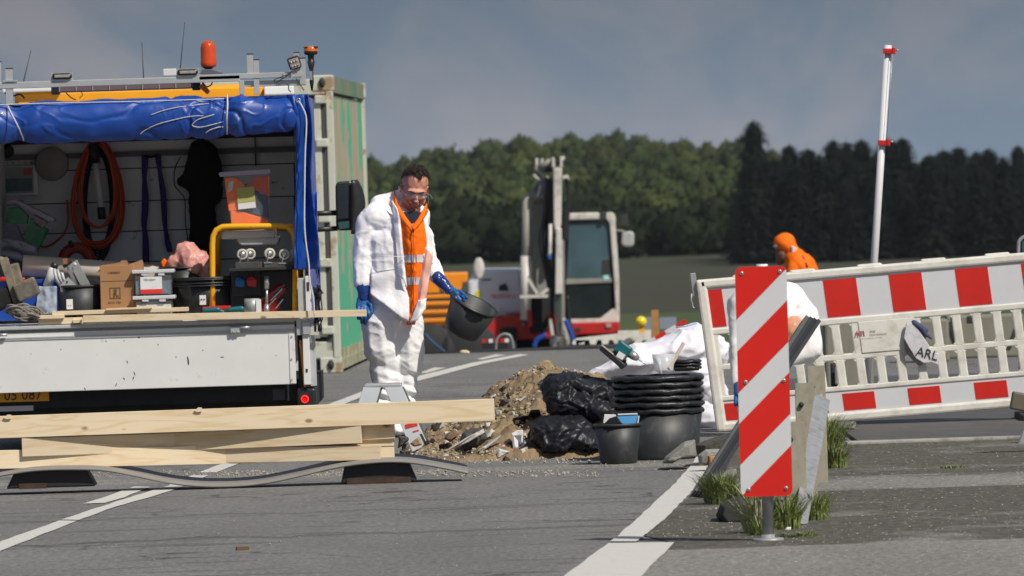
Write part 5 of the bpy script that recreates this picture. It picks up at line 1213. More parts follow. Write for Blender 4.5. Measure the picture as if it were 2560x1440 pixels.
# hair: cap over the skull, high at the temples with a tuft in front
hm = MB(); bm = bmesh.new(); bmesh.ops.create_icosphere(bm, subdivisions=5, radius=1); keep = []
for v in bm.verts:
    d = v.co; y, z, x = d.y, d.z, d.x
    line = .30+(-y)*.62 - .34*math.exp(-((x)/.30)**2)*max(0, -y)*.55 + .10*math.exp(-((abs(x)-.55)/.2)**2)*max(0, -y)
    if y > -.1: line = .25-.75*(y+.1)/1.1
    line += .34*math.exp(-((abs(x)-.40)/.17)**2)*max(0, -y-.2)
    keep.append(z > line+.05*noise.noise(d*6))
vs_ = []
for v in bm.verts:
    d = v.co; k2 = 1.045+.03*noise.noise(d*9)+.02*noise.noise(Vector((d.x*22, d.y*6, d.z*22)))
    vs_.append(h(d.x*.0765*k2, .010+d.y*.097*k2, .040+d.z*.092*k2))
fs_ = [tuple(v.index for v in f.verts) for f in bm.faces if all(keep[v.index] for v in f.verts)]; bm.free()
hm.add(vs_, fs_, 0, True); hr_ = hm.build('hair', M['hair'], head, solid=.004)
hm = MB()
for i in range(520):
    a = random.uniform(-2.8, 2.8); r0 = random.random()**.5; x = math.sin(a)*r0; y = -math.cos(a)*r0*.75+.1; z = math.sqrt(max(0, 1-min(1, x*x+y*y)))
    p0 = h(x*.078, .01+y*.099, .042+z*.094); p1 = h(x*.083+random.uniform(-.008, .008), .01+y*.112-.012, .042+z*.100+random.uniform(-.004, .006)); hm.tube([p0, p1], [.0022, .0008], 4)
for i in range(46):
    x0 = random.uniform(-.1, .30); x1 = .12+random.uniform(-.08, .16); e1 = random.uniform(.50, .72)
    def sk(x, e): r_ = math.sqrt(max(0, 1-x*x)); return h(x*.080, .010-r_*math.cos(e)*.101, .042+r_*math.sin(e)*.096)
    hm.tube([sk(x0, 1.35), sk(x0*.7+x1*.3, 1.1), sk(x0*.4+x1*.6, .88), sk(x1, e1)], [.003, .0032, .0026, .0008], 4)
tag(hm.build('hair_strands', M['hair'], head), kind='stuff')
# safety glasses
gl = MB(); gl.tube([h(-.078, .0, .012), h(-.072, -.06, .012), h(-.062, -.092, .012), (h(-.03, -.108, .014)), h(0, -.108, .010), h(.03, -.108, .014), h(.062, -.092, .012), h(.072, -.06, .012), h(.078, .0, .012)], .0028, 6); gl = gl.build('safety_glasses', M['print'], head)
b = MB(); b.grid(lambda u, v: h(-.064+.128*u, -.112+.022*((2*u-1)**2), .014-.028*v+.006*abs(2*u-1)), 16, 4); b.build('lens', mat('clear_lens', (.75, .7, .7), .05, alpha=.35, spec=1), gl)
cordpx([(1068, 482, PD-.08), (1076, 488, PD-.08), (1081, 497, PD-.07)], PD, .0012, 'cord', M['cord'], gl); cordpx([(1070, 485, PD-.08), (1072, 500, PD-.06), (1068, 515, PD-.05)], PD, .001, 'cord', M['cord'], gl)
cordpx([(997, 466, PD-.06), (998, 476, PD-.06)], PD, .003, 'ear_plug', M['cord'], gl)
# gloves: palm, four fingers and thumb, one surface each
def digit(ps, r0, r1): return [cap(ps[i], ps[i+1], r0+(r1-r0)*i/(len(ps)-1), r0+(r1-r0)*(i+1)/(len(ps)-1)) for i in range(len(ps)-1)]
hp = [cap(P(908, 745, -.05), P(905, 766, -.06), (k_(16), .025, k_(8)), (k_(17), .026, k_(10)))]
for i, (x0, x1, x2, ye) in enumerate(((896, 893, 896, 797), (904, 902, 904, 806), (912, 912, 913, 809), (920, 921, 921, 800))):
    hp += digit([P(x0, 770, -.075), P(x1, 784, -.105), P(x2, (784+ye)/2, -.10), P(x2, ye, -.075)], k_(5.2), k_(4))
hp += digit([P(918, 752, -.06), P(928, 764, -.09), P(929, 782, -.10), P(925, 790, -.10)], k_(5.5), k_(4.2))
fuse(hp, .0035, 2, lambda p, n: .002*fbm(p, 40)).build('glove', M['glove'], man)
gp = [cap(P(907, 706, -.04), P(909, 728, -.045), (k_(20), .05, .02), (k_(18), .045, .02)), cap(P(909, 728, -.045), P(909, 748, -.05), (k_(18), .045, .02), (k_(13), .032, .02))]
fuse(gp, .005, 2, lambda p, n: .005*fbm(p, 22)).build('gauntlet', M['gauntlet'], man)
gp = [cap(P(1094, 694, -.09), P(1122, 724, -.12), (k_(17), .045, k_(17)), (k_(13), .036, k_(13)))]
fuse(gp, .005, 2, lambda p, n: .005*fbm(p, 22)).build('gauntlet', M['gauntlet'], man)
hp = [cap(P(1124, 724, -.12), P(1142, 735, -.15), (k_(12), .03, k_(11)), (k_(12), .035, k_(10)))]
for i, (a, b2, c2) in enumerate((((1146, 727), (1158, 734), (1167, 745)), ((1146, 733), (1157, 742), (1160, 752)), ((1143, 740), (1150, 750), (1150, 760)), ((1138, 745), (1141, 756), (1140, 766)))):
    hp += digit([P(*a, -.16-.006*i), P(*b2, -.185), P(*c2, -.18)], k_(5.2), k_(3.8))
hp += digit([P(1130, 736, -.13), P(1130, 750, -.12), P(1136, 760, -.12)], k_(5.5), k_(4.2))
fuse(hp, .0035, 2, lambda p, n: .002*fbm(p, 40)).build('glove', M['glove'], man)
# covered shoes
b = fuse([cap(P(1004, 1062, .06), P(996, 1076, -.06), (.05, .08, .05), (.045, .08, .035)), cap(P(1008, 1068, .1), P(1008, 1078, .12), .05, .04)], .008, 2, wrinkle(.8)); b.build('shoe_cover', M['suit'], man)
b = fuse([cap(P(960, 1060, .02), P(950, 1078, -.1), (.05, .08, .05), (.045, .08, .035))], .008, 2, wrinkle(.8)); b.build('shoe_cover', M['suit'], man)
# the bucket in his hand
bt = thing('bucket', 'black bucket held tilted in the worker\'s blue glove', 'bucket', P(1170, 800, -.15))
Mb = Matrix.Rotation(R(28), 3, 'Y') @ Matrix.Rotation(R(14), 3, 'X'); c = P(1151, 832, -.16)
hh = .215; r1_, r0_ = .160, .118
b = MB(); b.lathe([(0, 0), (r0_*.95, 0), (r0_, .01), (r1_, hh), (r1_*.965, hh), (r0_*.95, .015), (0, .015)], c, 40, M=Mb); b.build('body', M['tub'], bt)
b = MB(); b.lathe([(r1_*.98, hh-.012), (r1_+.007, hh-.01), (r1_+.008, hh), (r1_*.97, hh+.004)], c, 40, M=Mb); b.build('rim', M['black'], bt)
# ================================================================== bent worker behind the marker board
def Q(x, y, d=0.0): return W(x, y, 49.0+d)
kq = lambda px: px/F*49
p2 = thing('person', 'bending worker in white coverall behind the striped marker board, bald head down', 'person', Vector((Q(1900, 1080).x, 49.3, 0)))
def C2(x, y, d, rx, ry=None, rz=None): rx = kq(rx); return (Q(x, y, d), (rx, ry if ry else rx*.85, rz if rz else rx))
sh = [seg(C2(1860, 770, .25, 45, .2, .12), C2(1960, 760, .05, 60, .2, .12)), seg(C2(1905, 765, .2, 55, .2), C2(1950, 790, .0, 55, .2)), seg(C2(1970, 745, .0, 42), C2(2012, 800, -.02, 38)), seg(C2(2012, 800, -.02, 38), C2(2020, 870, -.03, 36)),
      seg(C2(2015, 870, -.03, 36), C2(1962, 900, -.10, 17)), seg(C2(1862, 770, .1, 42), C2(1848, 880, .0, 24)), seg(C2(1848, 870, .0, 25), C2(1845, 955, -.05, 18)),
      seg(C2(1880, 820, .35, 40, .2), C2(1868, 930, .35, 36)), seg(C2(1862, 930, .35, 34), C2(1872, 1050, .45, 24)), seg(C2(1900, 830, .3, 45), C2(1900, 960, .25, 38)), seg(C2(1900, 960, .25, 38), C2(1895, 1070, .3, 28)), seg(C2(1900, 790, .3, 48), C2(1880, 850, .35, 50))]
fuse(sh, .012, 3, wrinkle(1.1, .8, 9)).build('coverall', M['suit'], p2)
hd2 = [ell(Q(1977, 830, -.12), (.10, .115, .112)), ell(Q(1972, 868, -.16), (.068, .07, .07)), cap(Q(1958, 800, -.02), Q(1965, 830, -.08), .07, .07), ell(Q(1978, 872, -.24), (.012, .02, .02)), ell(Q(1972, 886, -.2), (.03, .03, .02)), ell(Q(1938, 842, -.1), (.01, .02, .03)), ell(Q(1966, 852, -.21), (.05, .015, .012))]
h2 = fuse(hd2, .006, 3).build('head', mat('sunlit_skin', (.56, .27, .15), .4, .08, 10), p2)
for dx in (-12, 12):
    b = MB(); b.sph(Q(1967+dx, 860, -.222), .011, sub=1); b.build('eye', M['print'], h2)
def hand2(c, s_, nm):
    hp = [cap(c, c+Vector((0, -.01, -.05)), (.04, .02, .03), (.042, .02, .03))]
    for i in range(4): x = -.03+.02*i; hp += digit([c+Vector((x, -.01, -.07)), c+Vector((x*1.1, -.02, -.11)), c+Vector((x*1.1, -.005, -.135+.006*abs(i-1.5)))], .011, .009)
    hp += digit([c+Vector((.03*s_, -.01, -.03)), c+Vector((.055*s_, -.02, -.06)), c+Vector((.05*s_, -.02, -.09))], .012, .01)
    fuse(hp, .004, 2).build(nm, M['glove'], p2)
hand2(Q(1850, 962, -.08), 1, 'glove'); hand2(Q(1952, 915, -.14), -1, 'glove')
for x, d in ((1876, .42), (1905, .25)): fuse([cap(Q(x, 1062, d), Q(x-14, 1072, d-.12), (.05, .06, .05), (.05, .07, .04))], .01, 2).build('shoe', M['suit'], p2)
# ================================================================== hooded worker far behind
OD = 79.0
def O(x, y, d=0.0): return W(x, y, OD+d)
p3 = thing('person', 'worker in bright orange hooded jacket bending behind the red and white barrier', 'person', Vector((O(2020, 860).x, OD, 0)))
fuse([cap(O(1962, 607), O(1972, 620), (.112, .13, .10), (.08, .12, .08)), cap(O(1972, 618), O(1984, 640), (.08, .11, .08), (.08, .1, .08)), cap(O(1988, 648), O(2002, 665), (.12, .2, .11), (.13, .22, .12)), cap(O(2002, 665), O(2040, 760), (.15, .22, .14), (.16, .2, .14)), cap(O(1985, 668, -.15), O(1975, 730, -.2), .07, .055), cap(O(1985, 668, .2), O(1972, 735, .2), .07, .055)], .014, 3, wrinkle(.9, .6, 3)).build('jacket', M['orange'], p3)
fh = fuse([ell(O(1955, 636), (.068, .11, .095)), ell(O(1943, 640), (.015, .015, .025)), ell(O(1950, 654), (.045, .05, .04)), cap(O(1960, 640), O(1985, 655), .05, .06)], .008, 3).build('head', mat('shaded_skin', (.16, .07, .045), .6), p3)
b = MB(); b.prism([(1931, 617), (1938, 611), (1956, 618), (1953, 622)], OD-.09, .18); b.build('cap_peak', mat('grey_cap', (.12, .13, .17), .7), fh, bevel=.006)
b = MB(); b.grid(lambda u, v: O(1978+14*u*(1-v)+v*(-2+8*u)+4*v, 614+v*22+6*u, -.13+.02*u), 3, 6); b.build('reflective_band', M['reflect'], p3, solid=.02)
b = MB(); b.tube([O(1996, 634, -.14), O(2008, 645, -.17), O(2018, 668, -.2)], .012, 6); b.build('dark_strap', M['navy'], p3)
fuse([cap(O(2040, 760), O(2030, 800), (.15, .16, .1), (.11, .12, .1)), cap(O(2030, 800, -.1), O(2035, 862, -.1), .09, .06), cap(O(2030, 800, .12), O(2045, 862, .12), .09, .06)], .014, 2).build('trousers', M['navy'], p3)
for d in (-.1, .12): fuse([cap(O(2038, 866, d), O(2018, 872, d), .05, .045)], .01, 2).build('boot', M['black'], p3)
hp = []
cc = O(1973, 742, -.2); hp = [ell(cc, (.04, .03, .05))]
for i in range(4): hp += digit([cc+Vector((-.025+.017*i, 0, -.03)), cc+Vector((-.03+.017*i, 0, -.09))], .011, .009)
hp += digit([cc+Vector((.03, -.01, 0)), cc+Vector((.045, -.01, -.05))], .012, .01)
fuse(hp, .006, 2).build('hand', M['glove'], p3)
# ================================================================== excavator beyond the crest
ED = 143.0
def E(x, y, d=0.0): return W(x, y, ED+d)
ex = thing('excavator', 'red and grey wheeled excavator with folded boom standing beyond the road crest', 'excavator', Vector((E(1360, 900).x, ED+1.5, zg(ED))))
def ep(name, poly, d, dep, mt, par=None, bevel=.02):
    b = MB(); b.prism(poly, ED+d, dep); return b.build(name, mt, par or ex, bevel=bevel)
ep('upper_frame', [(1205, 790), (1415, 783), (1415, 845), (1230, 852), (1205, 830)], .1, 2.4, M['excred'])
dk = ep('cab_base', [(1412, 808), (1548, 804), (1548, 826), (1536, 834), (1412, 838)], -.3, 1.6, M['excred'])
ep('front_lamp', [(1514, 809), (1528, 808), (1528, 818), (1516, 819)], -.33, .05, M['lens'], dk, .003)
ep('hatch', [(1439, 820), (1452, 819), (1452, 827), (1440, 828)], -.32, .03, M['print'], dk, .002)
hd_ = ep('engine_hood', [(1172, 790), (1170, 705), (1186, 682), (1208, 673), (1305, 672), (1305, 785)], .6, 2.0, M['exchood'], None, .06)
ep('hood_vent', [(1248, 714), (1264, 708), (1272, 726), (1247, 727)], .57, .05, M['print'], hd_, .004)
ep('warning_disc', [(1188, 738), (1190, 728), (1197, 724), (1202, 730), (1200, 742), (1194, 748), (1189, 746)], .58, .02, mat('warning_yellow', (.75, .62, .02), .5), hd_, .002)
ep('white_wedge', [(1242, 790), (1251, 768), (1272, 786)], .56, .04, M['excwhite'], hd_, .004)
textat('TB295W-2', 1257, 741, ED+.58, 10, M['redprint'], hd_, 1.0, name='lettering')
b = MB(); b.prism([(1205, 698), (1228, 697), (1228, 700), (1205, 701)], ED+.58, .02); b.build('lettering', M['print'], hd_)
# left mirror
mr_ = MB(); mr_.grid(lambda u, v: E(1197+13*math.cos(u*6.283)*(math.sin(math.pi*(.04+v*.92)))**.6, 645+v*52, -.2+.04*math.sin(u*6.283)), 16, 14); mr_.build('mirror', M['excwhite'], ex, solid=.02)
# cab: posts, roof, glass
cb = ep('cab_frame', [(1412, 538), (1505, 533), (1536, 532), (1540, 545), (1548, 700), (1549, 806), (1412, 809)], .35, 1.2, M['excgrey'], None, .03)
ep('roof_beam', [(1418, 533), (1498, 531), (1498, 549), (1420, 551)], -.1, .5, M['excwhite'], cb, .03)
ep('roof_lamp', [(1500, 530), (1516, 529), (1514, 552), (1500, 553)], -.12, .2, M['print'], cb)
ep('corner_post', [(1516, 532), (1530, 530), (1537, 538), (1541, 600), (1548, 700), (1549, 806), (1541, 806), (1534, 690), (1524, 560), (1514, 545)], -.1, .5, M['excwhite'], cb, .02)
ep('sill', [(1418, 798), (1500, 796), (1530, 773), (1537, 772), (1546, 806), (1420, 810)], -.12, .3, M['excwhite'], cb, .01)
ep('windscreen', [(1422, 556), (1512, 551), (1522, 562), (1531, 690), (1529, 698), (1416, 704)], -.02, .05, M['cabglass'], cb, .01)
ep('window_frame', [(1414, 552), (1514, 548), (1526, 560), (1536, 706), (1533, 776), (1500, 800), (1416, 800)], .04, .06, M['print'], cb, .01)
ep('lower_window', [(1416, 712), (1530, 707), (1527, 772), (1498, 794), (1417, 796)], -.02, .05, M['cabglass2'], cb, .01)
ep('crossbar', [(1415, 698), (1530, 695), (1530, 706), (1415, 711)], -.05, .05, M['excgrey'], cb, .006)
ep('sticker', [(1508, 689), (1522, 688), (1523, 699), (1509, 700)], -.06, .02, mat('mint_sticker', (.4, .7, .66), .5), cb, .003)
ep('seat_headrest', [(1506, 650), (1527, 648), (1529, 684), (1503, 686)], -.03, .03, M['print'], cb, .01)
mr2 = ep('cab_mirror', [(1556, 580), (1578, 577), (1586, 584), (1585, 612), (1578, 618), (1558, 616), (1553, 608)], -.1, .12, mat('mirror_back', (.42, .42, .40), .5, .1, 3), None, .04)
b = MB(); b.tube([E(1534, 575, .1), E(1560, 578, 0)], .02, 6); b.build('mirror_arm', M['excgrey'], mr2)
ep('work_lamp', [(1549, 540), (1568, 534), (1571, 566), (1552, 568)], .1, .2, M['print'], None, .02)
# boom group
ep('boom', [(1332, 470), (1352, 440), (1372, 440), (1384, 500), (1386, 690), (1362, 735), (1342, 738), (1330, 690)], -.1, .5, M['excgrey'], None, .03)
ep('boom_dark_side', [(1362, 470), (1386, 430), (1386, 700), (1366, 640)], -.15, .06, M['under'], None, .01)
cy = MB(); cy.tube([E(1318, 492, -.3), E(1315, 700, -.3)], .085, 12); cy.build('boom_cylinder', M['excgrey'], ex)
cy = MB(); cy.tube([E(1315, 640, -.32), E(1314, 800, -.3)], .095, 12); cy.build('boom_cylinder', M['excwhite'], ex)
ep('cylinder_foot', [(1302, 798), (1318, 797), (1316, 816), (1304, 816)], -.35, .2, M['print'], None, .02)
ep('boom_knuckle', [(1312, 490), (1326, 478), (1350, 484), (1348, 500), (1328, 504), (1314, 500)], -.3, .4, M['excgrey'], None, .03)
ep('hose_guard', [(1334, 438), (1345, 432), (1372, 452), (1362, 484), (1346, 500), (1340, 490), (1350, 466)], -.35, .15, mat('blue_grey_steel', (.22, .24, .30), .45, .2, 4, metal=.3), None, .02)
for a, c_ in (((1334, 436), (1352, 452)), ((1344, 422), (1360, 446)), ((1352, 462), (1344, 492))):
    b = MB(); b.bar(E(*a, -.4), E(*c_, -.4), .04, .04); b.build('hose_bracket', M['excwhite'], ex)
st = ep('stick', [(1383, 420), (1405, 418), (1403, 560), (1398, 584), (1388, 584), (1385, 560)], -.9, .45, M['excwhite'], None, .02)
ep('stick_lower', [(1390, 570), (1404, 570), (1406, 735), (1388, 736)], -1.0, .4, M['excwhite'], None, .02)
ep('stick_top', [(1380, 393), (1386, 393), (1388, 417), (1380, 418)], -.9, .3, M['excwhite'], None, .006); ep('stick_top', [(1400, 392), (1412, 390), (1411, 400), (1406, 402), (1407, 417), (1400, 418)], -.9, .3, M['excwhite'], None, .006)
ep('pin', [(1387, 400), (1400, 400), (1400, 412), (1387, 412)], -.8, .3, M['print'], None, .01)
for x0, y0, x1, y1, w_ in ((1342, 395, 1343, 425, .05), (1356, 396, 1352, 418, .045), (1370, 398, 1374, 410, .05)):
    b = MB(); b.bar(E(x0, y0, -.7), E(x1, y1, -.7), w_, w_); b.build('linkage_tooth', M['excwhite'], ex)
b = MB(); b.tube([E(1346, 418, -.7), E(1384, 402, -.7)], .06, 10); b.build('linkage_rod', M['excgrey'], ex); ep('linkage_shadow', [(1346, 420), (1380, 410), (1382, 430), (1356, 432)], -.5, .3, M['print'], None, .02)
ep('side_lug', [(1406, 440), (1420, 437), (1424, 452), (1418, 446), (1407, 448)], -.8, .2, M['excwhite'], None, .01)
for pts, r_ in (([(1370, 445), (1366, 520), (1352, 600), (1362, 660), (1374, 720)], .05), ([(1376, 450), (1374, 560), (1366, 620), (1376, 690), (1380, 740)], .045), ([(1418, 445), (1422, 500), (1416, 560), (1414, 600)], .05), ([(1384, 600), (1386, 680), (1380, 760), (1384, 850)], .05)):
    cordpx([(x, y, ED-.6) for x, y in pts], ED, r_, 'hydraulic_hose', M['black'], ex)
b = MB(); b.tube([E(1376, 560, -1.0), E(1375, 630, -1.0), E(1372, 640, -1.0)], .03, 8); b.build('pipe', M['excwhite'], ex); ep('blue_cap', [(1370, 638), (1378, 637), (1378, 648), (1371, 648)], -1.05, .1, M['bluepl'], None, .01)
ep('dipper_cylinder', [(1388, 736), (1405, 735), (1404, 845), (1390, 846)], -.9, .2, mat('dark_chrome', (.10, .12, .11), .3, .2, 3, metal=.5), None, .02)
ep('bucket_link', [(1404, 600), (1410, 600), (1412, 800), (1406, 850), (1402, 850)], -.8, .1, M['excgrey'], None, .01)
b = MB()
for a, c_ in (((1320, 696), (1344, 735)), ((1370, 722), (1350, 738)), ((1300, 742), (1370, 740)), ((1376, 798), (1382, 838)), ((1410, 795), (1418, 850))): b.bar(E(*a, -.95), E(*c_, -.95), .035, .05)
tag(b.build('stay_rods', M['excwhite'], ex), kind='stuff')
ep('dark_gap', [(1320, 740), (1376, 738), (1374, 830), (1326, 834)], -.2, .2, M['under'], None, .02)
ep('red_bracket', [(1316, 770), (1330, 780), (1332, 815), (1318, 820)], -.4, .2, M['excred'], None, .02); ep('red_bracket', [(1370, 785), (1378, 780), (1378, 800), (1370, 804)], -.4, .2, M['excred'], None, .01)
ep('quick_coupler', [(1376, 838), (1424, 834), (1426, 866), (1374, 868)], -.9, .5, M['excgrey'], None, .05)
for x in (1388, 1402): ep('coupler_lug', [(x-5, 850), (x+5, 840), (x+6, 866), (x-4, 868)], -1.0, .2, M['excwhite'], None, .01)
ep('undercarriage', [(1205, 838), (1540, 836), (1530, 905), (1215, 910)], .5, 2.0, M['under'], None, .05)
for x in (1245, 1500):
    wh = bpy.data.objects.new('wheel', None); sc.collection.objects.link(wh); wh.parent = ex; c = E(x, 0, .1); c = Vector((c.x, ED+.3, zg(ED)+.5)); rot = Matrix.Rotation(R(90), 3, 'Y')
    b = MB(); b.lathe([(.25, -.15), (.48, -.15), (.5, -.1), (.5, .1), (.48, .15), (.25, .15)], c, 24, M=rot); b.build('tyre', M['blackrough'], wh)
    b = MB(); b.lathe([(0, -.1), (.25, -.12), (.25, .12), (0, .1)], c, 16, M=rot); b.build('rim', M['excred'], wh)
cordpx([(1335, 868, ED-1), (1342, 850, ED-1), (1356, 842, ED-1), (1366, 838, ED-1)], ED, .05, 'blue_hose', M['bluecrate'], ex); cordpx([(1414, 800, ED-1.2), (1426, 830, ED-1.2), (1438, 866, ED-1.2)], ED, .055, 'blue_hose', M['bluecrate'], ex); cordpx([(1418, 740, ED-1.2), (1424, 800, ED-1.2), (1440, 850, ED-1.2)], ED, .03, 'hydraulic_hose', M['black'], ex)
# ------------------------------------------------------------------ orange machine and far site gear
MD = 120.0
mo = thing('site_machine', 'orange machine with ribbed side standing behind the worker beside the excavator', 'machine', Vector((W(1110, 860, MD).x, MD+1, zg(MD))))
b = MB(); b.prism([(1030, 686), (1168, 682), (1168, 705), (1156, 708), (1150, 735), (1150, 812), (1030, 816)], MD, 1.8); bo = b.build('body', M['machorange'], mo, bevel=.02)
for y in (731, 748, 769, 790):
    b = MB(); b.pb(1030, 1150, y, y+3.5, MD-.03, .04, 1100); b.build('groove', M['print'], bo)
    b = MB(); b.pb(1030, 1148, y+4, y+16, MD-.03, .04, 1100); b.build('slat', M['machorange'], bo, bevel=.02)
b = MB(); b.prism([(1100, 706), (1118, 702), (1124, 722), (1104, 724)], MD-.03, .03); b.build('dark_opening', M['print'], bo)
b = MB(); b.pb(1030, 1200, 812, 900, MD+.2, 1.5, 1100); b.build('chassis', M['under'], mo)
for x in (1070, 1170):
    c = Vector((W(x, 860, MD).x, MD+.1, zg(MD)+.45)); b = MB(); b.lathe([(0, -.12), (.4, -.13), (.45, -.08), (.45, .08), (.4, .13), (0, .12)], c, 24, M=Matrix.Rotation(R(90), 3, 'X')); b.build('wheel', M['blackrough'], mo)
t_ = thing('guy_rope', 'thin blue rope slanting down from the orange machine to the road', 'rope', W(1115, 882, 100)); cordpx([(1062, 835, 100), (1085, 858, 99), (1118, 884, 98)], 99, .012, 'rope', mat('dull_blue_rope', (.05, .14, .28), .8), t_)
b = MB(); q_ = W(1160, 880, 79); 
tag(fuse([ell(q_+Vector((0, 0, .0)), (.055, .05, .022)), ell(q_+Vector((.03, 0, -.01)), (.03, .04, .02))], .008, 2, lambda p, n: .006*fbm(p, 20)).build('stone', mat('sand_coloured_stone', (.62, .5, .34), .8)), 'small sand coloured lump lying on the road at the crest below the bucket', 'stone')
cr_ = thing('hand_cart', 'hand cart with curved grey tube frame and red and white tape beside the excavator', 'cart', W(1265, 880, 100)); cordpx([(1240, 884, 100), (1242, 850, 100), (1256, 836, 100), (1274, 838, 100), (1282, 856, 100), (1284, 884, 100)], 100, .014, 'tube', M['galv'], cr_)
for i, (x, mt) in enumerate(((1206, 'redpl'), (1222, 'paper'), (1236, 'redpl'), (1250, 'redpl'), (1262, 'paper'))): b = MB(); b.pb(x, x+10, 848-i*.3, 857-i*.3, 100, .02, x); b.build('tape', M[mt], cr_)
b = MB(); b.pb(1205, 1270, 857, 872, 100.3, .4); b.build('tray', M['under'], cr_)
# dark pipe lying along the crest
b = MB(); b.tube([W(1055, 888, 82), W(1300, 878, 82), W(1480, 869, 82), W(1560, 866, 82)], .03, 8); tag(b.build('pipe', M['blackrough']), 'long thin black pipe lying along the far edge of the road', 'pipe')
# white far barriers with notched lower edge
FB = 98.0
for i, (x0, x1, yt, lab) in enumerate(((1440, 1545, 838, 'low white notched barrier just behind the excavator cab'), (1545, 1628, 827, 'white notched barrier beneath the yellow warning lamp'))):
    pts = [(x0, yt+(8 if i == 0 else 0)), (x0+30, yt+4 if i == 0 else yt-1), (x1, yt-4 if i == 0 else yt-2), (x1, 861)]
    x = x1
    while x > x0+12: pts += [(x-9, 861), (x-12, 850), (x-22, 850), (x-25, 861)]; x -= 30
    pts.append((x0, 862)); t_ = thing('far_barrier', lab, 'barrier', W((x0+x1)/2, 868, FB)); b = MB(); b.prism(pts, FB+i*.2, .06); b.build('panel', M['barrier'], t_)
    b = MB(); b.pb(x0, x1, 858, 872, FB+i*.2+.07, .1); b.build('foot', M['under'], t_)
t_ = thing('warning_lamp', 'round yellow warning lamp on the white barrier beside a wooden post', 'lamp', W(1603, 826, FB)); b = MB(); b.lathe([(0, -.03), (.05, -.03), (.066, -.01), (.066, .02), (0, .03)], W(1603, 804, FB), 20, M=Matrix.Rotation(R(90), 3, 'X')); b.build('lens', mat('yellow_lens', (.85, .6, .02), .2), t_)
b = MB(); b.pb(1598, 1611, 815, 832, FB, .05); b.build('housing', M['yellow'], t_)
b = MB(); b.pb(1630, 1648, 775, 880, FB+.5, .09); tag(b.build('wooden_post', mat('orange_brown_wood', (.38, .19, .06), .8, .2, 10)), 'upright orange brown wooden post between two grey boards', 'post')
for x0, x1, lab in ((1612, 1629, 'narrow grey board between the yellow lamp and the wooden post'), (1649, 1691, 'wider grey board to the right of the wooden post')):
    t_ = thing('grey_board', lab, 'board', W((x0+x1)/2, 870, FB+1)); b = MB(); b.pb(x0, x1, 793, 822 if x0 > 1640 else 830, FB+1, .05); b.build('panel', mat('blue_grey_board', (.22, .26, .33), .6), t_); b = MB(); b.pb((x0+x1)/2-3, (x0+x1)/2+3, 820, 880, FB+1.06, .05); b.build('leg', M['galv'], t_)
t_ = thing('striped_board', 'slanting red and white striped board lying behind the white fabric', 'board', W(1650, 850, 80))
for i in range(5):
    x0 = 1583+i*26; y0 = 872-i*15; b = MB(); b.prism([(x0, y0), (x0+26, y0-15), (x0+32, y0-7), (x0+6, y0+9)], 76+i*.02, .02); b.build('stripe', M['redb'] if i % 2 == 0 else M['whitesheet'], t_)
# ================================================================== debris pile
PX, PY = 1310, 1145
base = G(1240, 1142)
def hz(x, y):
    "height of the heap over the road"
    lo = G(1000, 1140).x; hi = G(1640, 1120).x; t = (x-lo)/(hi-lo); d = (y-46.0)/3.2
    if t < 0 or t > 1: return 0
    pk_ = W(1370, 930, 48).z
    prof = [(0, 0), (.05, .16), (.16, .36), (.23, .46), (.31, .64), (.38, .84), (.43, .94), (.50, 1.06), (.58, 1.12), (.72, 1.0), (.86, .85), (1, .0)]
    for (a, za), (c, zc) in zip(prof, prof[1:]):
        if t <= c: s_ = za+(zc-za)*(t-a)/(c-a); break
    q = max(0, 1-abs(d-.55)/.58)**.8 if 0 <= d <= 1.15 else 0
    return pk_*s_*q
heap = thing('debris_heap', 'heap of sandy soil and broken asphalt with bits of white rubble', 'debris heap', Vector((base.x, 47.5, 0)))
x0, x1 = G(985, 1150).x, G(1650, 1120).x
def hf(u, v):
    x = x0+(x1-x0)*u; y = 45.7+v*4.0; z = hz(x, y)
    if z > .004: z += .05*fbm((x, y, 0), 5, 5)*min(1, z*9)+.022*fbm((x, y, 3), 18, 4)*min(1, z*14)
    return Vector((x+.02*fbm((x, y, 9), 9), y, max(-.006, z-.004)))
b = MB(); b.grid(hf, 240, 120); b.build('soil', M['soil'], heap)
def chunks(n_, rmin, rmax, name, mt, xr_=(1010, 1560), bias=1.0, seed=3, low=False):
    rnd = random.Random(seed); m = MB()
    for i in range(n_):
        px = rnd.uniform(*xr_); x = G(px, 1140).x; y = 45.9+rnd.random()**bias*2.6; z = hz(x, y)
        if z < .012 and rnd.random() < .75: continue
        r_ = rmin+(rmax-rmin)*rnd.random()**3; q = Matrix.Rotation(rnd.random()*6, 3, 'Z') @ Matrix.Rotation(rnd.random()*6, 3, 'X')
        v8 = [q @ Vector((sx*r_*rnd.uniform(.6, 1.2), sy*r_*rnd.uniform(.5, 1), sz*r_*rnd.uniform(.3, .9))) for sx in (-1, 1) for sy in (-1, 1) for sz in (-1, 1)]
        vs, fs = hull(v8); m.add([p+Vector((x, y, z+r_*.1)) for p in vs], fs)
    return tag(m.build(name, mt, heap), kind='stuff')
chunks(2600, .003, .013, 'small_stones', mat('mixed_stones', (.33, .27, .18), .9, .5, 25, world=True))
chunks(300, .005, .018, 'pale_fragments', mat('pale_fragments', (.52, .50, .46), .8, .25, 25, world=True), seed=5, bias=2.0)
chunks(150, .010, .032, 'dark_clods', mat('dark_clods', (.055, .045, .035), .95, .4, 20, world=True, bump=.006, bs=60), seed=8)
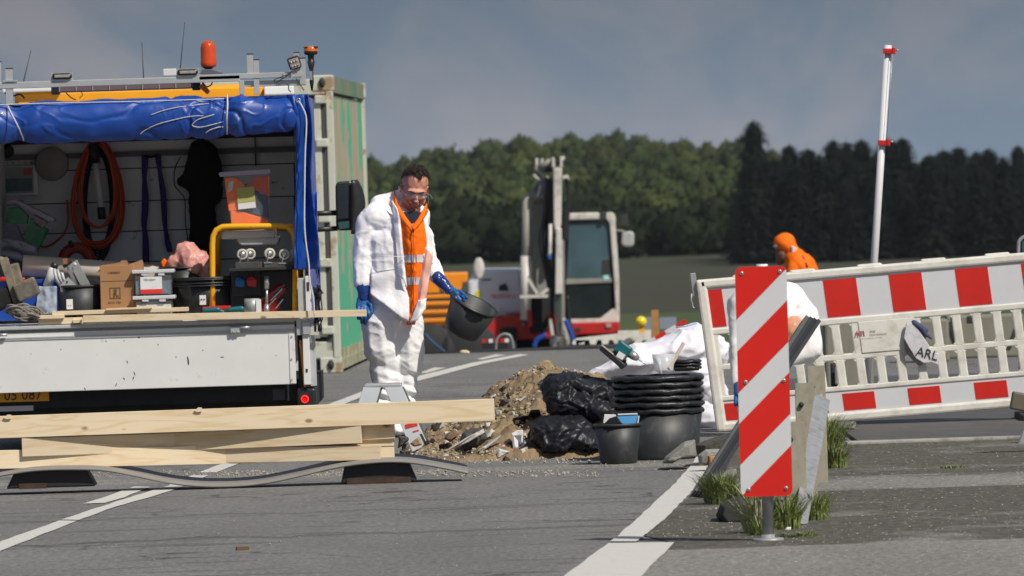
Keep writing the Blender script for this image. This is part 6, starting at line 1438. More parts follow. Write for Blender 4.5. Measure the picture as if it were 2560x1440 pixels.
def rock(poly, D, dep, mt, label, name='rubble_piece', cat='rubble', bev=.006, par=None, jit=.012):
    b = MB(); n_ = len(poly); fr1 = [W(x, y, D)+Vector((random.uniform(-1, 1)*jit, random.uniform(-1, 1)*jit*2, random.uniform(-1, 1)*jit)) for x, y in poly]
    cx = sum(fr1, Vector())/n_; bk = [p+(cx-p)*.22+Vector((0, dep, 0)) for p in fr1]; fc = [p+(cx-p)*.35-Vector((0, dep*.25, 0)) for p in fr1]
    b.v = fc+fr1+bk; b.f = [tuple(range(n_))]+[(i, n_+i, n_+(i+1) % n_, (i+1) % n_) for i in range(n_)]+[(n_+i, 2*n_+i, 2*n_+(i+1) % n_, n_+(i+1) % n_) for i in range(n_)]+[tuple(range(3*n_-1, 2*n_-1, -1))]
    b.m = [0]*len(b.f); b.sm = [False]*len(b.f); return tag(b.build(name, mt, bevel=bev), label, cat)
asph = mat('broken_asphalt', (.075, .068, .058), .95, .4, 30, bump=.012, bs=40, world=True); pal = mat('pale_mortar', (.50, .48, .45), .85, .12, 14, bump=.004, bs=60, world=True); tanr = mat('tan_rock', (.36, .25, .14), .9, .3, 18, bump=.006, bs=50, world=True)
for poly, D, dep, mt, lab in (
    ([(1347, 905), (1356, 896), (1370, 897), (1374, 910), (1382, 925), (1370, 936), (1350, 930), (1346, 918)], 47.9, .1, tanr, 'brown stone standing on top of the debris heap'),
    ([(1158, 1085), (1180, 1072), (1210, 1074), (1216, 1100), (1196, 1126), (1166, 1128), (1150, 1110)], 46.25, .2, asph, 'dark lump of broken asphalt in front of the heap centre'),
    ([(1108, 1095), (1120, 1078), (1140, 1076), (1146, 1092), (1128, 1102)], 46.4, .15, mat('brown_lump', (.16, .10, .06), .95, .3, 20, bump=.008, bs=40), 'brown lump of earth behind the ladder foot'),
    ([(1312, 1110), (1330, 1095), (1350, 1092), (1352, 1125), (1336, 1142), (1314, 1140)], 46.1, .2, asph, 'dark asphalt lump against the lower bin bag'),
    ([(1116, 1128), (1122, 1122), (1168, 1094), (1200, 1074), (1209, 1073), (1212, 1080), (1170, 1104), (1130, 1129)], 46.15, .02, pal, 'long white strip of rubble lying across the heap foot'),
    ([(1198, 1124), (1204, 1117), (1240, 1096), (1262, 1074), (1270, 1070), (1262, 1084), (1238, 1104), (1206, 1127)], 46.1, .02, pal, 'thin curved pale strip of rubble beside the dark lump'),
    ([(1212, 1086), (1226, 1072), (1240, 1078), (1230, 1090), (1214, 1094)], 46.35, .04, pal, 'flat pale fragment above the curved strip'),
    ([(1284, 1130), (1282, 1078), (1290, 1070), (1310, 1070), (1313, 1090), (1306, 1104), (1300, 1112), (1290, 1134)], 46.1, .03, M['paper'], 'upright torn white sheet standing in the heap'),
    ([(1300, 1122), (1308, 1098), (1316, 1096), (1314, 1112), (1306, 1126)], 46.05, .03, mat('bluish_plastic', (.24, .30, .38), .5), 'small bluish white scrap below the torn sheet'),
    ([(1090, 1070), (1106, 1048), (1118, 1052), (1112, 1070), (1096, 1078)], 46.8, .08, pal, 'pale rubble chunk at the left end of the heap'),
    ([(1124, 1054), (1136, 1044), (1144, 1052), (1138, 1062), (1126, 1064)], 46.8, .06, pal, 'small pale chunk beneath the end of the top beam'),
    ([(1086, 1075), (1096, 1056), (1104, 1052), (1096, 1078)], 46.7, .05, asph, 'narrow black sliver leaning on the pale chunk'),
    ([(1243, 1136), (1252, 1126), (1272, 1126), (1262, 1140), (1246, 1142)], 46.0, .06, pal, 'flat pale stone at the very foot of the heap'),
    ([(1250, 975), (1262, 962), (1276, 960), (1264, 972), (1254, 980)], 47.0, .08, asph, 'dark splinter on the upper left slope of the heap'),
    ([(1296, 1002), (1312, 994), (1318, 992), (1314, 1000), (1300, 1006)], 46.7, .03, pal, 'small pale splinter on the middle slope'),
    ([(1026, 1110), (1034, 1094), (1050, 1092), (1052, 1110), (1040, 1122)], 46.6, .12, tanr, 'brown stone showing beside the ladder leg'),
    ([(994, 1106), (1000, 1092), (1016, 1090), (1022, 1104), (1012, 1118), (998, 1118)], 46.6, .12, asph, 'dark lump left of the ladder leg'),
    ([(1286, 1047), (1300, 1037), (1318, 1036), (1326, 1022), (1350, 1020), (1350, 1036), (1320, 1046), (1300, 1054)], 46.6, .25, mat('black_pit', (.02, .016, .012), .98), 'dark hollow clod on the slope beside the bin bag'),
): rock(poly, D, dep, mt, lab)
# black bin bags
def bagf(c_, rs, label, seed):
    def dsp(p, n):
        q = Vector((p.x*7+seed*3, p.y*5, p.z*7)); q += Vector((noise.noise(q), noise.noise(q+Vector((9, 0, 0))), noise.noise(q+Vector((0, 9, 0)))))*.6
        dd, _p = noise.voronoi(q); d1, d2 = dd[0], dd[1]
        q2 = q*2.3; dd2, _p = noise.voronoi(q2)
        return .020*noise.noise(Vector(p)*6+Vector((seed, 0, 0)))+.020*max(0, 1-(d2-d1)*4.5)**1.3-.014*d1+.007*max(0, 1-(dd2[1]-dd2[0])*4)**1.3
    return tag(fuse(c_, .008, 2, dsp).build('bin_bag', M['bag']), label, 'bag')
B = lambda x, y, d=0: W(x, y, 46+d)
bagf([cap(B(1388, 1084, .1), B(1386, 1120, .1), (.15, .17, .10), (.11, .18, .05)), cap(B(1400, 1085, .15), B(1470, 1110, .1), (.12, .16, .08), (.12, .16, .06)), ell(B(1420, 1070, .2), (.14, .15, .07))], 0, 'lower black bin bag lying on the road at the heap', 3)
bagf([cap(B(1412, 965, .4), B(1406, 1010, .35), (.13, .15, .07), (.10, .16, .08)), cap(B(1430, 960, .4), B(1505, 988, .4), (.12, .15, .06), (.11, .15, .09)), ell(B(1450, 1015, .35), (.16, .17, .10)), ell(B(1490, 1030, .3), (.10, .14, .08))], 0, 'upper black bin bag leaning on the heap beside the stacked tubs', 8)
# stacked black tubs
ts = thing('mortar_tub', 'large dark rectangular tub standing on the road under the stacked lids', 'tub', W(1655, 1150, 46.4))
tc0 = G(1652, 1151); tcx = tc0+Vector((0, .24, 0)); rT = .5*214/F*46.55; zT = W(1652, 1022, 46.5).z
b = MB(); b.lathe([(0, 0), (rT*.86, 0), (rT*.88, .015), (rT*.99, zT), (rT*.95, zT), (0, zT-.01)], tcx, 44); b.build('body', M['tub'], ts)
labs = ['topmost', 'second', 'third', 'fourth', 'fifth', 'lowest']
wet = mat('wet_black_tray', (.022, .023, .025), .22, .3, 30, bump=.005, bs=70)
for i in range(6):
    zz = W(1650, 934+i*16, 46.4).z; t_ = thing('black_tray', f'{labs[i]} of the six stacked wet black trays on the dark tub', 'tray', (tcx.x, tcx.y, zz-.02), group='black trays stacked on the tub')
    def ring(u, v, i=i, zz=zz):
        a = u*6.2832; w1 = .004*math.sin(a*9+i*2.1)+.002*math.sin(a*17+i); pr_ = v*math.pi*1.1-.1
        r_ = rT*.97+.022*math.sin(pr_)-(i % 2)*.004
        return Vector((tcx.x+r_*math.cos(a), tcx.y+r_*math.sin(a), zz+.014*math.cos(pr_)+w1*(1 if v > .5 else .4)))
    b = MB(); b.grid(ring, 96, 8); b.build('rim', wet, t_, solid=.006)
    b = MB(); b.lathe([(0, -.02), (rT*.93, -.02), (rT*.97, .006), (0, .006)], (tcx.x, tcx.y, zz), 40); b.build('tray_body', M['blackrough'], t_)
cx2 = W(1718, 920, 46.5).x
for i in range(3):
    zz = W(1718, 904+i*8, 46.5).z; b = MB(); b.grid(lambda u, v: Vector((cx2+(.075+.012*math.sin(v*3))*math.cos(u*6.2832), 46.62+(.075+.012*math.sin(v*3))*math.sin(u*6.2832), zz+.006-.014*v+.002*math.sin(u*40+i))), 50, 5); b.build('lip', wet, ts, solid=.005)
b = MB(); b.lathe([(0, 0), (.072, 0), (.074, .062), (0, .062)], (cx2, 46.62, W(1718, 928, 46.5).z), 28); b.build('inner_stack', M['blackrough'], ts)
# clear jug, stick, cordless drill, white fabric
t_ = thing('measuring_jug', 'translucent plastic jug standing on the stacked black trays', 'jug', W(1660, 926, 46.35)); b = MB(); b.lathe([(.055, 0), (.066, .095), (.064, .095), (.053, .004), (0, .004)], W(1660, 926, 46.45), 26); b.build('body', mat('milky_jug', (.75, .76, .80), .2, alpha=.55), t_)
b = MB(); b.tube([W(1644, 896, 46.3), W(1650, 916, 46.28), W(1654, 944, 46.28)], [.022, .012, .004], 8); b.build('drip', mat('milky_drip', (.7, .72, .76), .2, alpha=.6), t_)
b = MB(); b.bar(W(1672, 922, 46.4), W(1709, 858, 46.5), .012, .02); tag(b.build('stirring_stick', M['tubecard']), 'pale wooden stirring stick standing in the translucent jug', 'stick')
t_ = thing('cordless_drill', 'teal and black cordless drill resting on the black tub stack', 'drill', W(1570, 915, 46.3)); DD = 46.3
b = MB(); b.bar(W(1542, 862, DD), W(1574, 885, DD), .06, .075, upv=(.4, 0, .8)); b.build('motor_housing', M['teal'], t_, bevel=.012)
b = MB(); b.tube([W(1574, 883, DD), W(1588, 892, DD), W(1596, 898, DD)], [.026, .024, .014], 14); b.build('chuck', M['steel'], t_)
b = MB(); b.tube([W(1594, 897, DD), W(1624, 918, DD)], .0035, 6); b.build('drill_bit', M['steel'], t_)
b = MB(); b.bar(W(1556, 872, DD), W(1558, 906, DD-.02), .045, .04, upv=(1, 0, .2)); b.bar(W(1530, 880, DD+.02), W(1562, 918, DD+.02), .05, .05, upv=(.7, 0, .7)); b.build('grip', M['black'], t_, bevel=.01)
b = MB(); b.bar(W(1502, 868, DD-.02), W(1560, 918, DD-.02), .06, .035, upv=(.6, 0, .7)); b.build('battery_foot', M['black'], t_, bevel=.006); b = MB(); b.bar(W(1504, 862, DD-.03), W(1534, 886, DD-.03), .05, .008, upv=(.6, 0, .7)); b.build('wooden_lath', M['tubecard'], t_)
b = MB(); b.bar(W(1544, 884, DD-.035), W(1560, 894, DD-.035), .01, .035, upv=(.4, 0, .8)); b.build('label_sheet', M['paper'], t_)
FD = 50.9
wq = lambda x, y, d=0: W(x, y, FD+d)
wf = [cap(wq(1484, 938), wq(1600, 905), (.05, .10, .045), (.09, .16, .09)), cap(wq(1600, 895, .1), wq(1735, 868, .2), (.09, .2, .08), (.10, .25, .12)), cap(wq(1600, 915, .1), wq(1740, 930, .1), (.10, .15, .08), (.10, .15, .12)),
      cap(wq(1640, 868, .2), wq(1742, 838, .3), (.05, .15, .05), (.06, .2, .07)), cap(wq(1735, 870, .2), wq(1790, 880, .2), (.10, .2, .11), (.09, .15, .13)), cap(wq(1735, 940, .1), wq(1790, 990, .1), (.11, .15, .1), (.07, .15, .1)), cap(wq(1560, 960, .1), wq(1780, 1040, .1), (.05, .12, .06), (.08, .15, .12))]
def fold(p, n):
    a = noise.noise(Vector((p.x*3, p.y*3, p.z*7))); r_ = 1-abs(noise.noise(Vector((p.x*4+p.z*3, p.y*3, p.z*8-p.x*3))))*3.2; r2 = 1-abs(noise.noise(Vector((p.x*6-p.z*4, p.y*5, p.z*14+p.x*6))))*3.4
    return .022*a+.020*max(0, r_)**2+.008*max(0, r2)**2
wfo = tag(fuse(wf, .012, 4, fold).build('white_fabric', mat('white_sheet_fabric', (.74, .73, .78), .75, .03, 5, bump=.004, bs=14)), 'rumpled white protective fabric with blue seam behind the black tubs', 'fabric')
b = MB(); b.tube([wq(1690, 818, .12), wq(1714, 816, .12), wq(1742, 808, .12)], .005, 5); b.build('blue_seam', mat('pale_blue_tape', (.30, .42, .72), .6), wfo)
b = MB(); b.bar(wq(1700, 898, -.03), wq(1742, 842, .0), .004, .012); b.build('blue_seam', bpy.data.materials['pale_blue_tape'], wfo)
# small bucket in front
t_, c, hh, rr, rb = bucket('bucket', 'dark bucket with blue and white packets standing alone on the road', 1548, 1062, 1162, 118, 92, 44.7)
for poly, mt, nm, lab in (([(1508, 1058), (1511, 1036), (1540, 1037), (1542, 1060)], M['paper'], 'white_packet', 'white packet standing in the lone dark bucket'), ([(1542, 1050), (1544, 1035), (1594, 1033), (1596, 1060), (1560, 1062)], mat('sky_blue_packet', (.10, .38, .72), .5), 'blue_packet', 'sky blue packet with white rim in the lone dark bucket')):
    b = MB(); b.prism(poly, 44.72+rr, .03); o = tag(b.build(nm, mt, bevel=.002), lab, 'packet')
    if nm == 'blue_packet': b = MB(); b.prism([(1544, 1035), (1594, 1033), (1593, 1036), (1546, 1038)], 44.715+rr, .034); b.prism([(1596, 1040), (1599, 1040), (1596, 1060), (1593, 1060)], 44.71+rr, .03); b.build('rim_strip', M['paper'], o)
b = MB(); b.prism([(1510, 1060), (1524, 1046), (1542, 1040), (1556, 1060)], 44.66+rr, .03); tag(b.build('plastic_liner', M['bag'], bevel=.004), 'black plastic scrap hanging in the lone dark bucket', 'liner')
# two small rolls and a stick on the road by the ladder foot
for x, y, lab in ((1102, 1142, 'small dark roll next to the ladder foot'), (1154, 1145, 'small dark roll with blue end on the road by the heap')):
    D_ = G(x, y+6).y; s_ = D_/F; b = MB(); b.tube([W(x-17, y+1, D_), W(x+17, y, D_)], 6*s_, 12); o = tag(b.build('small_roll', mat('dull_green_roll', (.06, .07, .06), .7)), lab, 'roll')
b = MB(); b.tube([G(1085, 1149)+Vector((0, 0, .004)), G(1150, 1148)+Vector((0, 0, .004))], .004, 6); tag(b.build('thin_rod', M['galv']), 'thin rod lying between the two small rolls', 'rod')
# ================================================================== folding step platform
ld = thing('step_platform', 'folding aluminium step platform with red feet behind the timber stack', 'step ladder', Vector((W(985, 1145, 46.8).x, 46.8, 0))); LD_ = 46.8
for nm, poly, mt, D_ in (('leg', [(908, 968), (953, 965), (900, 1145), (852, 1148)], 'alu_dull', LD_), ('leg', [(960, 966), (1004, 965), (1082, 1140), (1036, 1143)], 'white', LD_)):
    b = MB(); b.prism(poly, D_, .02); lg = b.build(nm, mat('pale_'+nm, (.60, .63, .66), .5, .06, 8), ld, bevel=.003)
    if mt == 'white':
        b = MB(); b.prism([(1012, 1062), (1042, 1054), (1044, 1064), (1014, 1072)], D_-.003, .002); b.build('red_sticker', M['redprint'], lg); b = MB(); b.prism([(1032, 1078), (1046, 1074), (1047, 1077), (1033, 1081)], D_-.003, .002); b.build('red_line', M['redprint'], lg)
        textat('MAX 150', 1024, 1050, D_-.003, 6, M['redprint'], lg, 1.0, rot=R(8)); b = MB(); b.prism([(1050, 1085), (1055, 1084), (1074, 1124), (1069, 1126)], D_-.003, .003); b.build('slot', M['print'], lg)
        b = MB(); b.prism([(1034, 1140), (1082, 1137), (1084, 1147), (1036, 1149)], D_-.01, .05); b.build('foot', M['redpl'], lg, bevel=.003)
        for xx, yy in ((1041, 1134), (1067, 1131)): b = MB(); b.lathe([(0, 0), (.006, 0), (.006, .003), (0, .003)], W(xx, yy, D_-.002), 8, M=Matrix.Rotation(R(90), 3, 'X')); b.build('rivet', M['steel'], lg)
b = MB(); b.prism([(1004, 965), (1010, 968), (1088, 1138), (1082, 1140)], LD_+.01, .05); b.prism([(953, 965), (957, 968), (904, 1145), (900, 1145)], LD_+.01, .05); b.build('leg_edge', mat('dark_edge', (.12, .13, .12), .5), ld)
b = MB(); b.prism([(912, 962), (1002, 960), (1004, 968), (910, 970)], LD_+.0, .4); b.build('platform', M['alu'], ld, bevel=.003)
# ================================================================== timber stack in the foreground
TS = 42.9
GT = 'planed timber boards stacked in the foreground'
board('topmost long timber beam, reaching furthest past the stack', -260, 1235, 1050, 997, TS, 55, .05, GT, cat='timber', bev=.0015)
board('second layer board on the left, slanting backwards under the topmost beam', 54, 520, 1096, 1080, TS+.002, 46, .04, GT, cat='timber', bev=.0015, D2=TS+.10)
board('second layer board in the middle, coming forward to a stepped right end', 300, 902, 1088, 1063, TS+.105, 45, .04, GT, cat='timber', bev=.0015, D2=TS+.002)
board('second layer rear board ending beside the ladder leg', 330, 985, 1090, 1054, TS+.09, 42, .05, GT, cat='timber', bev=.0015, D2=TS+.05)
board('board end lying between second and third layer at the right', 700, 985, 1106, 1096, TS+.07, 18, .05, GT, cat='timber', bev=.0015)
board('third layer front board on the left support', -260, 640, 1132, 1112, TS-.012, 46, .045, GT, cat='timber', bev=.0015, D2=TS+.09)
board('third layer front board resting on the right support', 470, 950, 1122, 1113, TS+.10, 37, .04, GT, cat='timber', bev=.0015, D2=TS+.004)
board('third layer board with a knot at its right end', 380, 985, 1128, 1118, TS+.10, 32, .05, GT, cat='timber', bev=.0015, D2=TS+.06)
board('fourth rear board of the top layer hidden behind the beam', -260, 1180, 1052, 1003, TS+.07, 50, .05, GT, cat='timber', bev=.0015)
for x, y, lab in ((20, 1040, 'small wood splinter on the left end of the top beam'), (497, 1022, 'small curled wood splinter on top of the long beam')):
    b = MB(); b.prism([(x-12, y+5), (x-2, y-3), (x+7, y-3), (x+7, y+7), (x-4, y+8)], TS-.012, .02); tag(b.build('splinter', mat('splinter_wood_%d' % x, (.72, .6, .42), .8)), lab, 'splinter')
for (x0, x1, x2, x3, yt, yb, lab) in ((15, 238, 212, 38, 1176, 1223, 'black support block under the left of the timber stack'), (852, 1042, 1020, 862, 1158, 1210, 'black support block with rusty base under the right of the timber stack')):
    t_ = thing('support_block', lab, 'block', W((x0+x1)/2, yb, TS), group='black blocks carrying the timber stack')
    b = MB(); pts = [(x0, yb), (x1, yb-(x1-x0)*.0314), (x2, yt-(x2-x0)*.0314), (x3, yt)]; b.prism(pts, TS+.02, .28); b.build('body', M['blackboard'], t_, bevel=.01)
    b = MB(); b.pb((x0+x1)/2-80, (x0+x1)/2+80 if x0 > 500 else (x0+x1)/2-10, yb-16, yb-2, TS+.012, .01, (x0+x1)/2); b.build('base_strip', mat('rust_brown_strip', (.055, .03, .018), .8, .3, 20), t_)
sp_ = [(-80, 1200), (-20, 1188), (60, 1174), (120, 1169), (200, 1168), (262, 1171), (330, 1183), (400, 1198), (460, 1207), (520, 1211), (590, 1210), (660, 1203), (740, 1187), (820, 1168), (880, 1157), (950, 1150), (1010, 1150), (1060, 1156), (1110, 1165), (1170, 1178)]
b = MB(); n_ = len(sp_)
fine = []
for i in range(n_-1):
    for k in range(5):
        t = k/5; p0, p1, p2_, p3_ = sp_[max(i-1, 0)], sp_[i], sp_[i+1], sp_[min(i+2, n_-1)]
        fine.append(tuple(.5*((2*p1[j])+(-p0[j]+p2_[j])*t+(2*p0[j]-5*p1[j]+4*p2_[j]-p3_[j])*t*t+(-p0[j]+3*p1[j]-3*p2_[j]+p3_[j])*t**3) for j in range(2)))
fine.append(sp_[-1]); cs = [(0, -.014), (.02, .0), (.12, .008), (.16, .004), (.28, .020)]
def rib(u, v):
    i = min(int(round(u*(len(fine)-1))), len(fine)-1); x, y = fine[i]; s_ = v*(len(cs)-1); k = min(int(s_), len(cs)-2); f = s_-k
    return W(x, y, TS-.03)+Vector((0, cs[k][0]*(1-f)+cs[k+1][0]*f, cs[k][1]*(1-f)+cs[k+1][1]*f))
b.grid(rib, len(fine)-1, 8); tag(b.build('sagging_strip', M['stripgrey'], solid=.009), 'long wavy grey plastic strip sagging between the two support blocks', 'strip')
b = MB(); p = G(606, 1376); b.box(p+Vector((0, 0, .008)), (.055, .03, .016), Matrix.Rotation(.2, 3, 'Z')); tag(b.build('wood_chip', mat('brown_chip', (.14, .075, .03), .8)), 'small brown wood chip lying alone on the near asphalt', 'chip')
# ================================================================== plastic road barrier
BD_ = 50.0
br = thing('road_barrier', 'red and white plastic road barrier with slots, tilted upward to the right', 'barrier', W(1760, 1080, BD_)+Vector((0, 0, 0)))
a0 = W(1743, 700, BD_); a1 = W(2480, 638, BD_); ax = (a1-a0).normalized(); ay = Vector((0, 1, 0)); az = ax.cross(ay).normalized()*-1
az = Vector((-ax.z, 0, ax.x)); lean = Vector((.035, 0, 0))
def br_p(s, h_, d=0): return a0+ax*s+(az-Vector((.0, 0, 0)))*(-h_)+Vector((h_*.055, d, 0))
def brb(b, s0, s1, h0, h1, d0, d1):
    vs = [br_p(s, h_, d) for h_ in (h1, h0) for s, d in ((s0, d0), (s1, d0), (s1, d1), (s0, d1))]
    return b.add(vs, [(0, 3, 2, 1), (4, 5, 6, 7), (0, 1, 5, 4), (1, 2, 6, 5), (2, 3, 7, 6), (3, 0, 4, 7)])
Lb = 2.12
b = MB(); brb(b, .01, Lb, 0, .055, -.03, .03)
for s in (.32, .68, 1.1, 1.5, 1.9): brb(b, s-.1, s+.06, -.012, .02, -.026, .026)
b.build('top_rail', M['barrier'], br, bevel=.014)
b = MB(); brb(b, .0, Lb, .055, .31, -.012, .012); b.build('upper_board', M['whitesheet'], br)
b = MB(); brb(b, .0, Lb, .31, .35, -.022, .022); b.build('middle_rail', M['barrier'], br, bevel=.008)
b = MB(); brb(b, .0, Lb, .76, .90, -.012, .012); b.build('lower_board', M['whitesheet'], br)
b = MB(); brb(b, .0, Lb, .735, .765, -.02, .02); b.build('lower_rail', M['barrier'], br, bevel=.006)
b = MB(); brb(b, .0, Lb, .90, .955, -.028, .028); b.build('bottom_rail', M['barrier'], br, bevel=.014)
b = MB(); brb(b, -.01, .055, .0, .955, -.03, .03); b.build('end_post', M['barrier'], br, bevel=.016)
b = MB(); brb(b, .0, Lb, .535, .575, -.018, .018); b.build('slot_rail', M['barrier'], br, bevel=.008)
pitch = .1265
for i in range(17):
    s = .03+i*pitch; b = MB(); brb(b, s-.004, s+.052, .34, .545, -.018, .018); brb(b, s-.004, s+.052, .565, .745, -.018, .018)
    b.build('bar', M['barrier'], br, bevel=.008)
    # rounded slot corners
    cbm = MB()
    for (h0, h1) in ((.35, .535), (.575, .737)):
        for (ss, hs, sg, hg) in ((s+.044, h0, 1, 1), (s+pitch, h0, -1, 1), (s+.044, h1, 1, -1), (s+pitch, h1, -1, -1)):
            vs = [br_p(ss, hs, dd) for dd in (-.017, .017)]+[br_p(ss+.018*sg, hs, dd) for dd in (-.017, .017)]+[br_p(ss, hs+.018*hg, dd) for dd in (-.017, .017)]
            cbm.add(vs, [(0, 2, 4), (1, 5, 3), (0, 1, 3, 2), (2, 3, 5, 4), (4, 5, 1, 0)])
    if i < 16: tag(cbm.build('slot_corner', M['barrier'], br), kind='stuff')
b = MB(); s0 = .03+7*pitch+.044; brb(b, s0, s0+3*pitch-.03, .345, .54, -.024, -.012); pn = b.build('sign_panel', M['barrier'], br, bevel=.003)
def btext(body, px, py, hpx, mt, wx=1.0, par=pn):
    s = hpx/F*BD_/.72; T = Matrix.Translation(W(px, py, BD_-.027)) @ Rt @ Matrix.Rotation(R(3.2), 4, 'Z') @ Matrix.Diagonal((s*wx, s, s, 1)); b = MB(); b.text(body, T, ext=.01); return b.build('lettering', mt, par)
btext('JYSK', 2182, 829, 4.5, M['print'], 1.2); btext('AFSPÆRRING', 2196, 836, 4.5, mat('grey_print', (.3, .3, .3), .7), 1.2); btext('WWW.JYSK.DK  TLF 9697', 2180, 845, 3, mat('grey_print2', (.35, .35, .35), .7), 1.1)
b = MB()
for k, (x, c_) in enumerate(((2143, -3), (2148, -1), (2153, 1), (2158, 3))): b.bar(W(x, 827, BD_-.027), W(x+c_, 840, BD_-.027), .003, .006)
b.build('emblem', mat('dark_red_print', (.4, .03, .03), .6), pn)
for i, (s0, s1) in enumerate(((.045, .143), (.778, .985), (1.19, 1.395), (1.605, 1.81), (2.02, 2.12))):
    b = MB(); brb(b, s0, s1, .068, .302, -.0145, -.012); b.build('red_panel', M['redb'], br)
for i, (s0, s1) in enumerate(((.06, .155), (.80, 1.0), (1.21, 1.41), (1.625, 1.83))):
    b = MB(); brb(b, s0, s1, .782, .888, -.0145, -.012); b.build('red_panel', M['redb'], br)
b = MB(); brb(b, -.04, -.005, -.045, .1, .0, .03); b.build('hook_plate', M['galv'], br, bevel=.004)
b = MB(); b.tube([br_p(-.045, .08, .01), br_p(-.055, .12, .01), br_p(-.05, .17, .01), br_p(-.025, .175, .01)], .006, 8); b.build('hook', M['galv'], br)
for s in (.35, 1.95):
    b = MB(); q = br_p(s, .95); b.box((q.x, BD_+.05, q.z/2), (.05, .05, max(.05, q.z))); b.box((q.x, BD_, .03), (.14, .8, .06)); b.build('foot', M['blackrough'], br, bevel=.01)
# bag scrap and navy glove caught in the barrier
t_ = thing('cement_bag_scrap', 'torn white bag with black letters hanging in the barrier slots', 'bag', W(2310, 900, BD_-.06))
b = MB()
pl_ = [(2266, 808), (2285, 806), (2304, 836), (2322, 862), (2330, 880), (2348, 884), (2345, 913), (2330, 906), (2310, 908), (2290, 896), (2272, 868), (2260, 845)]
b.prism(pl_, BD_-.06, .02); b.build('sheet', mat('grubby_white_bag', (.60, .58, .60), .6, .12, 10, bump=.006, bs=20), t_, bevel=.004)
b = MB(); b.prism([(2260, 848), (2272, 870), (2290, 898), (2308, 909), (2300, 915), (2286, 905), (2264, 880)], BD_-.055, .02); b.build('dark_lining', M['print'], t_)
textat('ARL', 2318, 885, BD_-.064, 24, M['print'], t_, .95, rot=R(-16))
g_ = tag(fuse([cap(W(2285, 806, BD_-.05), W(2306, 822, BD_-.05), .018, .022), cap(W(2306, 822, BD_-.05), W(2314, 836, BD_-.05), .022, .016), cap(W(2312, 832, BD_-.05), W(2328, 846, BD_-.05), .012, .009), cap(W(2306, 830, BD_-.05), W(2312, 846, BD_-.05), .01, .008), cap(W(2298, 812, BD_-.05), W(2318, 826, BD_-.05), .012, .01)], .005, 2).build('old_glove', mat('navy_glove', (.05, .06, .13), .8, .2, 30)), 'navy work glove stuck in the barrier slot above the bag scrap', 'glove')
# white measuring pole with red clamps
t_ = thing('white_pole', 'tall white plastic pole with two red clamps behind the barrier', 'pole', W(2186, 1060, 52.5))
b = MB(); b.tube([W(2163, 1010, 52.5), W(2220, 113, 52.5)], .0245, 14); b.build('pole', mat('white_pvc', (.66, .65, .66), .4, .04, 5), t_)
for x, y in ((2220, 128), (2207, 357)):
    b = MB(); b.box(W(x, y, 52.49), (.062, .07, .034), Matrix.Rotation(R(3.6), 3, 'Y')); b.box(W(x+14, y-1, 52.47), (.022, .04, .045)); cl_ = b.build('clamp', M['redpl'], t_, bevel=.004); b = MB(); b.tube([W(x+19, y-2, 52.46), W(x+26, y-3, 52.46)], .006, 8); b.build('bolt', M['steel'], cl_)
b = MB(); b.tube([W(2231, 135, 52.45), W(2216, 352, 52.45)], .002, 5); b.build('wire', M['steel'], t_)
b = MB(); q = W(2163, 1010, 52.5); b.box((q.x, 52.5, q.z/2), (.08, .08, q.z+.02)); b.build('socket', M['blackrough'], t_)
# pale concrete blocks seen through the slots
for x0, x1, yt, yb, D_, lab in ((2060, 2180, 790, 960, 57, 'pale concrete block seen through the first barrier slots'), (2290, 2372, 800, 880, 67, 'pale concrete block with a diagonal dark edge behind the bag scrap'), (2366, 2560, 790, 868, 68, 'long pale wall block with two square drain holes behind the barrier')):
    t_ = thing('concrete_block', lab, 'block', Vector((W((x0+x1)/2, yb, D_).x, D_, 0)))
    z1 = W(x0, yt, D_).z; xa, xb = W(x0, yt, D_).x, W(x1, yt, D_).x; b = MB(); b.box(((xa+xb)/2, D_+.2, z1/2), (xb-xa, .4, z1)); body_ = b.build('body', mat('pale_block', (.21, .20, .16), .85, .12, 5, dirt=(.2, .19, .16), dth=.6, ds=3), t_, bevel=.02)
    if x0 > 2300:
        for x in (2386, 2426): b = MB(); b.pb(x-7, x+7, 790, 805, D_-.01, .03, x); b.build('drain_hole', M['print'], body_)
        b = MB(); b.prism([(2368, 805), (2378, 805), (2404, 868), (2392, 868)], D_-.02, .04); b.build('dark_brace', M['print'], body_); b = MB(); b.prism([(2520, 868), (2548, 790), (2556, 790), (2530, 868)], D_-.02, .04); b.build('dark_brace', M['print'], body_)
t_ = thing('grey_post_box', 'small grey metal box behind the second row of barrier slots', 'box', W(2096, 975, 52)); b = MB(); b.pb(2088, 2108, 918, 962, 52, .08); b.build('lid', M['galv'], t_, bevel=.01); b = MB(); b.pb(2078, 2112, 908, 978, 52.1, .1); b.build('casing', M['print'], t_, bevel=.01)
t_ = thing('barrier_stand', 'brown steel stand with slanting leg at the right picture edge', 'stand', W(2560, 1140, 44)); b = MB(); b.bar(W(2528, 1000, 44.5), W(2640, 1020, 44.5), .08, .10, upv=(0, 0, 1)); b.build('crossbar', mat('brown_steel', (.12, .10, .07), .6, .2, 10), t_, bevel=.01); b = MB(); b.bar(W(2545, 1138, 46), W(2600, 1000, 46), .05, .05, upv=(0, 1, 0)); b.build('leg', M['galv'], t_, bevel=.006)
t_ = thing('curved_tube', 'grey bent tube showing above the barrier at the right edge', 'tube', W(2560, 700, 60)); cordpx([(2546, 720, 60), (2546, 620, 60), (2552, 598, 60), (2574, 588, 60), (2620, 586, 60)], 60, .015, 'tube', M['galv'], t_); b = MB(); b.tube([W(2546, 720, 60), Vector((W(2546, 720, 60).x, 60, 0))], .015, 8); b.build('leg', M['galv'], t_)
b = MB(); b.pb(2557, 2620, 602, 640, 60, .05); b.build('teal_panel', M['teal'], t_)
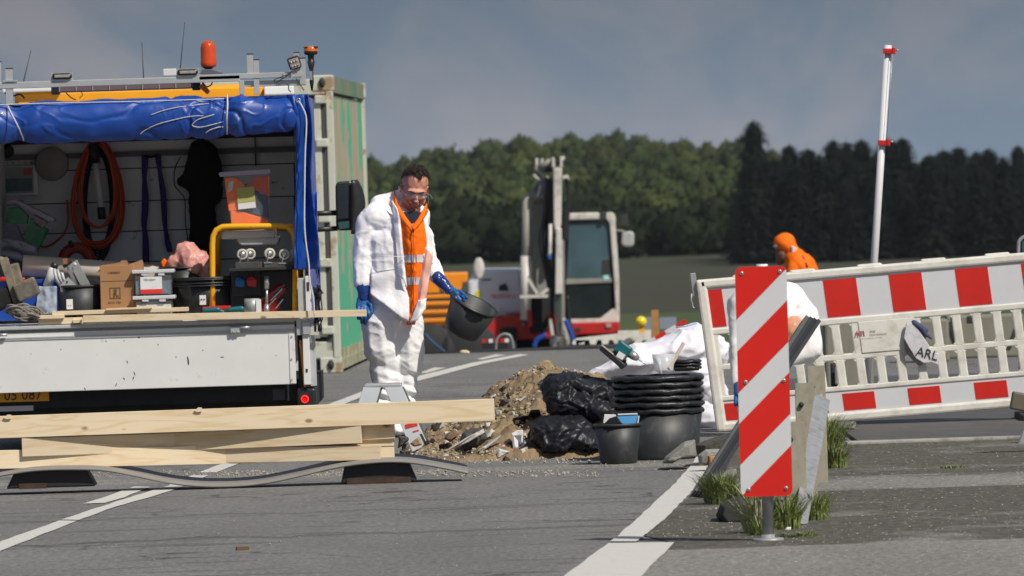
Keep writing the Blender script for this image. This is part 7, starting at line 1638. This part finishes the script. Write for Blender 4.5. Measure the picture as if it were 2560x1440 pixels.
# ================================================================== striped marker board
MDb = 34.5
mk = thing('marker_board', 'upright red and white diagonal striped marker board on a galvanised pole', 'marker board', Vector((W(1920, 1350, MDb).x, MDb, 0)))
tl, trr, bl_, brr = W(1837, 668, MDb), W(1966, 664, MDb), W(1853, 1243, MDb), W(1983, 1239, MDb)
wpx, hpx_ = 129, 575; wm = (trr-tl).length; hm_ = (tl-bl_).length; c0 = tl; exv = (trr-tl).normalized(); ezv = (bl_-tl).normalized(); eyv = exv.cross(ezv).normalized()
if eyv.y < 0: eyv = -eyv
def mp2(u, v, d=0): return c0+exv*(u*wm/wpx)+ezv*(v*hm_/hpx_)+eyv*d     # u, v in photo pixels on the board
def rrect(r=17, n=6):
    pts = []
    for cx, cy, a0_ in ((wpx-r, r, -90), (wpx-r, hpx_-r, 0), (r, hpx_-r, 90), (r, r, 180)):
        for k in range(n+1): a = R(a0_+90*k/n); pts.append((cx+r*math.cos(a), cy+r*math.sin(a)))
    return pts
b = MB(); b.prismw([mp2(u, v) for u, v in rrect()], eyv*.012); pbk = b.build('plate', M['whitesheet'], mk)
def clip(poly, f):
    out_ = []
    for i in range(len(poly)):
        a, c_ = poly[i], poly[(i+1) % len(poly)]; fa, fc = f(a), f(c_)
        if fa >= 0: out_.append(a)
        if fa*fc < 0: t = fa/(fa-fc); out_.append((a[0]+(c_[0]-a[0])*t, a[1]+(c_[1]-a[1])*t))
    return out_
# stripe edges: at the left edge v = e, rising to the right
sl = .97
for e0, e1 in ((-400, 132), (211, 315), (392, 495), (574, 900)):
    q = clip(clip(rrect(), lambda p: (p[1]+sl*p[0])-e0), lambda p: e1-(p[1]+sl*p[0]))
    if len(q) > 2: b = MB(); b.prismw([mp2(u, v, -.0022) for u, v in q], eyv*.002); b.build('red_stripe', M['red'], mk)
for u, v in ((17, 16), (112, 14), (19, 288), (115, 287), (19, 557), (113, 556)):
    b = MB(); b.lathe([(0, -.003), (.004, -.005), (.0085, -.003), (.009, .001)], mp2(u, v, -.003), 14, M=Matrix.Rotation(R(-90), 3, 'X')); sw = b.build('screw', M['steel'], mk); b = MB(); b.sph(mp2(u, v, -.008), .0028, sub=1); b.build('screw_recess', M['print'], sw)
b = MB(); b.tube([W(1921, 1345, MDb+.04), W(1906, 664, MDb+.04)], .0245, 24); b.build('pole', M['galv'], mk)
b = MB(); b.lathe([(0, .006), (.024, .006), (.026, 0), (.026, -.006)], W(1905, 664, MDb+.04), 20); b.build('pole_cap', M['paper'], mk)
b = MB(); b.lathe([(0, .022), (.028, .022), (.03, .006), (.064, .006), (.068, .002), (.068, -.006), (.064, -.012), (.05, -.014), (.046, -.022), (0, -.022)], W(1921, 1349, MDb+.04), 30); b.build('base_disc', M['galv'], mk)
b = MB(); c = W(1921, 1349, MDb+.04); b.lathe([(0, 0), (.06, 0), (.055, max(.01, c.z-.015)), (0, max(.01, c.z-.015))], (c.x, c.y, 0), 24); b.build('rubber_foot', M['blackrough'], mk)
# ================================================================== guard rail remains, leaning strips, rubble
def cpost(x0, x1, yt, D, lab, w_=None):
    t_ = thing('guardrail_post', lab, 'post', Vector((W((x0+x1)/2, yt, D).x, D, 0)), group='weathered steel posts behind the marker board')
    z1 = W(x0, yt, D).z; xa, xb = W(x0, yt, D).x, W(x1, yt, D).x
    b = MB(); b.box(((xa+xb)/2, D, z1/2), (xb-xa, .006, z1)); b.box((xb-.003, D+.035, z1/2), (.006, .07, z1)); b.box((xa+.003, D+.035, z1/2), (.006, .07, z1)); b.build('profile', M['tansteel'], t_)
    b = MB(); b.lathe([(0, -.016), (.013, -.014), (.014, 0)], Vector(((xa+xb)/2-.02, D-.004, z1*.82)), 6, M=Matrix.Rotation(R(-90), 3, 'X')); b.build('bolt', M['print'], t_)
cpost(2018, 2062, 915, 41.0, 'farthest and highest steel post behind the marker board')
cpost(1988, 2036, 958, 38.6, 'middle steel post with a bolt behind the marker board')
cpost(1960, 2012, 1055, 36.6, 'nearest and lowest steel post beside the leaning aluminium beam')
t_ = thing('leaning_beam', 'grey aluminium box beam leaning beside the steel posts', 'beam', G(1998, 1312))
pa, pb2 = G(2000, 1312)+Vector((0, 0, .02)), W(2048, 992, 38.2)
b = MB(); b.prismw([W(1984, 1306, 36), W(2009, 1311, 36), W(2066, 1002, 38.2), W(2036, 988, 38.2)], Vector((.022, .06, .0))); b.build('beam', M['galv'], t_, bevel=.003)
b = MB(); b.lathe([(0, 0), (.009, 0), (.009, .01), (0, .01)], W(1998, 1287, 36.12), 14, M=Matrix.Rotation(R(90), 3, 'X')); b.build('hole', M['print'], t_)
for f in (.565, .60): b = MB(); c = W(1990+58*f, 1308-310*f, 36+2.2*f-.004); b.box(c, (.028, .006, .01)); b.build('clip', M['tansteel'], t_)
b = MB(); b.lathe([(0, -.012), (.05, -.012), (.05, .012), (0, .012)], W(2058, 1010, 38.4), 24, M=Matrix.Rotation(R(70), 3, 'Y')); tag(b.build('end_plate', M['tansteel']), 'round end plate behind the top of the leaning beam', 'plate')
for i in range(4):
    o_ = i*8.5; b = MB(); p0 = G(1734+o_*.95, 1244+o_*.12)+Vector((0, 0, .012)); p1 = W(2012+o_*1.15, 800+o_*.6-i*2, 41.6)
    b.bar(p0, p1, .021, .06, upv=(0, 1, 0)); tag(b.build('rubber_strip', mat('rubber_strip_%d' % i, ((.085, .09, .09) if i == 0 else (.022+.012*(i % 2),)*3), .45, .15, 20), bevel=.002), ['leftmost long black rubber strip leaning behind the marker board', 'second leaning black rubber strip of the bundle', 'third leaning black rubber strip of the bundle', 'rightmost leaning black rubber strip of the bundle'][i], 'rubber strip', 'leaning black rubber strips')
rc = mat('grey_rubble', (.24, .235, .21), .9, .2, 14, bump=.005, bs=50, world=True)
for poly, D, dep, mt, lab in (
    ([(1655, 1160), (1662, 1146), (1714, 1102), (1738, 1098), (1742, 1140), (1706, 1146), (1682, 1158)], 43.6, .3, rc, 'slanted grey concrete slab with pointed end beside the tub'),
    ([(1738, 1112), (1830, 1080), (1846, 1095), (1840, 1130), (1745, 1140)], 43.9, .4, asph, 'dark flat slab lying behind the grey pointed slab'),
    ([(1745, 1138), (1765, 1124), (1812, 1122), (1820, 1135), (1768, 1142), (1766, 1165), (1746, 1164)], 43.0, .1, rc, 'thin grey slab resting on the orange brown block'),
    ([(1768, 1136), (1800, 1134), (1802, 1168), (1770, 1170)], 43.0, .15, mat('orange_brown_block', (.42, .20, .09), .85, .12, 10), 'orange brown wooden block under the thin slab'),
    ([(1798, 1176), (1806, 1150), (1820, 1140), (1826, 1146), (1816, 1176)], 42.0, .04, M['tubecard'], 'pale broken lath between the strips and the marker board'),
    ([(1782, 1206), (1800, 1186), (1840, 1170), (1846, 1205)], 40.5, .3, rc, 'grey slab edge under the leaning strips'),
    ([(1790, 1290), (1800, 1262), (1850, 1240), (1880, 1250), (1880, 1310), (1810, 1320)], 36.6, .35, mat('dark_wet_slab', (.035, .035, .036), .9, .3, 10), 'dark slab in the grass behind the marker board pole'),
    ([(1882, 1332), (1884, 1252), (1904, 1246), (1912, 1330)], 35.3, .1, M['conc'], 'pale concrete stump just behind the marker board pole'),
    ([(2066, 1150), (2075, 1128), (2098, 1118), (2110, 1124), (2108, 1142), (2092, 1150)], 43.2, .1, rc, 'pale rounded concrete lump in the grass by the barrier'),
    ([(2086, 1056), (2140, 1054), (2140, 1074), (2088, 1076)], 47.6, .2, rc, 'flat broken stone under the left of the barrier'),
    ([(1960, 1325), (1966, 1318), (1978, 1316), (1976, 1324), (1966, 1328)], 34.9, .02, M['paper'], 'scrap of white paper in the grass beside the pole'),
): rock(poly, D, dep, mt, lab, jit=.003)
# low wall of stones along the verge so that nothing floats
# ------------------------------------------------------------------ grass
def tuft(px, py, rpx, hmin, hmax, n_, label, mt, spread=1.0, seed=1, lean=0):
    rnd = random.Random(seed); c = G(px, py); D = c.y; m = MB(); rr_ = rpx/F*D
    for i in range(n_):
        a = rnd.random()*6.283; r0 = rr_*rnd.random()**.7*.7; p = Vector((c.x+r0*math.cos(a), D+r0*math.sin(a)*1.0, 0)); hh = rnd.uniform(hmin, hmax)
        dr = Vector((math.cos(a+rnd.uniform(-.5, .5))+lean, math.sin(a), 0))*rnd.uniform(.1, .8)*hh*spread; wv = Vector((-dr.y, dr.x, 0)).normalized()*rnd.uniform(.0018, .0036) if dr.length > 1e-5 else Vector((.003, 0, 0))
        if abs(wv.x) < .0012: wv.x = .0022
        prev = []; pts = [p+dr*t*t+Vector((0, 0, hh*(t-.28*t*t*t*spread))) for t in (0, .35, .7, 1)]; vs = []
        for k, q in enumerate(pts): s_ = (1, .85, .55, .05)[k]; vs += [q-wv*s_, q+wv*s_]
        m.add(vs, [(0, 1, 3, 2), (2, 3, 5, 4), (4, 5, 7, 6)])
    return tag(m.build('grass_tuft', mt, org=c), label, 'grass')
tuft(1893, 1335, 46, .14, .40, 110, 'tall pale dry grass tuft left of the marker board pole', M['blade2'], 1.25, 3, -.35)
tuft(1905, 1340, 50, .03, .12, 160, 'short dark grass at the foot of the marker board pole', M['blade'], .8, 4)
tuft(1802, 1262, 56, .08, .22, 520, 'dense green grass tuft at the foot of the leaning strips', M['blade'], .8, 5, -.2)
tuft(1862, 1290, 60, .06, .22, 380, 'shaded grass between strips and marker board', M['blade'], .8, 15)
tuft(1962, 1325, 56, .07, .22, 380, 'green grass tuft between pole and leaning beam', M['blade'], .8, 6)
tuft(2032, 1302, 54, .06, .2, 300, 'green grass tuft to the right of the leaning beam', M['blade'], .9, 7)
tuft(2066, 1165, 42, .10, .38, 460, 'tall bushy grass tuft beside the barrier corner', M['blade'], .7, 8, .2)
tuft(2086, 1172, 44, .07, .2, 320, 'low grass tuft in front of the pale concrete lump', M['blade'], .8, 9)
tuft(2060, 1120, 36, .10, .26, 240, 'grass tuft growing behind the leaning beam', M['blade'], .8, 10, .3)
tuft(2385, 1172, 60, .01, .03, 120, 'thin moss and grass growing out of the concrete', M['blade'], 1, 12)
tuft(2000, 1345, 70, .01, .04, 160, 'thin low grass on the mossy concrete by the pole', M['blade'], 1, 13)
